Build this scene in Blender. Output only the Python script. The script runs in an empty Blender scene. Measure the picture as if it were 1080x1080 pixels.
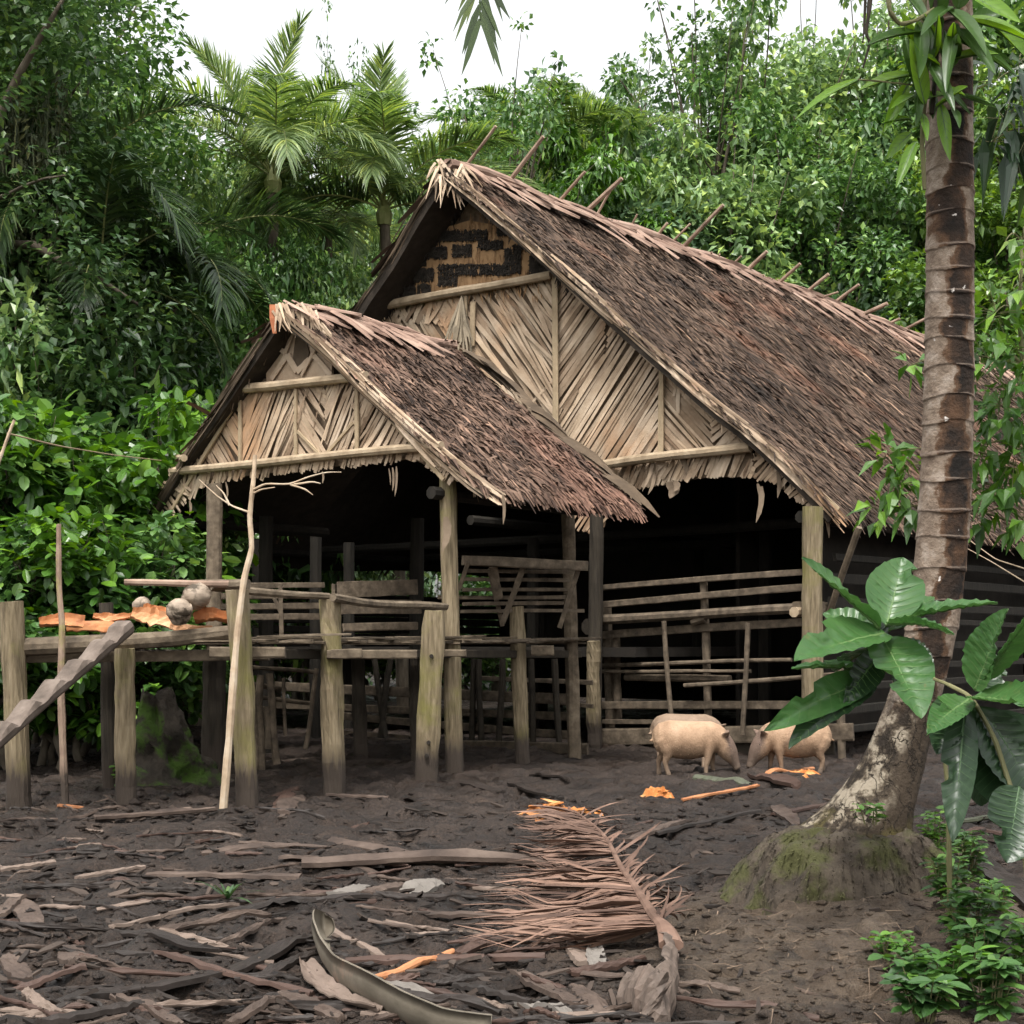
import bpy, math, random
import numpy as np
from mathutils import Vector
PI = math.pi
SC = bpy.context.scene
COL = SC.collection
random.seed(7)
RS = np.random.RandomState(11)

# ------------------------------------------------------------------ camera model (photo is 1080 x 1080)
F, HOR, EYE = 1575.0, 680.0, 1.5
def at(x, y, Y):
    return np.array([(x - 540.0) / F * Y, Y, EYE + (HOR - y) / F * Y])
def gp(x, y):
    return at(x, y, F * EYE / (y - HOR))

# house frame: s runs along the gable, v along the ridge (away), z up
GX, GY, AX, AY = 0.7687, -0.6396, 0.6396, 0.7687
OX, OY = 1.24, 22.5
def hw(s, v, z):
    s, v, z = np.broadcast_arrays(np.asarray(s, float), np.asarray(v, float), np.asarray(z, float))
    return np.stack([OX + s * GX + v * AX, OY + s * GY + v * AY, z], -1)
def onv(x, y, v):
    """photo point -> (s, z) on the upright plane at ridge distance v"""
    dx = (x - 540.0) / F
    Y = (v + OX * AX + OY * AY) / (dx * AX + AY)
    X = dx * Y
    return (X - OX) * GX + (Y - OY) * GY, EYE + (HOR - y) / F * Y
def pv(x, y, v):
    s, z = onv(x, y, v)
    return hw(s, v, z)

# ------------------------------------------------------------------ value noise
def _hash(i, j, seed):
    n = (i * 374761393 + j * 668265263 + seed * 144665) & 0x7fffffff
    n = ((n ^ (n >> 13)) * 1274126177) & 0x7fffffff
    n = n ^ (n >> 16)
    return (n & 0xffff) / 65535.0
def vn(x, y, seed=0):
    x = np.asarray(x, float); y = np.asarray(y, float)
    xi = np.floor(x).astype(np.int64); yi = np.floor(y).astype(np.int64)
    fx = x - xi; fy = y - yi
    fx = fx * fx * (3 - 2 * fx); fy = fy * fy * (3 - 2 * fy)
    a = _hash(xi, yi, seed); b = _hash(xi + 1, yi, seed)
    c = _hash(xi, yi + 1, seed); d = _hash(xi + 1, yi + 1, seed)
    return a + (b - a) * fx + (c - a) * fy + (a - b - c + d) * fx * fy
def ground_h(x, y):
    x = np.asarray(x, float); y = np.asarray(y, float)
    h = 0.10 * (vn(x * .3, y * .3, 1) - .5) + 0.09 * (vn(x * 1.1, y * 1.1, 2) - .5)
    h += 0.055 * (vn(x * 3.1, y * 3.1, 3) - .5) + 0.035 * (vn(x * 7.3, y * 7.3, 4) - .5)
    p = vn(x * 4.6 + 1.3 * vn(x * 2, y * 2, 9), y * 4.6, 5)
    h -= 0.065 * np.clip((p - .60) / .22, 0, 1)
    l = vn(x * 9.5, y * 9.5, 6)
    h += 0.03 * np.clip((l - .55) / .3, 0, 1)
    h += 0.022 * (vn(x * 17, y * 17, 7) - .5)
    r2 = (x - 2.2) ** 2 + (y - 8.3) ** 2
    h += 0.16 * np.exp(-r2 / 1.3)
    return h
def gz(x, y):
    return float(ground_h(np.array([x]), np.array([y]))[0])
def gpz(x, y, up=0.0):
    p = gp(x, y); p[2] = gz(p[0], p[1]) + up
    return p

# ------------------------------------------------------------------ mesh collector
class MB:
    def __init__(self):
        self.v, self.f, self.n = [], [], 0
        self.m = []
    def add(self, V, faces, mi=0):
        V = np.asarray(V, float).reshape(-1, 3)
        for fa in (faces if isinstance(faces, list) else [faces]):
            fa = np.asarray(fa, np.int64)
            if fa.size:
                self.f.append(fa + self.n); self.m.append(np.full(len(fa), mi, np.int32))
        self.v.append(V); self.n += len(V)
        return self
    def build(self, name, material, parent=None, smooth=False):
        me = bpy.data.meshes.new(name)
        V = np.concatenate(self.v) if self.v else np.zeros((0, 3))
        me.vertices.add(len(V)); me.vertices.foreach_set('co', V.astype(np.float32).ravel())
        loops = np.concatenate([f.ravel() for f in self.f]); tot = np.concatenate([np.full(len(f), f.shape[1]) for f in self.f])
        me.loops.add(len(loops)); me.loops.foreach_set('vertex_index', loops.astype(np.int32))
        me.polygons.add(len(tot))
        st = np.concatenate([[0], np.cumsum(tot)[:-1]])
        me.polygons.foreach_set('loop_start', st.astype(np.int32))
        mats = material if isinstance(material, (list, tuple)) else [material]
        for m in mats: me.materials.append(m)
        me.polygons.foreach_set('material_index', np.concatenate(self.m))
        me.update(calc_edges=True); me.validate()
        me.polygons.foreach_set('use_smooth', np.full(len(me.polygons), bool(smooth)))
        o = bpy.data.objects.new(name, me); COL.objects.link(o)
        if parent is not None:
            o.parent = parent
            o.matrix_parent_inverse = parent.matrix_basis.inverted()
        return o
    # ---- shapes
    def loft(self, pts, rx, ry=None, sides=8, up=None, power=2.0, jit=0.0, cap=True, mi=0, twist=0.0):
        pts = np.asarray(pts, float); n = len(pts)
        rx = np.broadcast_to(np.asarray(rx, float), (n,)); ry = rx if ry is None else np.broadcast_to(np.asarray(ry, float), (n,))
        tan = np.gradient(pts, axis=0); tan /= np.linalg.norm(tan, axis=1)[:, None] + 1e-9
        u = np.array(up, float) if up is not None else (np.array([0, 0, 1.]) if abs(tan[0][2]) < .9 else np.array([0, 1., 0]))
        a = np.arange(sides) * 2 * PI / sides + PI / sides
        ca, sa = np.cos(a), np.sin(a)
        ca = np.sign(ca) * np.abs(ca) ** (2 / power); sa = np.sign(sa) * np.abs(sa) ** (2 / power)
        V = np.zeros((n, sides, 3))
        for i in range(n):
            s = np.cross(tan[i], u); s /= np.linalg.norm(s) + 1e-9
            w = np.cross(s, tan[i])
            if twist:
                t = twist * i / max(1, n - 1); s, w = s * math.cos(t) + w * math.sin(t), w * math.cos(t) - s * math.sin(t)
            V[i] = pts[i] + np.outer(ca * rx[i], s) + np.outer(sa * ry[i], w)
            u = w
        if jit: V += RS.uniform(-jit, jit, V.shape)
        k = np.arange(sides); k2 = (k + 1) % sides
        Q = np.concatenate([np.stack([i * sides + k, i * sides + k2, (i + 1) * sides + k2, (i + 1) * sides + k], 1) for i in range(n - 1)])
        fs = [Q]
        V = V.reshape(-1, 3)
        if cap:
            c0, c1 = len(V), len(V) + 1
            V = np.vstack([V, pts[0], pts[-1]])
            fs.append(np.stack([k2, k, np.full(sides, c0)], 1)); e = (n - 1) * sides
            fs.append(np.stack([e + k, e + k2, np.full(sides, c1)], 1))
        return self.add(V, fs, mi)
    def pole(self, p0, p1, r0, r1=None, seg=6, sides=8, bend=0.01, jit=0.0, mi=0):
        p0 = np.asarray(p0, float); p1 = np.asarray(p1, float); r1 = r0 if r1 is None else r1
        t = np.linspace(0, 1, seg + 1)
        P = p0 + np.outer(t, p1 - p0)
        L = np.linalg.norm(p1 - p0)
        off = RS.uniform(-1, 1, 3) * bend * L; off2 = RS.uniform(-1, 1, 3) * bend * L * .5
        P += np.outer(np.sin(t * PI), off) + np.outer(np.sin(t * 2 * PI), off2)
        r = r0 + (r1 - r0) * t
        r = r * (1 + RS.uniform(-.06, .06, seg + 1))
        return self.loft(P, r, sides=sides, jit=jit, mi=mi)
    def plank(self, p0, p1, w, h, up=(0, 0, 1), seg=4, jit=.004, bend=.004, mi=0):
        p0 = np.asarray(p0, float); p1 = np.asarray(p1, float)
        t = np.linspace(0, 1, seg + 1); P = p0 + np.outer(t, p1 - p0); L = np.linalg.norm(p1 - p0)
        P += np.outer(np.sin(t * PI), RS.uniform(-1, 1, 3) * bend * L)
        return self.loft(P, w / 2 * (1 + RS.uniform(-.05, .05, seg + 1)), h / 2, sides=8, up=up, power=7, jit=jit, mi=mi)
    def ribbons(self, P, side, W, mi=0):
        P = np.asarray(P, float); N, k, _ = P.shape
        side = np.asarray(side, float)
        if side.ndim == 2: side = np.repeat(side[:, None, :], k, 1)
        W = np.asarray(W, float)
        if W.ndim == 1: W = np.repeat(W[:, None], k, 1)
        a = P - side * W[..., None] / 2; b = P + side * W[..., None] / 2
        V = np.stack([a, b], 2).reshape(-1, 3)
        base = np.arange(N)[:, None] * 2 * k; j = np.arange(k - 1)[None, :] * 2
        q = (base + j)[..., None] + np.array([0, 1, 3, 2])
        return self.add(V, q.reshape(-1, 4), mi)
    def leaves(self, pos, d, nrm, L, W, fold=.25, droop=.15, mi=0):
        """5-point folded leaves: base, left, mid, right, tip"""
        pos = np.asarray(pos, float); N = len(pos)
        d = d / (np.linalg.norm(d, axis=1)[:, None] + 1e-9)
        s = np.cross(d, nrm); s /= np.linalg.norm(s, axis=1)[:, None] + 1e-9
        n = np.cross(s, d)
        L = np.broadcast_to(L, (N,))[:, None]; W = np.broadcast_to(W, (N,))[:, None]
        mid = pos + d * L * .45
        tip = pos + d * L + np.array([0, 0, -1.]) * L * droop
        l = mid - s * W * .5 + n * W * fold; r = mid + s * W * .5 + n * W * fold
        V = np.stack([pos, l, mid, r, tip], 1).reshape(-1, 3)
        b = np.arange(N)[:, None] * 5
        T = np.concatenate([b + np.array(x) for x in ([0, 2, 1], [1, 2, 4], [0, 3, 2], [2, 3, 4])])
        return self.add(V, T, mi)

def round_leaves(mb, pos, d, nrm, L, W, fold=.12, droop=.2, mi=0, shape=(.1, .72, 1, .8, .02)):
    """smooth oval leaves, five cross-sections folded along the midrib"""
    pos = np.asarray(pos, float); N = len(pos); d = unit(d); s = unit(np.cross(d, nrm)); n = np.cross(s, d)
    L = np.broadcast_to(L, (N,))[:, None]; W = np.broadcast_to(W, (N,))[:, None]; rows = []
    for t, w in zip((0, .22, .5, .8, 1), shape):
        c = pos + d * L * t + np.array([0, 0, -1.]) * L * droop * t * t
        rows += [c - s * W * .5 * w + n * W * fold * w, c, c + s * W * .5 * w + n * W * fold * w]
    V = np.stack(rows, 1).reshape(-1, 3); b = np.arange(N)[:, None] * 15
    Q = np.concatenate([b + np.array([r * 3 + k, r * 3 + k + 1, r * 3 + k + 4, r * 3 + k + 3]) for r in range(4) for k in (0, 1)])
    mb.add(V, Q, mi)
def unit(a):
    a = np.asarray(a, float); return a / (np.linalg.norm(a, axis=-1, keepdims=True) + 1e-9)
def tag(o, label=None, cat=None, group=None, kind=None):
    if label: o['label'] = label
    if cat: o['category'] = cat
    if group: o['group'] = group
    if kind: o['kind'] = kind
    return o
def thing(name, loc, label, cat, group=None):
    o = bpy.data.objects.new(name, None); COL.objects.link(o)
    o.location = Vector([float(c) for c in loc]); o.empty_display_size = .2
    return tag(o, label, cat, group)
def copy_tree(o, parent=None):
    c = o.copy(); COL.objects.link(c)
    if parent is not None: c.parent = parent
    for ch in list(o.children): copy_tree(ch, c)
    return c

# ------------------------------------------------------------------ materials
def ramp(nt, cols, pos=None):
    r = nt.nodes.new('ShaderNodeValToRGB'); e = r.color_ramp.elements
    n = len(cols)
    while len(e) < n: e.new(.5)
    for i, c in enumerate(cols):
        e[i].position = pos[i] if pos else (i / (n - 1) if n > 1 else 0)
        e[i].color = (c[0], c[1], c[2], 1)
    return r
def M(name, cols, scale=4.0, stretch=(1, 1, 1), rough=.85, bump=.3, bscale=None, isl=0.0, icols=None, ipos=None, trans=0.0,
      pos=None, detail=6, patch=None, patch_scale=1.0, patch_thr=(.5, .65), spec=.3, bdist=.02, mud=None, coat=0.0):
    """noise ramp colour (object space) x optional per-piece ramp, patches of another colour, bump, translucency"""
    m = bpy.data.materials.new(name); m.use_nodes = True
    nt = m.node_tree; N = nt.nodes; L = nt.links
    b = N['Principled BSDF']; out = N['Material Output']
    tc = N.new('ShaderNodeTexCoord'); mp = N.new('ShaderNodeMapping'); mp.inputs['Scale'].default_value = stretch
    L.new(tc.outputs['Object'], mp.inputs['Vector'])
    nz = N.new('ShaderNodeTexNoise'); nz.inputs['Scale'].default_value = scale; nz.inputs['Detail'].default_value = detail
    nz.inputs['Roughness'].default_value = .6
    L.new(mp.outputs['Vector'], nz.inputs['Vector'])
    r = ramp(nt, cols, pos or [.28 + .44 * i / max(1, len(cols) - 1) for i in range(len(cols))]); L.new(nz.outputs['Fac'], r.inputs['Fac'])
    c = r.outputs['Color']
    geo = N.new('ShaderNodeNewGeometry')
    if icols:
        ir = ramp(nt, icols, ipos); L.new(geo.outputs['Random Per Island'], ir.inputs['Fac'])
        mx = N.new('ShaderNodeMix'); mx.data_type = 'RGBA'; mx.blend_type = 'MULTIPLY'; mx.inputs['Factor'].default_value = 1
        L.new(c, mx.inputs['A']); L.new(ir.outputs['Color'], mx.inputs['B']); c = mx.outputs['Result']
    if patch:
        pn = N.new('ShaderNodeTexNoise'); pn.inputs['Scale'].default_value = patch_scale; pn.inputs['Detail'].default_value = 5
        pn.inputs['Roughness'].default_value = .65
        L.new(tc.outputs['Object'], pn.inputs['Vector'])
        pr = N.new('ShaderNodeMapRange'); pr.inputs['From Min'].default_value = patch_thr[0]; pr.inputs['From Max'].default_value = patch_thr[1]
        L.new(pn.outputs['Fac'], pr.inputs['Value'])
        mx = N.new('ShaderNodeMix'); mx.data_type = 'RGBA'; mx.inputs['B'].default_value = (*patch, 1)
        L.new(pr.outputs['Result'], mx.inputs['Factor']); L.new(c, mx.inputs['A']); c = mx.outputs['Result']
    if mud:      # splashed mud on the lowest part, an uneven tide line
        sx = N.new('ShaderNodeSeparateXYZ'); L.new(geo.outputs['Position'], sx.inputs[0])
        ad = N.new('ShaderNodeMath'); ad.operation = 'MULTIPLY_ADD'; L.new(nz.outputs['Fac'], ad.inputs[0]); ad.inputs[1].default_value = -.55
        L.new(sx.outputs['Z'], ad.inputs[2])
        mr = N.new('ShaderNodeMapRange'); mr.inputs['From Min'].default_value = mud - .42; mr.inputs['From Max'].default_value = mud - .22
        mr.inputs['To Min'].default_value = 1; mr.inputs['To Max'].default_value = 0
        L.new(ad.outputs[0], mr.inputs['Value'])
        mx = N.new('ShaderNodeMix'); mx.data_type = 'RGBA'; mx.inputs['B'].default_value = (.045, .034, .026, 1)
        L.new(mr.outputs['Result'], mx.inputs['Factor']); L.new(c, mx.inputs['A']); c = mx.outputs['Result']
    L.new(c, b.inputs['Base Color'])
    b.inputs['Roughness'].default_value = rough; b.inputs['Specular IOR Level'].default_value = spec
    b.inputs['Coat Weight'].default_value = coat
    if bump:
        bn = N.new('ShaderNodeTexNoise'); bn.inputs['Scale'].default_value = bscale or scale * 3; bn.inputs['Detail'].default_value = 5
        L.new(mp.outputs['Vector'], bn.inputs['Vector'])
        bp = N.new('ShaderNodeBump'); bp.inputs['Strength'].default_value = bump; bp.inputs['Distance'].default_value = bdist
        L.new(bn.outputs['Fac'], bp.inputs['Height']); L.new(bp.outputs['Normal'], b.inputs['Normal'])
    if trans:
        tb = N.new('ShaderNodeBsdfTranslucent'); L.new(c, tb.inputs['Color'])
        hs = N.new('ShaderNodeHueSaturation'); hs.inputs['Value'].default_value = 1.5; hs.inputs['Saturation'].default_value = 1.1; hs.inputs['Hue'].default_value = .49
        L.new(c, hs.inputs['Color']); L.new(hs.outputs['Color'], tb.inputs['Color'])
        ms = N.new('ShaderNodeMixShader'); ms.inputs['Fac'].default_value = trans
        L.new(b.outputs['BSDF'], ms.inputs[1]); L.new(tb.outputs['BSDF'], ms.inputs[2]); L.new(ms.outputs['Shader'], out.inputs['Surface'])
    return m

GREY_VAR = [(.5, .5, .5), (.85, .83, .8), (1.0, 1.0, 1.0), (1.35, 1.32, 1.3)]
LEAF_VAR = [(.45, .5, .45), (.8, .85, .78), (1.15, 1.12, 1.0), (2.1, 1.75, 1.1)]
def leafmat(name, a, b, c, trans=.22, rough=.36, scale=.45, spec=.5):
    return M(name, [a, b, c], scale=scale, rough=rough, bump=0, icols=LEAF_VAR, ipos=[0, .35, .75, 1], trans=trans, spec=spec, detail=3)
MAT = {}
MAT['post'] = M('weathered_post_wood', [(.075, .057, .034), (.17, .132, .08), (.27, .215, .14)], 5, (6, 6, .6), .9, .6, patch=(.16, .145, .045), patch_scale=1.1, patch_thr=(.52, .7), mud=.42)
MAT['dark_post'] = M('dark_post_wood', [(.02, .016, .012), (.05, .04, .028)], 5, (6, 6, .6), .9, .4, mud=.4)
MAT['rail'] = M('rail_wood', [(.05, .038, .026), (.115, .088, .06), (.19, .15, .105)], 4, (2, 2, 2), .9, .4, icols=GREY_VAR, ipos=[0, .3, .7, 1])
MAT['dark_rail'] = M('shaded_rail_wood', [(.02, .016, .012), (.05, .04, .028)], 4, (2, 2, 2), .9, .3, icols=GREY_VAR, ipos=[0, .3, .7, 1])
MAT['log'] = M('peeled_log', [(.2, .145, .09), (.33, .25, .165), (.43, .34, .235)], 5, (1, 1, 1), .85, .3)
MAT['batten'] = M('batten_wood', [(.27, .2, .125), (.4, .31, .2)], 6, rough=.9, bump=.3)
MAT['strip'] = M('dried_palm_leaf', [(.27, .19, .125), (.43, .325, .23), (.56, .45, .34)], 2.2, rough=.85, bump=.25, bscale=40,
                 icols=[(.42, .37, .33), (.8, .77, .73), (1.0, 1.0, 1.0), (1.22, 1.2, 1.15)], ipos=[0, .2, .6, 1], patch=(.46, .27, .15), patch_scale=.6, patch_thr=(.53, .74), trans=.05)
MAT['backing'] = M('old_leaf_backing', [(.05, .036, .024), (.12, .085, .055)], 3, rough=.95, bump=.3)
THV = [(.12, .1, .09), (.5, .46, .42), (.92, .88, .84), (1.2, 1.13, 1.06), (2.5, 2.35, 2.15)]
THP = [0, .28, .64, .95, 1]
MAT['thatch'] = M('weathered_thatch', [(.034, .024, .018), (.095, .065, .047), (.165, .116, .086)], .9, rough=.92, bump=0, icols=THV, ipos=THP,
                  patch=(.2, .098, .06), patch_scale=.42, patch_thr=(.54, .74))
MAT['porch_thatch'] = M('red_brown_thatch', [(.05, .034, .026), (.12, .078, .057), (.19, .13, .098)], 1.0, rough=.9, bump=0, icols=THV, ipos=THP,
                  patch=(.21, .105, .072), patch_scale=.5, patch_thr=(.52, .8))
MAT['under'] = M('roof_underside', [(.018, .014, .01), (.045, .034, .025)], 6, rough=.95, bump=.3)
MAT['sheath'] = M('ridge_sheath', [(.17, .105, .078), (.28, .185, .14), (.37, .27, .21)], 2, rough=.8, bump=.25, bscale=18,
                  icols=[(.5, .45, .42), (.85, .82, .8), (1, 1, 1), (1.3, 1.28, 1.25)], ipos=[0, .25, .7, 1])
MAT['stick'] = M('ridge_stick_wood', [(.1, .066, .048), (.27, .185, .135), (.4, .3, .225)], 3, rough=.85, bump=.2)
MAT['tan_panel'] = M('tan_bark_panel', [(.26, .15, .07), (.38, .235, .12)], 4, (1, 1, 1), .85, .2)  # tan darkened for the shade under the peak
MAT['black_fibre'] = M('black_palm_fibre', [(.012, .01, .008), (.04, .032, .025)], 8, rough=.95, bump=.3, icols=GREY_VAR, ipos=[0, .3, .7, 1])
MAT['inner'] = M('dark_inner_wall', [(.012, .01, .008), (.03, .024, .018)], 3, rough=.95, bump=.2)  # near-black base colour stands in for the unlit interior
MAT['inner_post'] = M('shade_black_post', [(.008, .007, .005), (.022, .018, .013)], 5, (3, 3, .6), rough=.95, bump=.3)  # posts and rails blackened in colour to pass for deep indoor shade
MAT['pen_rail'] = M('dim_rail_wood', [(.045, .034, .024), (.105, .081, .057), (.18, .14, .1)], 4, (2, 2, 2), .9, .4, icols=GREY_VAR, ipos=[0, .3, .7, 1])  # copy of the rail wood, dimmed a little for shade under the eaves
MAT['dry_strip'] = M('grey_hanging_leaf', [(.13, .095, .065), (.24, .18, .125)], 5, rough=.9, bump=.2)
MAT['weave'] = M('woven_leaf_ground', [(.09, .062, .04), (.19, .138, .092)], 3, rough=.95, bump=.4)
# ------------------------------------------------------------------ the thatched longhouse
SR, ZR, HWID, ZE, VEND = -2.467, 9.08, 6.5, 3.2, 24.0            # ridge s, ridge z, half width, eave z, far end
VP, PSR, PZR, PHW, PZE = -5.375, -.62, 5.68, 3.13, 3.2           # porch plane v, ridge s, ridge z, half width, eave z
PV1 = VP + 2.9

def hatch(mb, poly_px, v, ang, spacing, width, jit=5, wj=.35, off=.035, bow=.02, skip=.03, lenj=0.0):
    """dried leaf strips laid side by side inside a traced polygon on the plane v"""
    P = np.array([onv(x, y, v) for x, y in poly_px])
    a = math.radians(ang); d = np.array([math.cos(a), math.sin(a)]); n = np.array([-d[1], d[0]])
    pr = P @ n
    c = pr.min()
    out_p, out_s, out_w = [], [], []
    while c < pr.max():
        c += spacing * random.uniform(.6, 1.4)
        if random.random() < skip: continue
        aj = a + math.radians(random.gauss(0, jit)); dd = np.array([math.cos(aj), math.sin(aj)]); nn = np.array([-dd[1], dd[0]])
        o = n * c + d * ((P @ d).mean()); cc = o @ nn
        ts = []
        for i in range(len(P)):
            p, q = P[i], P[(i + 1) % len(P)]
            u, w = p @ nn - cc, q @ nn - cc
            if (u < 0) != (w < 0):
                k = u / (u - w); ts.append((p + (q - p) * k) @ dd)
        ts.sort()
        for t0, t1 in zip(ts[::2], ts[1::2]):
            if t1 - t0 < .04: continue
            e = random.uniform(-.03, .05) + lenj * random.uniform(-1, .6)
            t0 -= e * random.random(); t1 += e * random.random()
            vo = v - random.uniform(.002, off)
            m = [t0 + (t1 - t0) * f for f in (0, .33, .66, 1)]
            b = random.gauss(0, bow) * (t1 - t0)
            pts = [nn * cc + dd * m[0], nn * (cc + b) + dd * m[1], nn * (cc + b) + dd * m[2], nn * cc + dd * m[3]]
            vv = [vo - random.uniform(0, .02) for _ in range(4)]
            out_p.append([hw(p[0], vv[k], p[1]) for k, p in enumerate(pts)])
            tl = random.gauss(0, .13)                      # each leaflet lies at a slightly different tilt
            sd = unit(hw(nn[0], tl, nn[1]) - hw(0, 0, 0)); out_s.append(sd)
            w = width * random.uniform(1 - wj, 1 + wj); out_w.append([w * .85, w, w, w * random.uniform(.3, 1)])
    if out_p: mb.ribbons(np.array(out_p), np.array(out_s), np.array(out_w))

def polywall(mb, sz, v0, v1):
    n = len(sz); A = np.array([hw(s, v0, z) for s, z in sz]); B = np.array([hw(s, v1, z) for s, z in sz])
    k = np.arange(n); k2 = (k + 1) % n
    mb.add(np.vstack([A, B]), [np.stack([k, k2, k2 + n, k + n], 1)])
    return A, B
def ngon_wall(name, sz, v0, v1, mat, parent):
    """an extruded outline as one mesh"""
    import bmesh
    bm = bmesh.new(); A = [bm.verts.new(hw(s, v0, z)) for s, z in sz]; B = [bm.verts.new(hw(s, v1, z)) for s, z in sz]
    bm.faces.new(A); bm.faces.new(list(reversed(B)))
    for i in range(len(sz)):
        j = (i + 1) % len(sz); bm.faces.new([A[j], A[i], B[i], B[j]])
    bmesh.ops.recalc_face_normals(bm, faces=bm.faces); bmesh.ops.triangulate(bm, faces=bm.faces)
    me = bpy.data.meshes.new(name); bm.to_mesh(me); bm.free(); me.materials.append(mat)
    o = bpy.data.objects.new(name, me); COL.objects.link(o)
    o.parent = parent; o.matrix_parent_inverse = parent.matrix_basis.inverted()
    return o

def slope(sr, zr, half, ze, sgn):
    Lw = math.hypot(half, zr - ze); ds, dz = sgn * half / Lw, (ze - zr) / Lw
    ns, nz_ = -dz * sgn, abs(ds)                                 # outward normal in (s, z)
    def S(v, w, n=0.0):
        return hw(sr + ds * np.asarray(w) + ns * np.asarray(n), v, zr + dz * np.asarray(w) + nz_ * np.asarray(n))
    return S, Lw, unit(hw(ds, 0, dz) - hw(0, 0, 0)), unit(hw(ns, 0, nz_) - hw(0, 0, 0))
AXIS = np.array([AX, AY, 0.])
def sag(v, w, Lw, seed):
    """old roofs are not flat: slow waves and a lip at the eave"""
    return .16 * (vn(v * .35 + 50, w * .4 + 9, seed) - .5) + .07 * (vn(v * 1.3 + 20, w * 1.1, seed + 1) - .5)
def v_front(w, Lw, tip, foot, v0):
    return v0 - (tip + (foot - tip) * np.clip(np.asarray(w) / Lw, 0, 1))
def roof_slab(mb, S, Lw, v0, v1, tip, foot, seed, nv=60, nw=24, th=.2):
    W = np.linspace(0, Lw, nw + 1); fr = np.linspace(0, 1, nv + 1) ** 1.3
    WW, FF = np.meshgrid(W, fr, indexing='ij')
    VV = v_front(WW, Lw, tip, foot, v0); VV = VV + (v1 - VV) * FF
    sg = sag(VV, WW, Lw, seed)
    top = S(VV, WW, sg[..., None].squeeze() if False else sg)
    bot = S(VV, WW, sg - th)
    V = np.concatenate([top.reshape(-1, 3), bot.reshape(-1, 3)])
    n2 = (nw + 1) * (nv + 1); i = np.arange(nw)[:, None] * (nv + 1) + np.arange(nv)[None]
    q = np.stack([i, i + 1, i + nv + 2, i + nv + 1], -1).reshape(-1, 4)
    mb.add(V, [q], 0)
    mb.f.append(q[:, ::-1] + n2 + mb.n - len(V)); mb.m.append(np.full(len(q), 1, np.int32))
    ed = []
    for r in range(nv): ed.append([r, r + 1, r + 1 + n2, r + n2]); b = nw * (nv + 1) + r; ed.append([b + 1, b, b + n2, b + 1 + n2])
    for r in range(nw): a = r * (nv + 1); c = a + nv + 1; ed.append([c, a, a + n2, c + n2]); a += nv; c += nv; ed.append([a, c, c + n2, a + n2])
    mb.f.append(np.array(ed) + mb.n - len(V)); mb.m.append(np.full(len(ed), 1, np.int32))
def thatch(mb, S, Lw, dn, nr, v0, v1, tip, foot, N, seed, l0=.28, l1=.6, w0=.03, w1=.075, row=.17, over=.22, vpow=1.0, mi=0, lift=1.0):
    w = RS.uniform(.25, Lw + over, N); w = np.round(w / row) * row + RS.normal(0, row * .28, N)
    u = RS.uniform(0, 1, N) ** vpow
    vf = v_front(w, Lw, tip, foot, v0); v = vf + (v1 - vf) * u
    L = RS.uniform(l0, l1, N); Wd = RS.uniform(w0, w1, N); an = RS.normal(0, .24, N)
    L = np.minimum(L, w + .12); wild = RS.uniform(0, 1, N) < .05; an = np.where(wild, RS.normal(0, .6, N), an)
    d = dn[None] * np.cos(an)[:, None] + AXIS[None] * np.sin(an)[:, None]
    sd = AXIS[None] * np.cos(an)[:, None] - dn[None] * np.sin(an)[:, None]
    roll = RS.normal(0, .3, N); sd = unit(sd + nr[None] * roll[:, None])
    wc = np.clip(w - L, -.1, Lw)
    n0 = sag(v, wc, Lw, seed) + RS.uniform(.0, .03, N)
    st = S(v, w - L, n0)
    lf = RS.uniform(.005, .06, N) * lift; lf = np.where(RS.uniform(0, 1, N) < .05, lf + .06 * lift, lf)
    md = st + d * (L * .5)[:, None] + nr * (lf * .7)[:, None]
    en = st + d * L[:, None] + nr * (lf * .6)[:, None] - np.array([0, 0, 1.]) * (np.clip(w - Lw, 0, 1) * .25)[:, None]
    mb.ribbons(np.stack([st, md, en], 1), sd, np.stack([Wd, Wd * .95, Wd * RS.uniform(.25, .9, N)], 1), mi)
def rake_trim(name, S, Lw, dn, nr, v0, tip, foot, seed, n, mat, parent, hang=True):
    mb = MB()
    for i in range(n):
        a = random.uniform(-.1, Lw - .6); L = random.uniform(.7, 2.4); b = min(a + L, Lw + .25)
        ww = np.linspace(a, b, 5)
        vo = random.uniform(-.02, .1); no = random.uniform(-.07, .06)
        vv = v_front(ww, Lw, tip, foot, v0) - .03 + vo
        P = S(vv, ww, sag(vv, ww, Lw, seed) + no + np.linspace(0, random.gauss(0, .03), 5))
        w = random.uniform(.018, .05)
        mb.ribbons(P[None], unit(nr + AXIS * random.uniform(-.6, .6))[None], np.array([[w * .6, w, w, w, w * .4]]))
    if hang:
        for i in range(n):
            w_ = random.uniform(0, Lw); vv = float(v_front(w_, Lw, tip, foot, v0)) + random.uniform(0, .2)
            p = S(vv, w_, -.1); L = random.uniform(.04, .14); d = unit(np.array([0, 0, -1.]) + dn * random.uniform(0, .8) + RS.normal(0, .15, 3))
            mb.ribbons(np.stack([p, p + d * L * .5, p + d * L])[None], unit(AXIS + RS.normal(0, .5, 3))[None], np.array([[.02, .016, .005]]))
    return mb.build(name, mat, parent)

house = thing('thatched_longhouse', hw(SR, 4.0, 0), 'big brown longhouse with a steep palm-thatch roof, woven leaf gable and smaller thatched porch', 'house')

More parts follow.
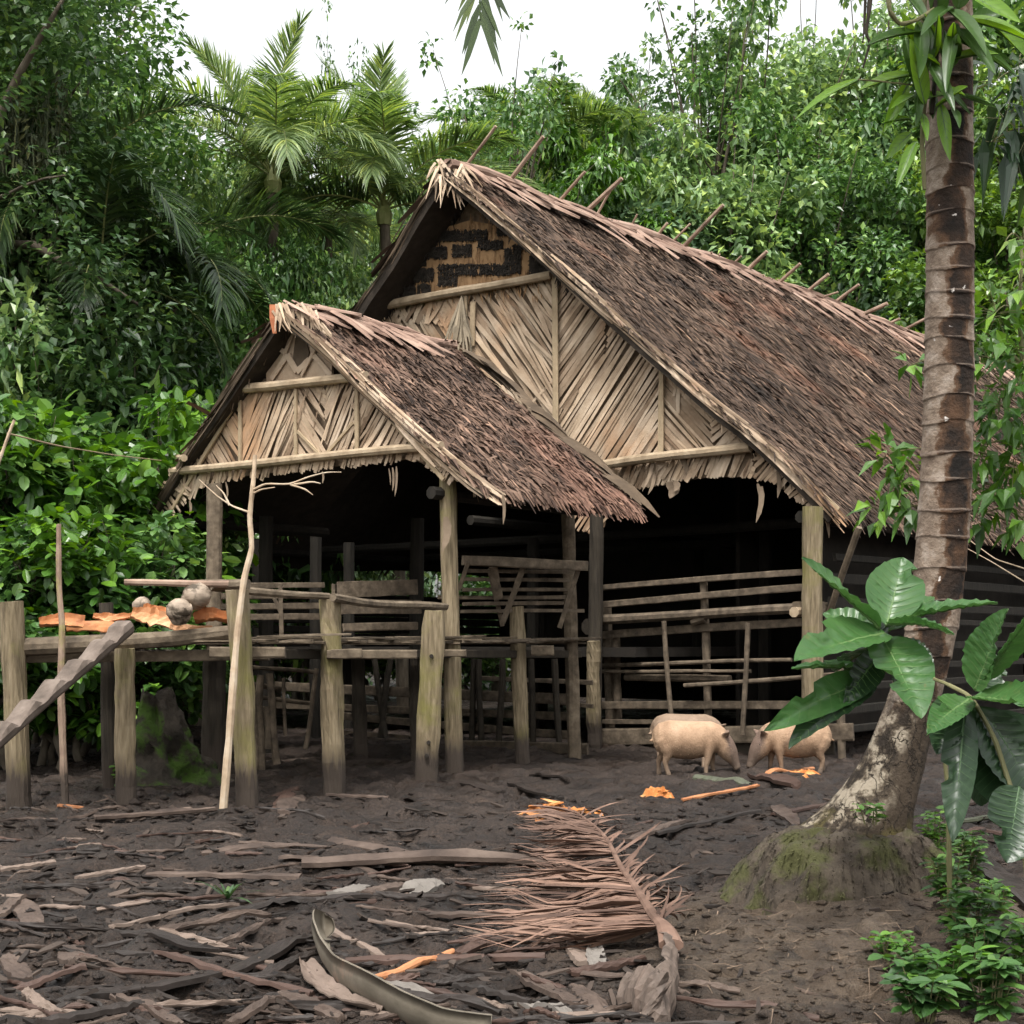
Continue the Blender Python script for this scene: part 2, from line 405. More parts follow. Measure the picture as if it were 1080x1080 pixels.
# ---- main roof
S_R, LW, DN_R, NR_R = slope(SR, ZR, HWID, ZE, 1)
S_L, LWl, DN_L, NR_L = slope(SR, ZR, HWID, ZE, -1)
TIP, FOOT = .66, .12
mb = MB()
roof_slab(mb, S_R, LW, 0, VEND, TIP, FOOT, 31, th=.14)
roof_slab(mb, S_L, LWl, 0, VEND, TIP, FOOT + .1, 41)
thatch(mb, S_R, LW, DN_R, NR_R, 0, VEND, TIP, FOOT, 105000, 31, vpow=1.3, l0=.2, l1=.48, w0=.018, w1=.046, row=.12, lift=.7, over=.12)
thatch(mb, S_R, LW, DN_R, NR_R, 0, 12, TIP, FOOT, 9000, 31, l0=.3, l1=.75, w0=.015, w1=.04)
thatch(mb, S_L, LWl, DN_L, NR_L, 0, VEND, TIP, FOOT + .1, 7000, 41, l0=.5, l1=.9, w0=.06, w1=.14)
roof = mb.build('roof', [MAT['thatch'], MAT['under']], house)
# far end closed, interior darkness is put into the near-black colour of the walls below
rake_trim('rake_trim', S_R, LW, DN_R, NR_R, 0, TIP, FOOT, 31, 110, MAT['strip'], roof)
rake_trim('rake_trim', S_L, LWl, DN_L, NR_L, 0, TIP, FOOT + .1, 41, 60, MAT['backing'], roof)
# ridge cap of folded leaf sheaths
def ridge_cap(name, S, dn, nr, v0, v1, n, seed, parent, lmax=1.7, wmax=.2, reach=.85):
    mb = MB()
    for i in range(n):
        v = v0 + (v1 - v0) * (i + random.random()) / n; L = random.uniform(.55, lmax); w0_ = random.uniform(-.12, reach * .45)
        an = math.radians(random.choice([random.uniform(15, 45), random.uniform(50, 80), random.uniform(60, 88)]))
        d = dn * math.cos(an) + AXIS * math.sin(an)
        W = random.uniform(.07, wmax); th = .02
        p = S(v, w_ := w0_, .06 + random.uniform(0, .07)); sd = unit(np.cross(d, nr))
        t = np.linspace(0, 1, 6); P = p + np.outer(t * L, d) + np.outer(np.sin(t * PI) * random.uniform(0, .04) + t * random.uniform(-.01, .07), nr)
        pr = np.array([W * .55, W * .9, W, W, W * .85, W * random.uniform(.15, .5)])
        for k, (o0, o1, z0, z1) in enumerate(((-.5, -.17, -.03, .0), (-.17, .17, 0, 0), (.17, .5, 0, -.03))):   # slightly cupped
            A = P + sd * (pr * o0)[:, None] + nr * z0 * W / .15; B = P + sd * (pr * o1)[:, None] + nr * z1 * W / .15
            V = np.stack([A, B], 1).reshape(-1, 3); q = np.array([[2 * j, 2 * j + 1, 2 * j + 3, 2 * j + 2] for j in range(5)])
            if k == 0: VV, QQ = V, q
            else: QQ = np.vstack([QQ, q + len(VV)]); VV = np.vstack([VV, V])
        mb.add(VV, QQ)
    return mb.build(name, MAT['sheath'], parent)
ridge_cap('ridge_cap', S_R, DN_R, NR_R, -.55, VEND, 150, 31, roof, lmax=1.35, wmax=.17, reach=.55)
mb = MB(); P = S_R(np.linspace(-.6, VEND, 30), 0.0, .05 + .05 * RS.uniform(-1, 1, 30)); mb.loft(P, .11, .09, sides=8, jit=.02); mb.build('ridge_roll', MAT['sheath'], roof)
for x0, y0, x1, y1, r in ((489, 182, 523, 133, .024), (534, 194, 573, 144, .034), (588, 214, 617, 181, .026), (616, 228, 656, 188, .036), (628, 214, 648, 194, .02), (690, 250, 704, 235, .026),
                          (718, 264, 763, 216, .034), (756, 288, 759, 268, .016), (745, 282, 751, 266, .02), (786, 293, 809, 265, .036), (820, 306, 844, 278, .034), (848, 318, 874, 289, .034),
                          (852, 320, 857, 304, .02), (878, 330, 906, 300, .034), (908, 344, 936, 320, .04), (935, 352, 949, 336, .03), (952, 360, 978, 335, .032), (706, 252, 728, 236, .02), (664, 240, 672, 226, .018), (770, 286, 782, 270, .02), (800, 300, 806, 290, .018), (862, 324, 884, 308, .02), (894, 338, 903, 326, .02), (925, 350, 930, 340, .018), (972, 366, 992, 344, .03)):
    # v on the ridge below this photo column
    dx = (x0 - 540) / F; X0, Y0 = OX + SR * GX, OY + SR * GY
    v = (dx * Y0 - X0) / (AX - dx * AY)
    p = hw(SR, v, ZR + .05); Y = p[1]; L = math.hypot(x1 - x0, y1 - y0) * Y / F
    e = at(x1, y1, Y - .5 * L); b = p + unit(p - e) * .35
    mb = MB(); mb.pole(b, e, r * 1.3, r * 1.05, seg=3, sides=7, bend=.006); mb.build('ridge_stick', MAT['stick'], roof)

# ---- porch roof
PS_R, PL, PDN_R, PNR_R = slope(PSR, PZR, PHW, PZE, 1)
PS_L, PLl, PDN_L, PNR_L = slope(PSR, PZR, PHW, PZE, -1)
mb = MB()
roof_slab(mb, PS_R, PL, VP, PV1, .26, .03, 51, 16, 14, .1)
roof_slab(mb, PS_L, PLl, VP, PV1, .26, .03, 61, 16, 14, .1)
thatch(mb, PS_R, PL, PDN_R, PNR_R, VP, PV1, .26, .03, 13500, 51, l0=.18, l1=.42, w0=.018, w1=.045, row=.09, over=.2, lift=.9)
thatch(mb, PS_L, PLl, PDN_L, PNR_L, VP, PV1, .26, .03, 1500, 61, l0=.3, l1=.6, w0=.03, w1=.07, row=.14, over=.2)
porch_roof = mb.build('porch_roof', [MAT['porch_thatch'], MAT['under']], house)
rake_trim('rake_trim', PS_R, PL, PDN_R, PNR_R, VP, .26, .03, 51, 60, MAT['strip'], porch_roof)
rake_trim('rake_trim', PS_L, PLl, PDN_L, PNR_L, VP, .26, .03, 61, 45, MAT['backing'], porch_roof)
ridge_cap('ridge_cap', PS_R, PDN_R, PNR_R, VP - .3, PV1 - .9, 34, 51, porch_roof, lmax=.8, wmax=.13, reach=.4)
mb = MB(); P = PS_R(np.linspace(VP - .27, PV1, 12), 0.0, .03 + .03 * RS.uniform(-1, 1, 12)); mb.loft(P, .07, .06, sides=8, jit=.012)
mb.build('ridge_roll', MAT['sheath'], porch_roof)
# leaf bundles folded over the inner edge of the porch roof
mb = MB()
for i in range(40):
    a = random.uniform(0, PL - .7); ww = np.linspace(a, a + random.uniform(.5, 1.1), 5)
    P = PS_R(np.full(5, PV1 + random.uniform(-.12, .08)) + np.linspace(0, .12, 5), ww, .05 + np.sin(np.linspace(0, PI, 5)) * .05 + random.uniform(0, .05))
    mb.ribbons(P[None], unit(AXIS + PNR_R * random.uniform(-.5, .9))[None], np.array([[.04, .11, .12, .09, .02]]))
mb.build('folded_edge', MAT['backing'], porch_roof)
mb = MB()           # bleached tuft at the porch peak
tip = hw(PSR, VP - .28, PZR + .02)
for i in range(46):
    d = unit(np.array([random.uniform(-.15, .75), -.25, -1.]) + np.random.RandomState(i).normal(0, .1, 3)); L = random.uniform(.2, .42); p = tip + np.array([random.uniform(-.12, .42), random.uniform(-.05, .05), random.uniform(-.1, .05)])
    mb.ribbons(np.stack([p, p + d * L * .5, p + d * L])[None], unit(np.cross(d, [0, -1., .2]))[None], np.array([[.03, .03, .006]]))
mb.build('peak_tuft', MAT['strip'], porch_roof)
mb = MB(); p = tip + np.array([-.12, -.03, .02]); mb.ribbons(np.stack([p, p + np.array([.01, -.01, -.17]), p + np.array([.03, .0, -.36])])[None], np.array([[1., 0, 0]]), np.array([[.07, .085, .05]]))
mb.build('peak_strip', M('rust_orange_leaf', [(.3, .1, .045), (.42, .16, .075)], 6, rough=.8), porch_roof)
mb = MB()           # the same tuft at the main peak
tip = hw(SR, -TIP, ZR)
for i in range(38):
    d = unit(np.array([random.uniform(-.7, .9), -.3, -.9]) + RS.normal(0, .15, 3)); L = random.uniform(.25, .6); p = tip + np.array([random.uniform(-.15, .35), random.uniform(-.05, .1), random.uniform(-.25, .1)])
    mb.ribbons(np.stack([p, p + d * L * .5, p + d * L + np.array([0, 0, -.06])])[None], unit(np.cross(d, [0, -1., .2]))[None], np.array([[.04, .035, .006]]))
mb.build('peak_tuft', MAT['strip'], roof)

# ---- main gable wall
def zroof(s, d=.25): return ZR - (ZR - ZE) / HWID * abs(s - SR) - d
bot = [onv(x, y, .08) for x, y in ((862, 540), (838, 524), (815, 509), (790, 503), (750, 503), (720, 507), (668, 517))]
pts = [(SR, zroof(SR)), (3.85, zroof(3.85))] + [(min(s, 3.85), z) for s, z in bot] + [(-2.0, 4.3), (-3.2, 5.3), (-5.3, 5.3), (-5.6, zroof(-5.6))]
gable = ngon_wall('gable_wall', pts, .07, .14, MAT['weave'], house)
mb = MB()
v = .06
hatch(mb, [(404, 326), (584, 293), (586, 470), (620, 500), (560, 520), (380, 420)], v, -53, .054, .066, 3, bow=.012)
hatch(mb, [(470, 315), (584, 295), (586, 440), (520, 420)], v - .03, -51, .14, .06, 5, bow=.02, lenj=.2)
hatch(mb, [(404, 326), (500, 310), (505, 345), (404, 338)], v - .02, 52, .12, .08, 10)
hatch(mb, [(520, 365), (584, 350), (586, 440), (545, 420)], v - .04, 18, .5, .05, 10, skip=.2)
hatch(mb, [(500, 330), (586, 325), (586, 450), (530, 440)], v - .05, -72, .45, .05, 9, skip=.2, lenj=.3)
hatch(mb, [(587, 287), (640, 330), (638, 382), (587, 440)], v - .01, 46, .05, .06, 1.0, bow=.004)
hatch(mb, [(587, 440), (640, 376), (645, 334), (698, 374), (698, 484), (640, 492), (640, 560), (600, 560)], v - .02, 50, .052, .06, 1.1, bow=.004)
hatch(mb, [(700, 376), (752, 424), (752, 478), (700, 484)], v - .015, -45, .054, .062, 2, bow=.008)
hatch(mb, [(752, 424), (800, 462), (792, 474), (752, 478)], v - .02, 36, .052, .06, 3, bow=.01)
hatch(mb, [(712, 390), (722, 398), (718, 440), (712, 430)], v - .04, 86, .07, .06, 4)
hatch(mb, [(640, 494), (792, 473), (800, 505), (760, 503), (720, 507), (668, 517), (640, 524)], v - .01, 62, .048, .06, 5, lenj=.06)
hatch(mb, [(690, 488), (720, 484), (722, 505), (700, 508)], v - .03, 48, .16, .09, 9)
hatch(mb, [(796, 468), (886, 538), (866, 545), (838, 526), (812, 508), (796, 503)], v - .02, 40, .055, .055, 4, lenj=.06)
mb.build('leaf_cladding', MAT['strip'], gable)
# plaited decorative panel under the peak: tan bark with black fibre blocks
PX = [(437, 318), (442, 285), (452, 260), (468, 241), (496, 233), (520, 237), (545, 250), (575, 283), (580, 292)]
ngon_wall('plaited_panel', [onv(x, y, .02) for x, y in PX], -.01, .04, MAT['tan_panel'], gable)
mb = MB()
for x0, y0, x1, y1 in ((461, 243, 514, 254), (477, 258, 497, 271), (451, 260, 471, 273), (504, 254, 530, 263), (462, 279, 538, 290), (437, 283, 457, 297), (440, 300, 454, 314), (532, 262, 549, 288), (558, 270, 580, 291), (425, 302, 438, 318), (440, 266, 449, 280), (462, 291, 482, 302), (541, 258, 566, 263), (560, 262, 574, 272), (524, 240, 536, 249), (455, 250, 461, 259)):
    NE = max(5, int((x1 - x0) / 1.6)); ey = [RS.uniform(-1.7, 1.7) for _ in range(2 * NE + 2)]; xx = np.linspace(x0, x1, NE); xx[1:-1] += RS.uniform(-.5, .5, NE - 2)
    ngon_wall('fibre_block', [onv(x, y0 + ey[k], -.03) for k, x in enumerate(xx)] + [onv(x, y1 + ey[NE + k], -.03) for k, x in enumerate(xx[::-1])], -.03, -.012, MAT['black_fibre'], gable)
    n = int((x1 - x0) * (y1 - y0) / 2.6)
    xs = RS.uniform(x0, x1, n); ys = RS.uniform(y0, y1, n)
    P, Sd = [], []
    for x, y in zip(xs, ys):
        p = pv(x, y, -.035 - random.uniform(0, .02)); a = random.choice([0, PI / 2, random.uniform(0, PI)])
        d = unit(hw(math.cos(a), 0, math.sin(a)) - hw(0, 0, 0)); L = random.uniform(.015, .045)
        P.append([p - d * L, p + np.array([0, -.008, 0]), p + d * L]); Sd.append(unit(np.cross(d, [AX, AY, 0])))
    mb.ribbons(np.array(P), np.array(Sd), np.array([[.01, .022, .01]] * n))
mb.build('fibre_pattern', MAT['black_fibre'], gable)
mb = MB(); P, Sd = [], []                     # loose tan slivers of the split bark
for i in range(420):
    x, y = RS.uniform(442, 574), RS.uniform(228, 316); p = pv(x, y, -.02 - RS.uniform(0, .02)); a = PI / 2 + RS.normal(0, .15); d = unit(hw(math.cos(a), 0, math.sin(a)) - hw(0, 0, 0)); L = RS.uniform(.03, .12)
    if abs(x - 505) / 72 + (316 - y) / 95 > 1.05: continue
    P.append([p - d * L, p, p + d * L]); Sd.append(unit(np.cross(d, [AX, AY, 0])))
mb.ribbons(np.array(P), np.array(Sd), np.array([[.006, .022, .008]] * len(P))); mb.build('bark_slivers', M('tan_sliver', [(.2, .11, .05), (.36, .22, .115)], 6, rough=.9, bump=0, icols=GREY_VAR, ipos=[0, .3, .7, 1]), gable)
mb = MB()           # dark fibre hanging in the hollow of the peak
for i in range(420):
    s = SR + RS.uniform(-2.2, 2.2); zt = zroof(s, .1); L = RS.uniform(.08, .3)
    p = hw(s, RS.uniform(-.1, .05), zt - RS.uniform(0, .12)); d = unit(np.array([RS.normal(0, .3), RS.normal(0, .2), -1]))
    mb.ribbons(np.stack([p, p + d * L * .5, p + d * L])[None], unit(np.cross(d, [AX, AY, 0]))[None], np.array([[.03, .03, .008]]))
mb.build('peak_fibre', MAT['black_fibre'], gable)
def gpole(name, a, b, v, r, mat='log', parent=None, seg=6, sides=9):
    mb = MB(); mb.pole(pv(*a, v), pv(*b, v), r, r * .93, seg=seg, sides=sides, bend=.006, jit=.003); return mb.build(name, MAT[mat], parent)
def gbatten(name, a, b, v, w, mat='batten', parent=None, th=.025):
    mb = MB(); mb.plank(pv(*a, v), pv(*b, v), w, th, up=(AX, AY, 0), jit=.004); return mb.build(name, MAT[mat], parent)
gpole('wall_log', (403, 323), (582, 290), -.09, .075, parent=gable)
gpole('wall_log', (638, 490), (792, 471), -.09, .075, parent=gable)
gbatten('wall_post', (585, 283), (586, 446), -.06, .11, parent=gable)
gbatten('wall_post', (698, 372), (697, 480), -.06, .09, parent=gable)
gbatten('batten', (491, 312), (491, 352), -.05, .06, parent=gable); gbatten('batten', (499, 318), (498, 365), -.045, .1, parent=gable)
gbatten('batten', (402, 322), (404, 338), -.05, .09, parent=gable)
gbatten('batten', (798, 464), (884, 538), -.1, .09, parent=gable)
mb = MB()           # grey fan leaf stuck on the wall
c = pv(487, 312, -.1)
for i in range(26):
    a = math.radians(random.uniform(-118, -68)); L = random.uniform(.6, 1.05); d = unit(hw(math.cos(a), -.05, math.sin(a)) - hw(0, 0, 0))
    mb.ribbons(np.stack([c, c + d * L * .5 + RS.normal(0, .02, 3), c + d * L])[None], unit(np.cross(d, [AX, AY, 0]) + RS.normal(0, .2, 3))[None], np.array([[.02, .06, .03]]))
mb.build('fan_leaf', M('grey_dry_leaf', [(.22, .18, .13), (.34, .28, .2)], 6, rough=.85, icols=GREY_VAR, ipos=[0, .3, .7, 1]), gable)
def hang(name, x, y, L, W, v, parent, lean=.1, mat='dry_strip'):
    mb = MB(); p = pv(x, y, v); t = np.linspace(0, 1, 5)
    P = p + np.outer(t * L, [lean, -.02, -1]) + np.outer(np.sin(t * PI), [W * .4, 0, 0])
    mb.ribbons(P[None], unit(np.array([1, -.3, .1]))[None], np.array([[W * .5, W, W * .9, W * .8, W * .1]])); return mb.build(name, MAT[mat], parent)
for x, y, L, W, le in ((803, 513, .5, .08, -.15), (799, 510, .3, .06, .1), (820, 496, .38, .06, .0), (705, 508, .24, .18, .1), (712, 507, .16, .1, -.1), (829, 478, .5, .04, .15), (690, 500, .3, .06, -.3), (716, 478, .42, .08, .35), (690, 482, .5, .06, -.35), (858, 538, .5, .06, .12), (868, 536, .4, .05, .2), (665, 520, .4, .03, 0)):
    hang('hanging_strip', x, y, L, W, -.05, gable, le)

# ---- porch gable
mb = MB(); v = VP + .05
hatch(mb, [(264, 400), (254, 490), (186, 498)], v, -50, .05, .058, 2.5)
hatch(mb, [(255, 413), (313, 406), (313, 486), (255, 491)], v - .01, 56, .046, .055, 4)
hatch(mb, [(313, 406), (345, 403), (345, 482), (313, 486)], v - .015, -48, .05, .058, 4)
hatch(mb, [(345, 404), (376, 400), (376, 478), (345, 482)], v - .01, 60, .046, .055, 4)
hatch(mb, [(376, 398), (386, 402), (462, 472), (376, 480)], v - .015, 50, .05, .058, 3)
hatch(mb, [(280, 412), (345, 404), (330, 450), (290, 470)], v - .03, 54, .26, .035, 9, lenj=.2)
hatch(mb, [(320, 405), (376, 402), (360, 470), (330, 470)], v - .03, 66, .26, .03, 9, lenj=.2)
hatch(mb, [(182, 499), (462, 472), (470, 504), (455, 495), (435, 486), (400, 490), (330, 497), (260, 505), (215, 514), (204, 530)], v - .02, 68, .042, .055, 6, lenj=.05)
hatch(mb, [(180, 496), (206, 512), (192, 540), (166, 548), (172, 520)], v - .03, -38, .05, .055, 6, lenj=.04)
hatch(mb, [(455, 478), (492, 512), (470, 505)], v - .02, 58, .05, .05, 6, lenj=.05)
porch_gable = mb.build('porch_gable', MAT['strip'], house)
bk = [(266, 400), (384, 396), (470, 476), (478, 503), (455, 493), (435, 484), (400, 488), (330, 494), (260, 502), (214, 511), (188, 536), (166, 546)]
ngon_wall('leaf_backing', [onv(x, y, VP + .1) for x, y in bk], VP + .08, VP + .12, MAT['weave'], porch_gable)
def zig(name, pts, w, vv, mat='strip'):
    for (a, b) in zip(pts[:-1], pts[1:]):
        gbatten(name, a, b, vv, w, mat, porch_gable, .015)
ngon_wall('peak_panel', [onv(x, y, VP + .06) for x, y in ((279, 350), (300, 338), (338, 338), (349, 352), (351, 400), (282, 408))], VP + .05, VP + .08, MAT['strip'], porch_gable)
ngon_wall('peak_shadow_board', [onv(x, y, VP + .03) for x, y in ((312, 352), (320, 348), (326, 372), (322, 385), (316, 395), (308, 383))], VP + .03, VP + .045, MAT['backing'], porch_gable)
zig('zigzag_strip', [(281, 358), (301, 372), (308, 352)], .06, VP + .02); zig('zigzag_strip', [(325, 352), (330, 370), (342, 350)], .06, VP + .02)
zig('zigzag_strip', [(286, 400), (303, 374), (313, 392), (326, 380)], .09, VP + .025); zig('zigzag_strip', [(330, 374), (349, 396)], .07, VP + .02); zig('zigzag_strip', [(318, 396), (330, 372), (341, 352)], .05, VP + .015)
gpole('wall_log', (241, 411), (386, 396), VP - .06, .062, parent=porch_gable)
gpole('wall_log', (182, 497), (466, 470), VP - .07, .058, parent=porch_gable)
for a, b, w in (((262, 403), (176, 546), .055), ((253, 412), (253, 489), .055), ((312, 410), (312, 485), .05), ((376, 403), (376, 478), .06), ((376, 400), (468, 506), .05), ((314, 455), (340, 482), .04), ((342, 481), (372, 446), .04)):
    gbatten('batten', a, b, VP - .02, w, parent=porch_gable)
mb = MB(); mb.pole(pv(188, 483, VP + .3), pv(194, 483, VP - .22), .05, .05); mb.build('beam_end', MAT['log'], porch_gable)
for x, y, L, W, le in ((418, 492, .35, .03, -.05), (410, 494, .2, .02, .1), (414, 493, .28, .03, 0), (340, 497, .15, .03, 0), (530, 520, .35, .04, .02), (238, 508, .22, .03, .1), (470, 545, .4, .1, -.1), (200, 528, .2, .04, 0)):
    hang('hanging_strip', x, y, L, W, VP - .03, porch_gable, le)

# ---- posts of the house
def post(px0, yb, px1, yt, wpx, mat='post', name='post', parent=None, power=2.6, bend=.012, taper=.92, Y=None, ytz=None):
    g = gp(px0, yb); Y = Y or g[1]
    a = at(px0, yb, Y); a[2] = gz(a[0], a[1]) - .25; b = at(px1, yt, Y); r = wpx * Y / F / 2
    mb = MB(); t = np.linspace(0, 1, 13); P = a + np.outer(t, b - a)
    P += np.outer(np.sin(t * PI), [RS.uniform(-1, 1) * bend, 0, 0]) + RS.uniform(-.006, .006, (13, 3))
    mb.loft(P, r * (1 + (taper - 1) * t) * (1 + RS.uniform(-.035, .035, 13)), sides=12, power=power, jit=r * .05, twist=RS.uniform(-.5, .5))
    return mb.build(name, MAT[mat], parent)
post(480, 820, 472, 500, 19, parent=house, Y=17.35)
post(227, 812, 226, 510, 17, 'rail', parent=house)
post(858, 800, 857, 535, 22, parent=house)
post(607, 798, 598, 500, 14, 'rail', parent=house)
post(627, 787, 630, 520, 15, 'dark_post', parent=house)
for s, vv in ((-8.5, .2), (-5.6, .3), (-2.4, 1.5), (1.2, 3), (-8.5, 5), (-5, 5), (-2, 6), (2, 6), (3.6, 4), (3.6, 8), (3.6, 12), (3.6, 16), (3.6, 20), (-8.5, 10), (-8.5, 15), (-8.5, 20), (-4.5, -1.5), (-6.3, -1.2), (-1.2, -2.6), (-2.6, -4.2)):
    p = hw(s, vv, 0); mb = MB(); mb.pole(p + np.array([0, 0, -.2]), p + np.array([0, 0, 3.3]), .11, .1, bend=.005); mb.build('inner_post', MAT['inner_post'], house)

# ---- floor, side and back walls
def hbox(name, s0, s1, v0, v1, z0, z1, mat, parent):
    return ngon_wall(name, [(s0, z0), (s1, z0), (s1, z1), (s0, z1)], v0, v1, mat, parent)
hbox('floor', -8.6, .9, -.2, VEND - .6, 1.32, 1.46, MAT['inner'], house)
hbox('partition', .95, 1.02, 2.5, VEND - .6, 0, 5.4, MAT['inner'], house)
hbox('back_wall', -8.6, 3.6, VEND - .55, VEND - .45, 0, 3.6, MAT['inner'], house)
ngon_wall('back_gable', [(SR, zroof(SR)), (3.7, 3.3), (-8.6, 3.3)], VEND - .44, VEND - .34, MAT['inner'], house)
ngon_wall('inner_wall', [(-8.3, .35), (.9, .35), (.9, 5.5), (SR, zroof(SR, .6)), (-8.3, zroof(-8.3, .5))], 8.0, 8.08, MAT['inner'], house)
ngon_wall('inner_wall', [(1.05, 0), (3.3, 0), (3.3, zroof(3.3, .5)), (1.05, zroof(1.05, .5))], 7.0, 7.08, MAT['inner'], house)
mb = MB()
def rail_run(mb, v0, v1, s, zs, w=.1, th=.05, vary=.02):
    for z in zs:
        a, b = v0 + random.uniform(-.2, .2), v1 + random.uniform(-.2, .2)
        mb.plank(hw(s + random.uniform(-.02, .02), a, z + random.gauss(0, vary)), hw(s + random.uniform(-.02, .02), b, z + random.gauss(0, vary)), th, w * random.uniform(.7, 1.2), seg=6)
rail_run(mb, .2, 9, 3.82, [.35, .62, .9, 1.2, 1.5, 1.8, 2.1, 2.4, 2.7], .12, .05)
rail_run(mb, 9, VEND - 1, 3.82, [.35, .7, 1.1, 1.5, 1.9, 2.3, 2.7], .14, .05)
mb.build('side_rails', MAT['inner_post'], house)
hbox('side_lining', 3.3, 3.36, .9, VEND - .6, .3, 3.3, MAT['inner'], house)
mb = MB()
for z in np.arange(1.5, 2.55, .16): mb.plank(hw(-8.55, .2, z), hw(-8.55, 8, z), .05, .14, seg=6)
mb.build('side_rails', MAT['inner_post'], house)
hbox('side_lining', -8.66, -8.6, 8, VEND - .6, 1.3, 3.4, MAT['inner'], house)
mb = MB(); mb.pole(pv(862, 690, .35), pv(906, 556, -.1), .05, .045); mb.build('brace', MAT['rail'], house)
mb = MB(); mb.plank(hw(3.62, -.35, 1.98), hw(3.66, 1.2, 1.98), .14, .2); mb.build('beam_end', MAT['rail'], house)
# eave plates and tie beams in the dark
for s, z, v0, v1 in ((3.7, 3.2, -.4, VEND - .7), (-8.5, 3.3, -.3, VEND - .7), (-2.4, 3.5, -.1, 8), (-.62 + 2.35, 3.25, VP - .1, PV1), (-.62 - 2.6, 3.2, VP - .1, PV1)):
    mb = MB(); mb.pole(hw(s, v0, z), hw(s, v1, z), .08, .08, bend=.002); mb.build('eave_plate', MAT['inner_post'], house)
for vv in (2, 5):
    mb = MB(); mb.pole(hw(-8.4, vv, 3.35), hw(3.6, vv, 3.35), .08, .08, bend=.003); mb.build('tie_beam', MAT['inner_post'], house)
# ------------------------------------------------------------------ raised log platform in front of the porch
deck = thing('raised_platform', gp(190, 840), 'grey log platform standing on thick posts in the mud before the porch', 'platform')
post(22, 852, 12, 634, 25, parent=deck, power=2.4)
post(133, 852, 131, 684, 22, parent=deck)
post(116, 836, 112, 636, 15, 'dark_post', parent=deck)
post(262, 854, 250, 622, 24, parent=deck, power=3)
post(354, 838, 348, 632, 23, parent=deck, power=3)
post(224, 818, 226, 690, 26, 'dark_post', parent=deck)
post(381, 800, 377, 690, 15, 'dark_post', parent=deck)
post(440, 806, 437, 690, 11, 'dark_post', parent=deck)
# the split, leaning post with knot holes
g = gp(449, 828); Y = g[1]
mb = MB(); t = np.linspace(0, 1, 11); P = np.array([at(449 + 9 * k, 828 - 184 * k, Y) for k in t]); P[0][2] -= .2
r = 13.0 * Y / F * np.array([.95, .95, .97, 1.0, 1.0, .97, .88, .95, 1.0, .95, .8])
mb.loft(P, r, r * .55, sides=12, power=2.8, jit=.008, up=(0, 1, 0)); sp = mb.build('split_post', MAT['post'], deck)
for x, y in ((452, 783), (455, 692), (450, 797)):
    mb = MB(); p = at(x, y, Y - .09); mb.loft([p + np.array([0, -.02, 0]), p + np.array([0, .05, 0])], .022, sides=8, up=(0, 0, 1)); mb.build('knot_hole', MAT['black_fibre'], sp)
YD = 13.9
mb = MB(); P = np.array([at(-40, 684, YD - .12), at(20, 683, YD - .1), at(60, 681, YD - .08), at(120, 678, YD - .08), at(180, 674, YD - .05), at(245, 667, YD)])
mb.loft(P, np.array([.082, .085, .083, .08, .076, .066]), sides=10, jit=.004); mb.build('front_log', MAT['rail'], deck)
def dplank(name, a, b, Ya, Yb, w, h, mat='rail'):
    mb = MB(); mb.plank(at(*a, Ya), at(*b, Yb), w, h, jit=.005); return mb.build(name, MAT[mat], deck)
dplank('stringer', (22, 694), (284, 691), YD + .1, YD + .1, .1, .1)
dplank('stringer', (222, 688), (301, 688), YD - .17, YD - .17, .08, .1)
dplank('stringer', (345, 690), (440, 690), 14.85, 14.85, .1, .09)
dplank('stringer', (350, 690), (382, 689), 14.7, 14.7, .1, .1)
dplank('stringer', (440, 689), (492, 689), 16.95, 16.9, .1, .08)
dplank('stringer', (560, 686), (584, 686), 18.6, 18.6, .1, .13)
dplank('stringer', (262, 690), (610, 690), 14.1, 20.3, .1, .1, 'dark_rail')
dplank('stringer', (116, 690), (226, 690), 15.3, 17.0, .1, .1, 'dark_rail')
mb = MB()           # split-palm floor slats, running away from the ladder side
edge = [(-.6, 13.8), (-2.4, 13.82), (.95, 20.5)]
for i in range(64):
    k = i / 63; y0 = 13.85 + k * 6.5; xr = -2.38 + (y0 - 13.85) * .5 + random.uniform(-.1, .12)
    xl = -4.85 + max(0, y0 - 15.4) * .45 + random.uniform(-.1, .1)
    mb.plank(np.array([xl, y0 + random.uniform(-.02, .1), 1.53 + random.uniform(-.012, .012)]), np.array([xr, y0, 1.53 + random.uniform(-.012, .012)]), .08, .022, jit=.004, seg=5)
for i in range(36):   # loose floor ends along the edge
    k = random.random(); y0 = 13.9 + k * 6; x0 = -2.4 + (y0 - 13.85) * .5
    a = np.array([x0 - random.uniform(.0, .5), y0 - random.uniform(-.1, .2), 1.555 + random.uniform(-.02, .03)]); b = a + np.array([random.uniform(.35, .9), random.uniform(.4, 1.0), random.uniform(-.03, .03)])
    mb.plank(a, b, .05, .02, seg=3)
mb.build('floor_slats', MAT['rail'], deck)
for a, b, Ya, Yb, r0, r1 in (((222, 619), (347, 629), 14.0, 14.9, .042, .036), ((351, 630), (470, 640), 14.75, 16.95, .042, .045), ((205, 617), (262, 616), 14.15, 13.85, .05, .05)):
    mb = MB(); mb.pole(at(*a, Ya), at(*b, Yb), r0, r1, seg=9, bend=.012, jit=.003); mb.build('hand_rail', MAT['rail'], deck)

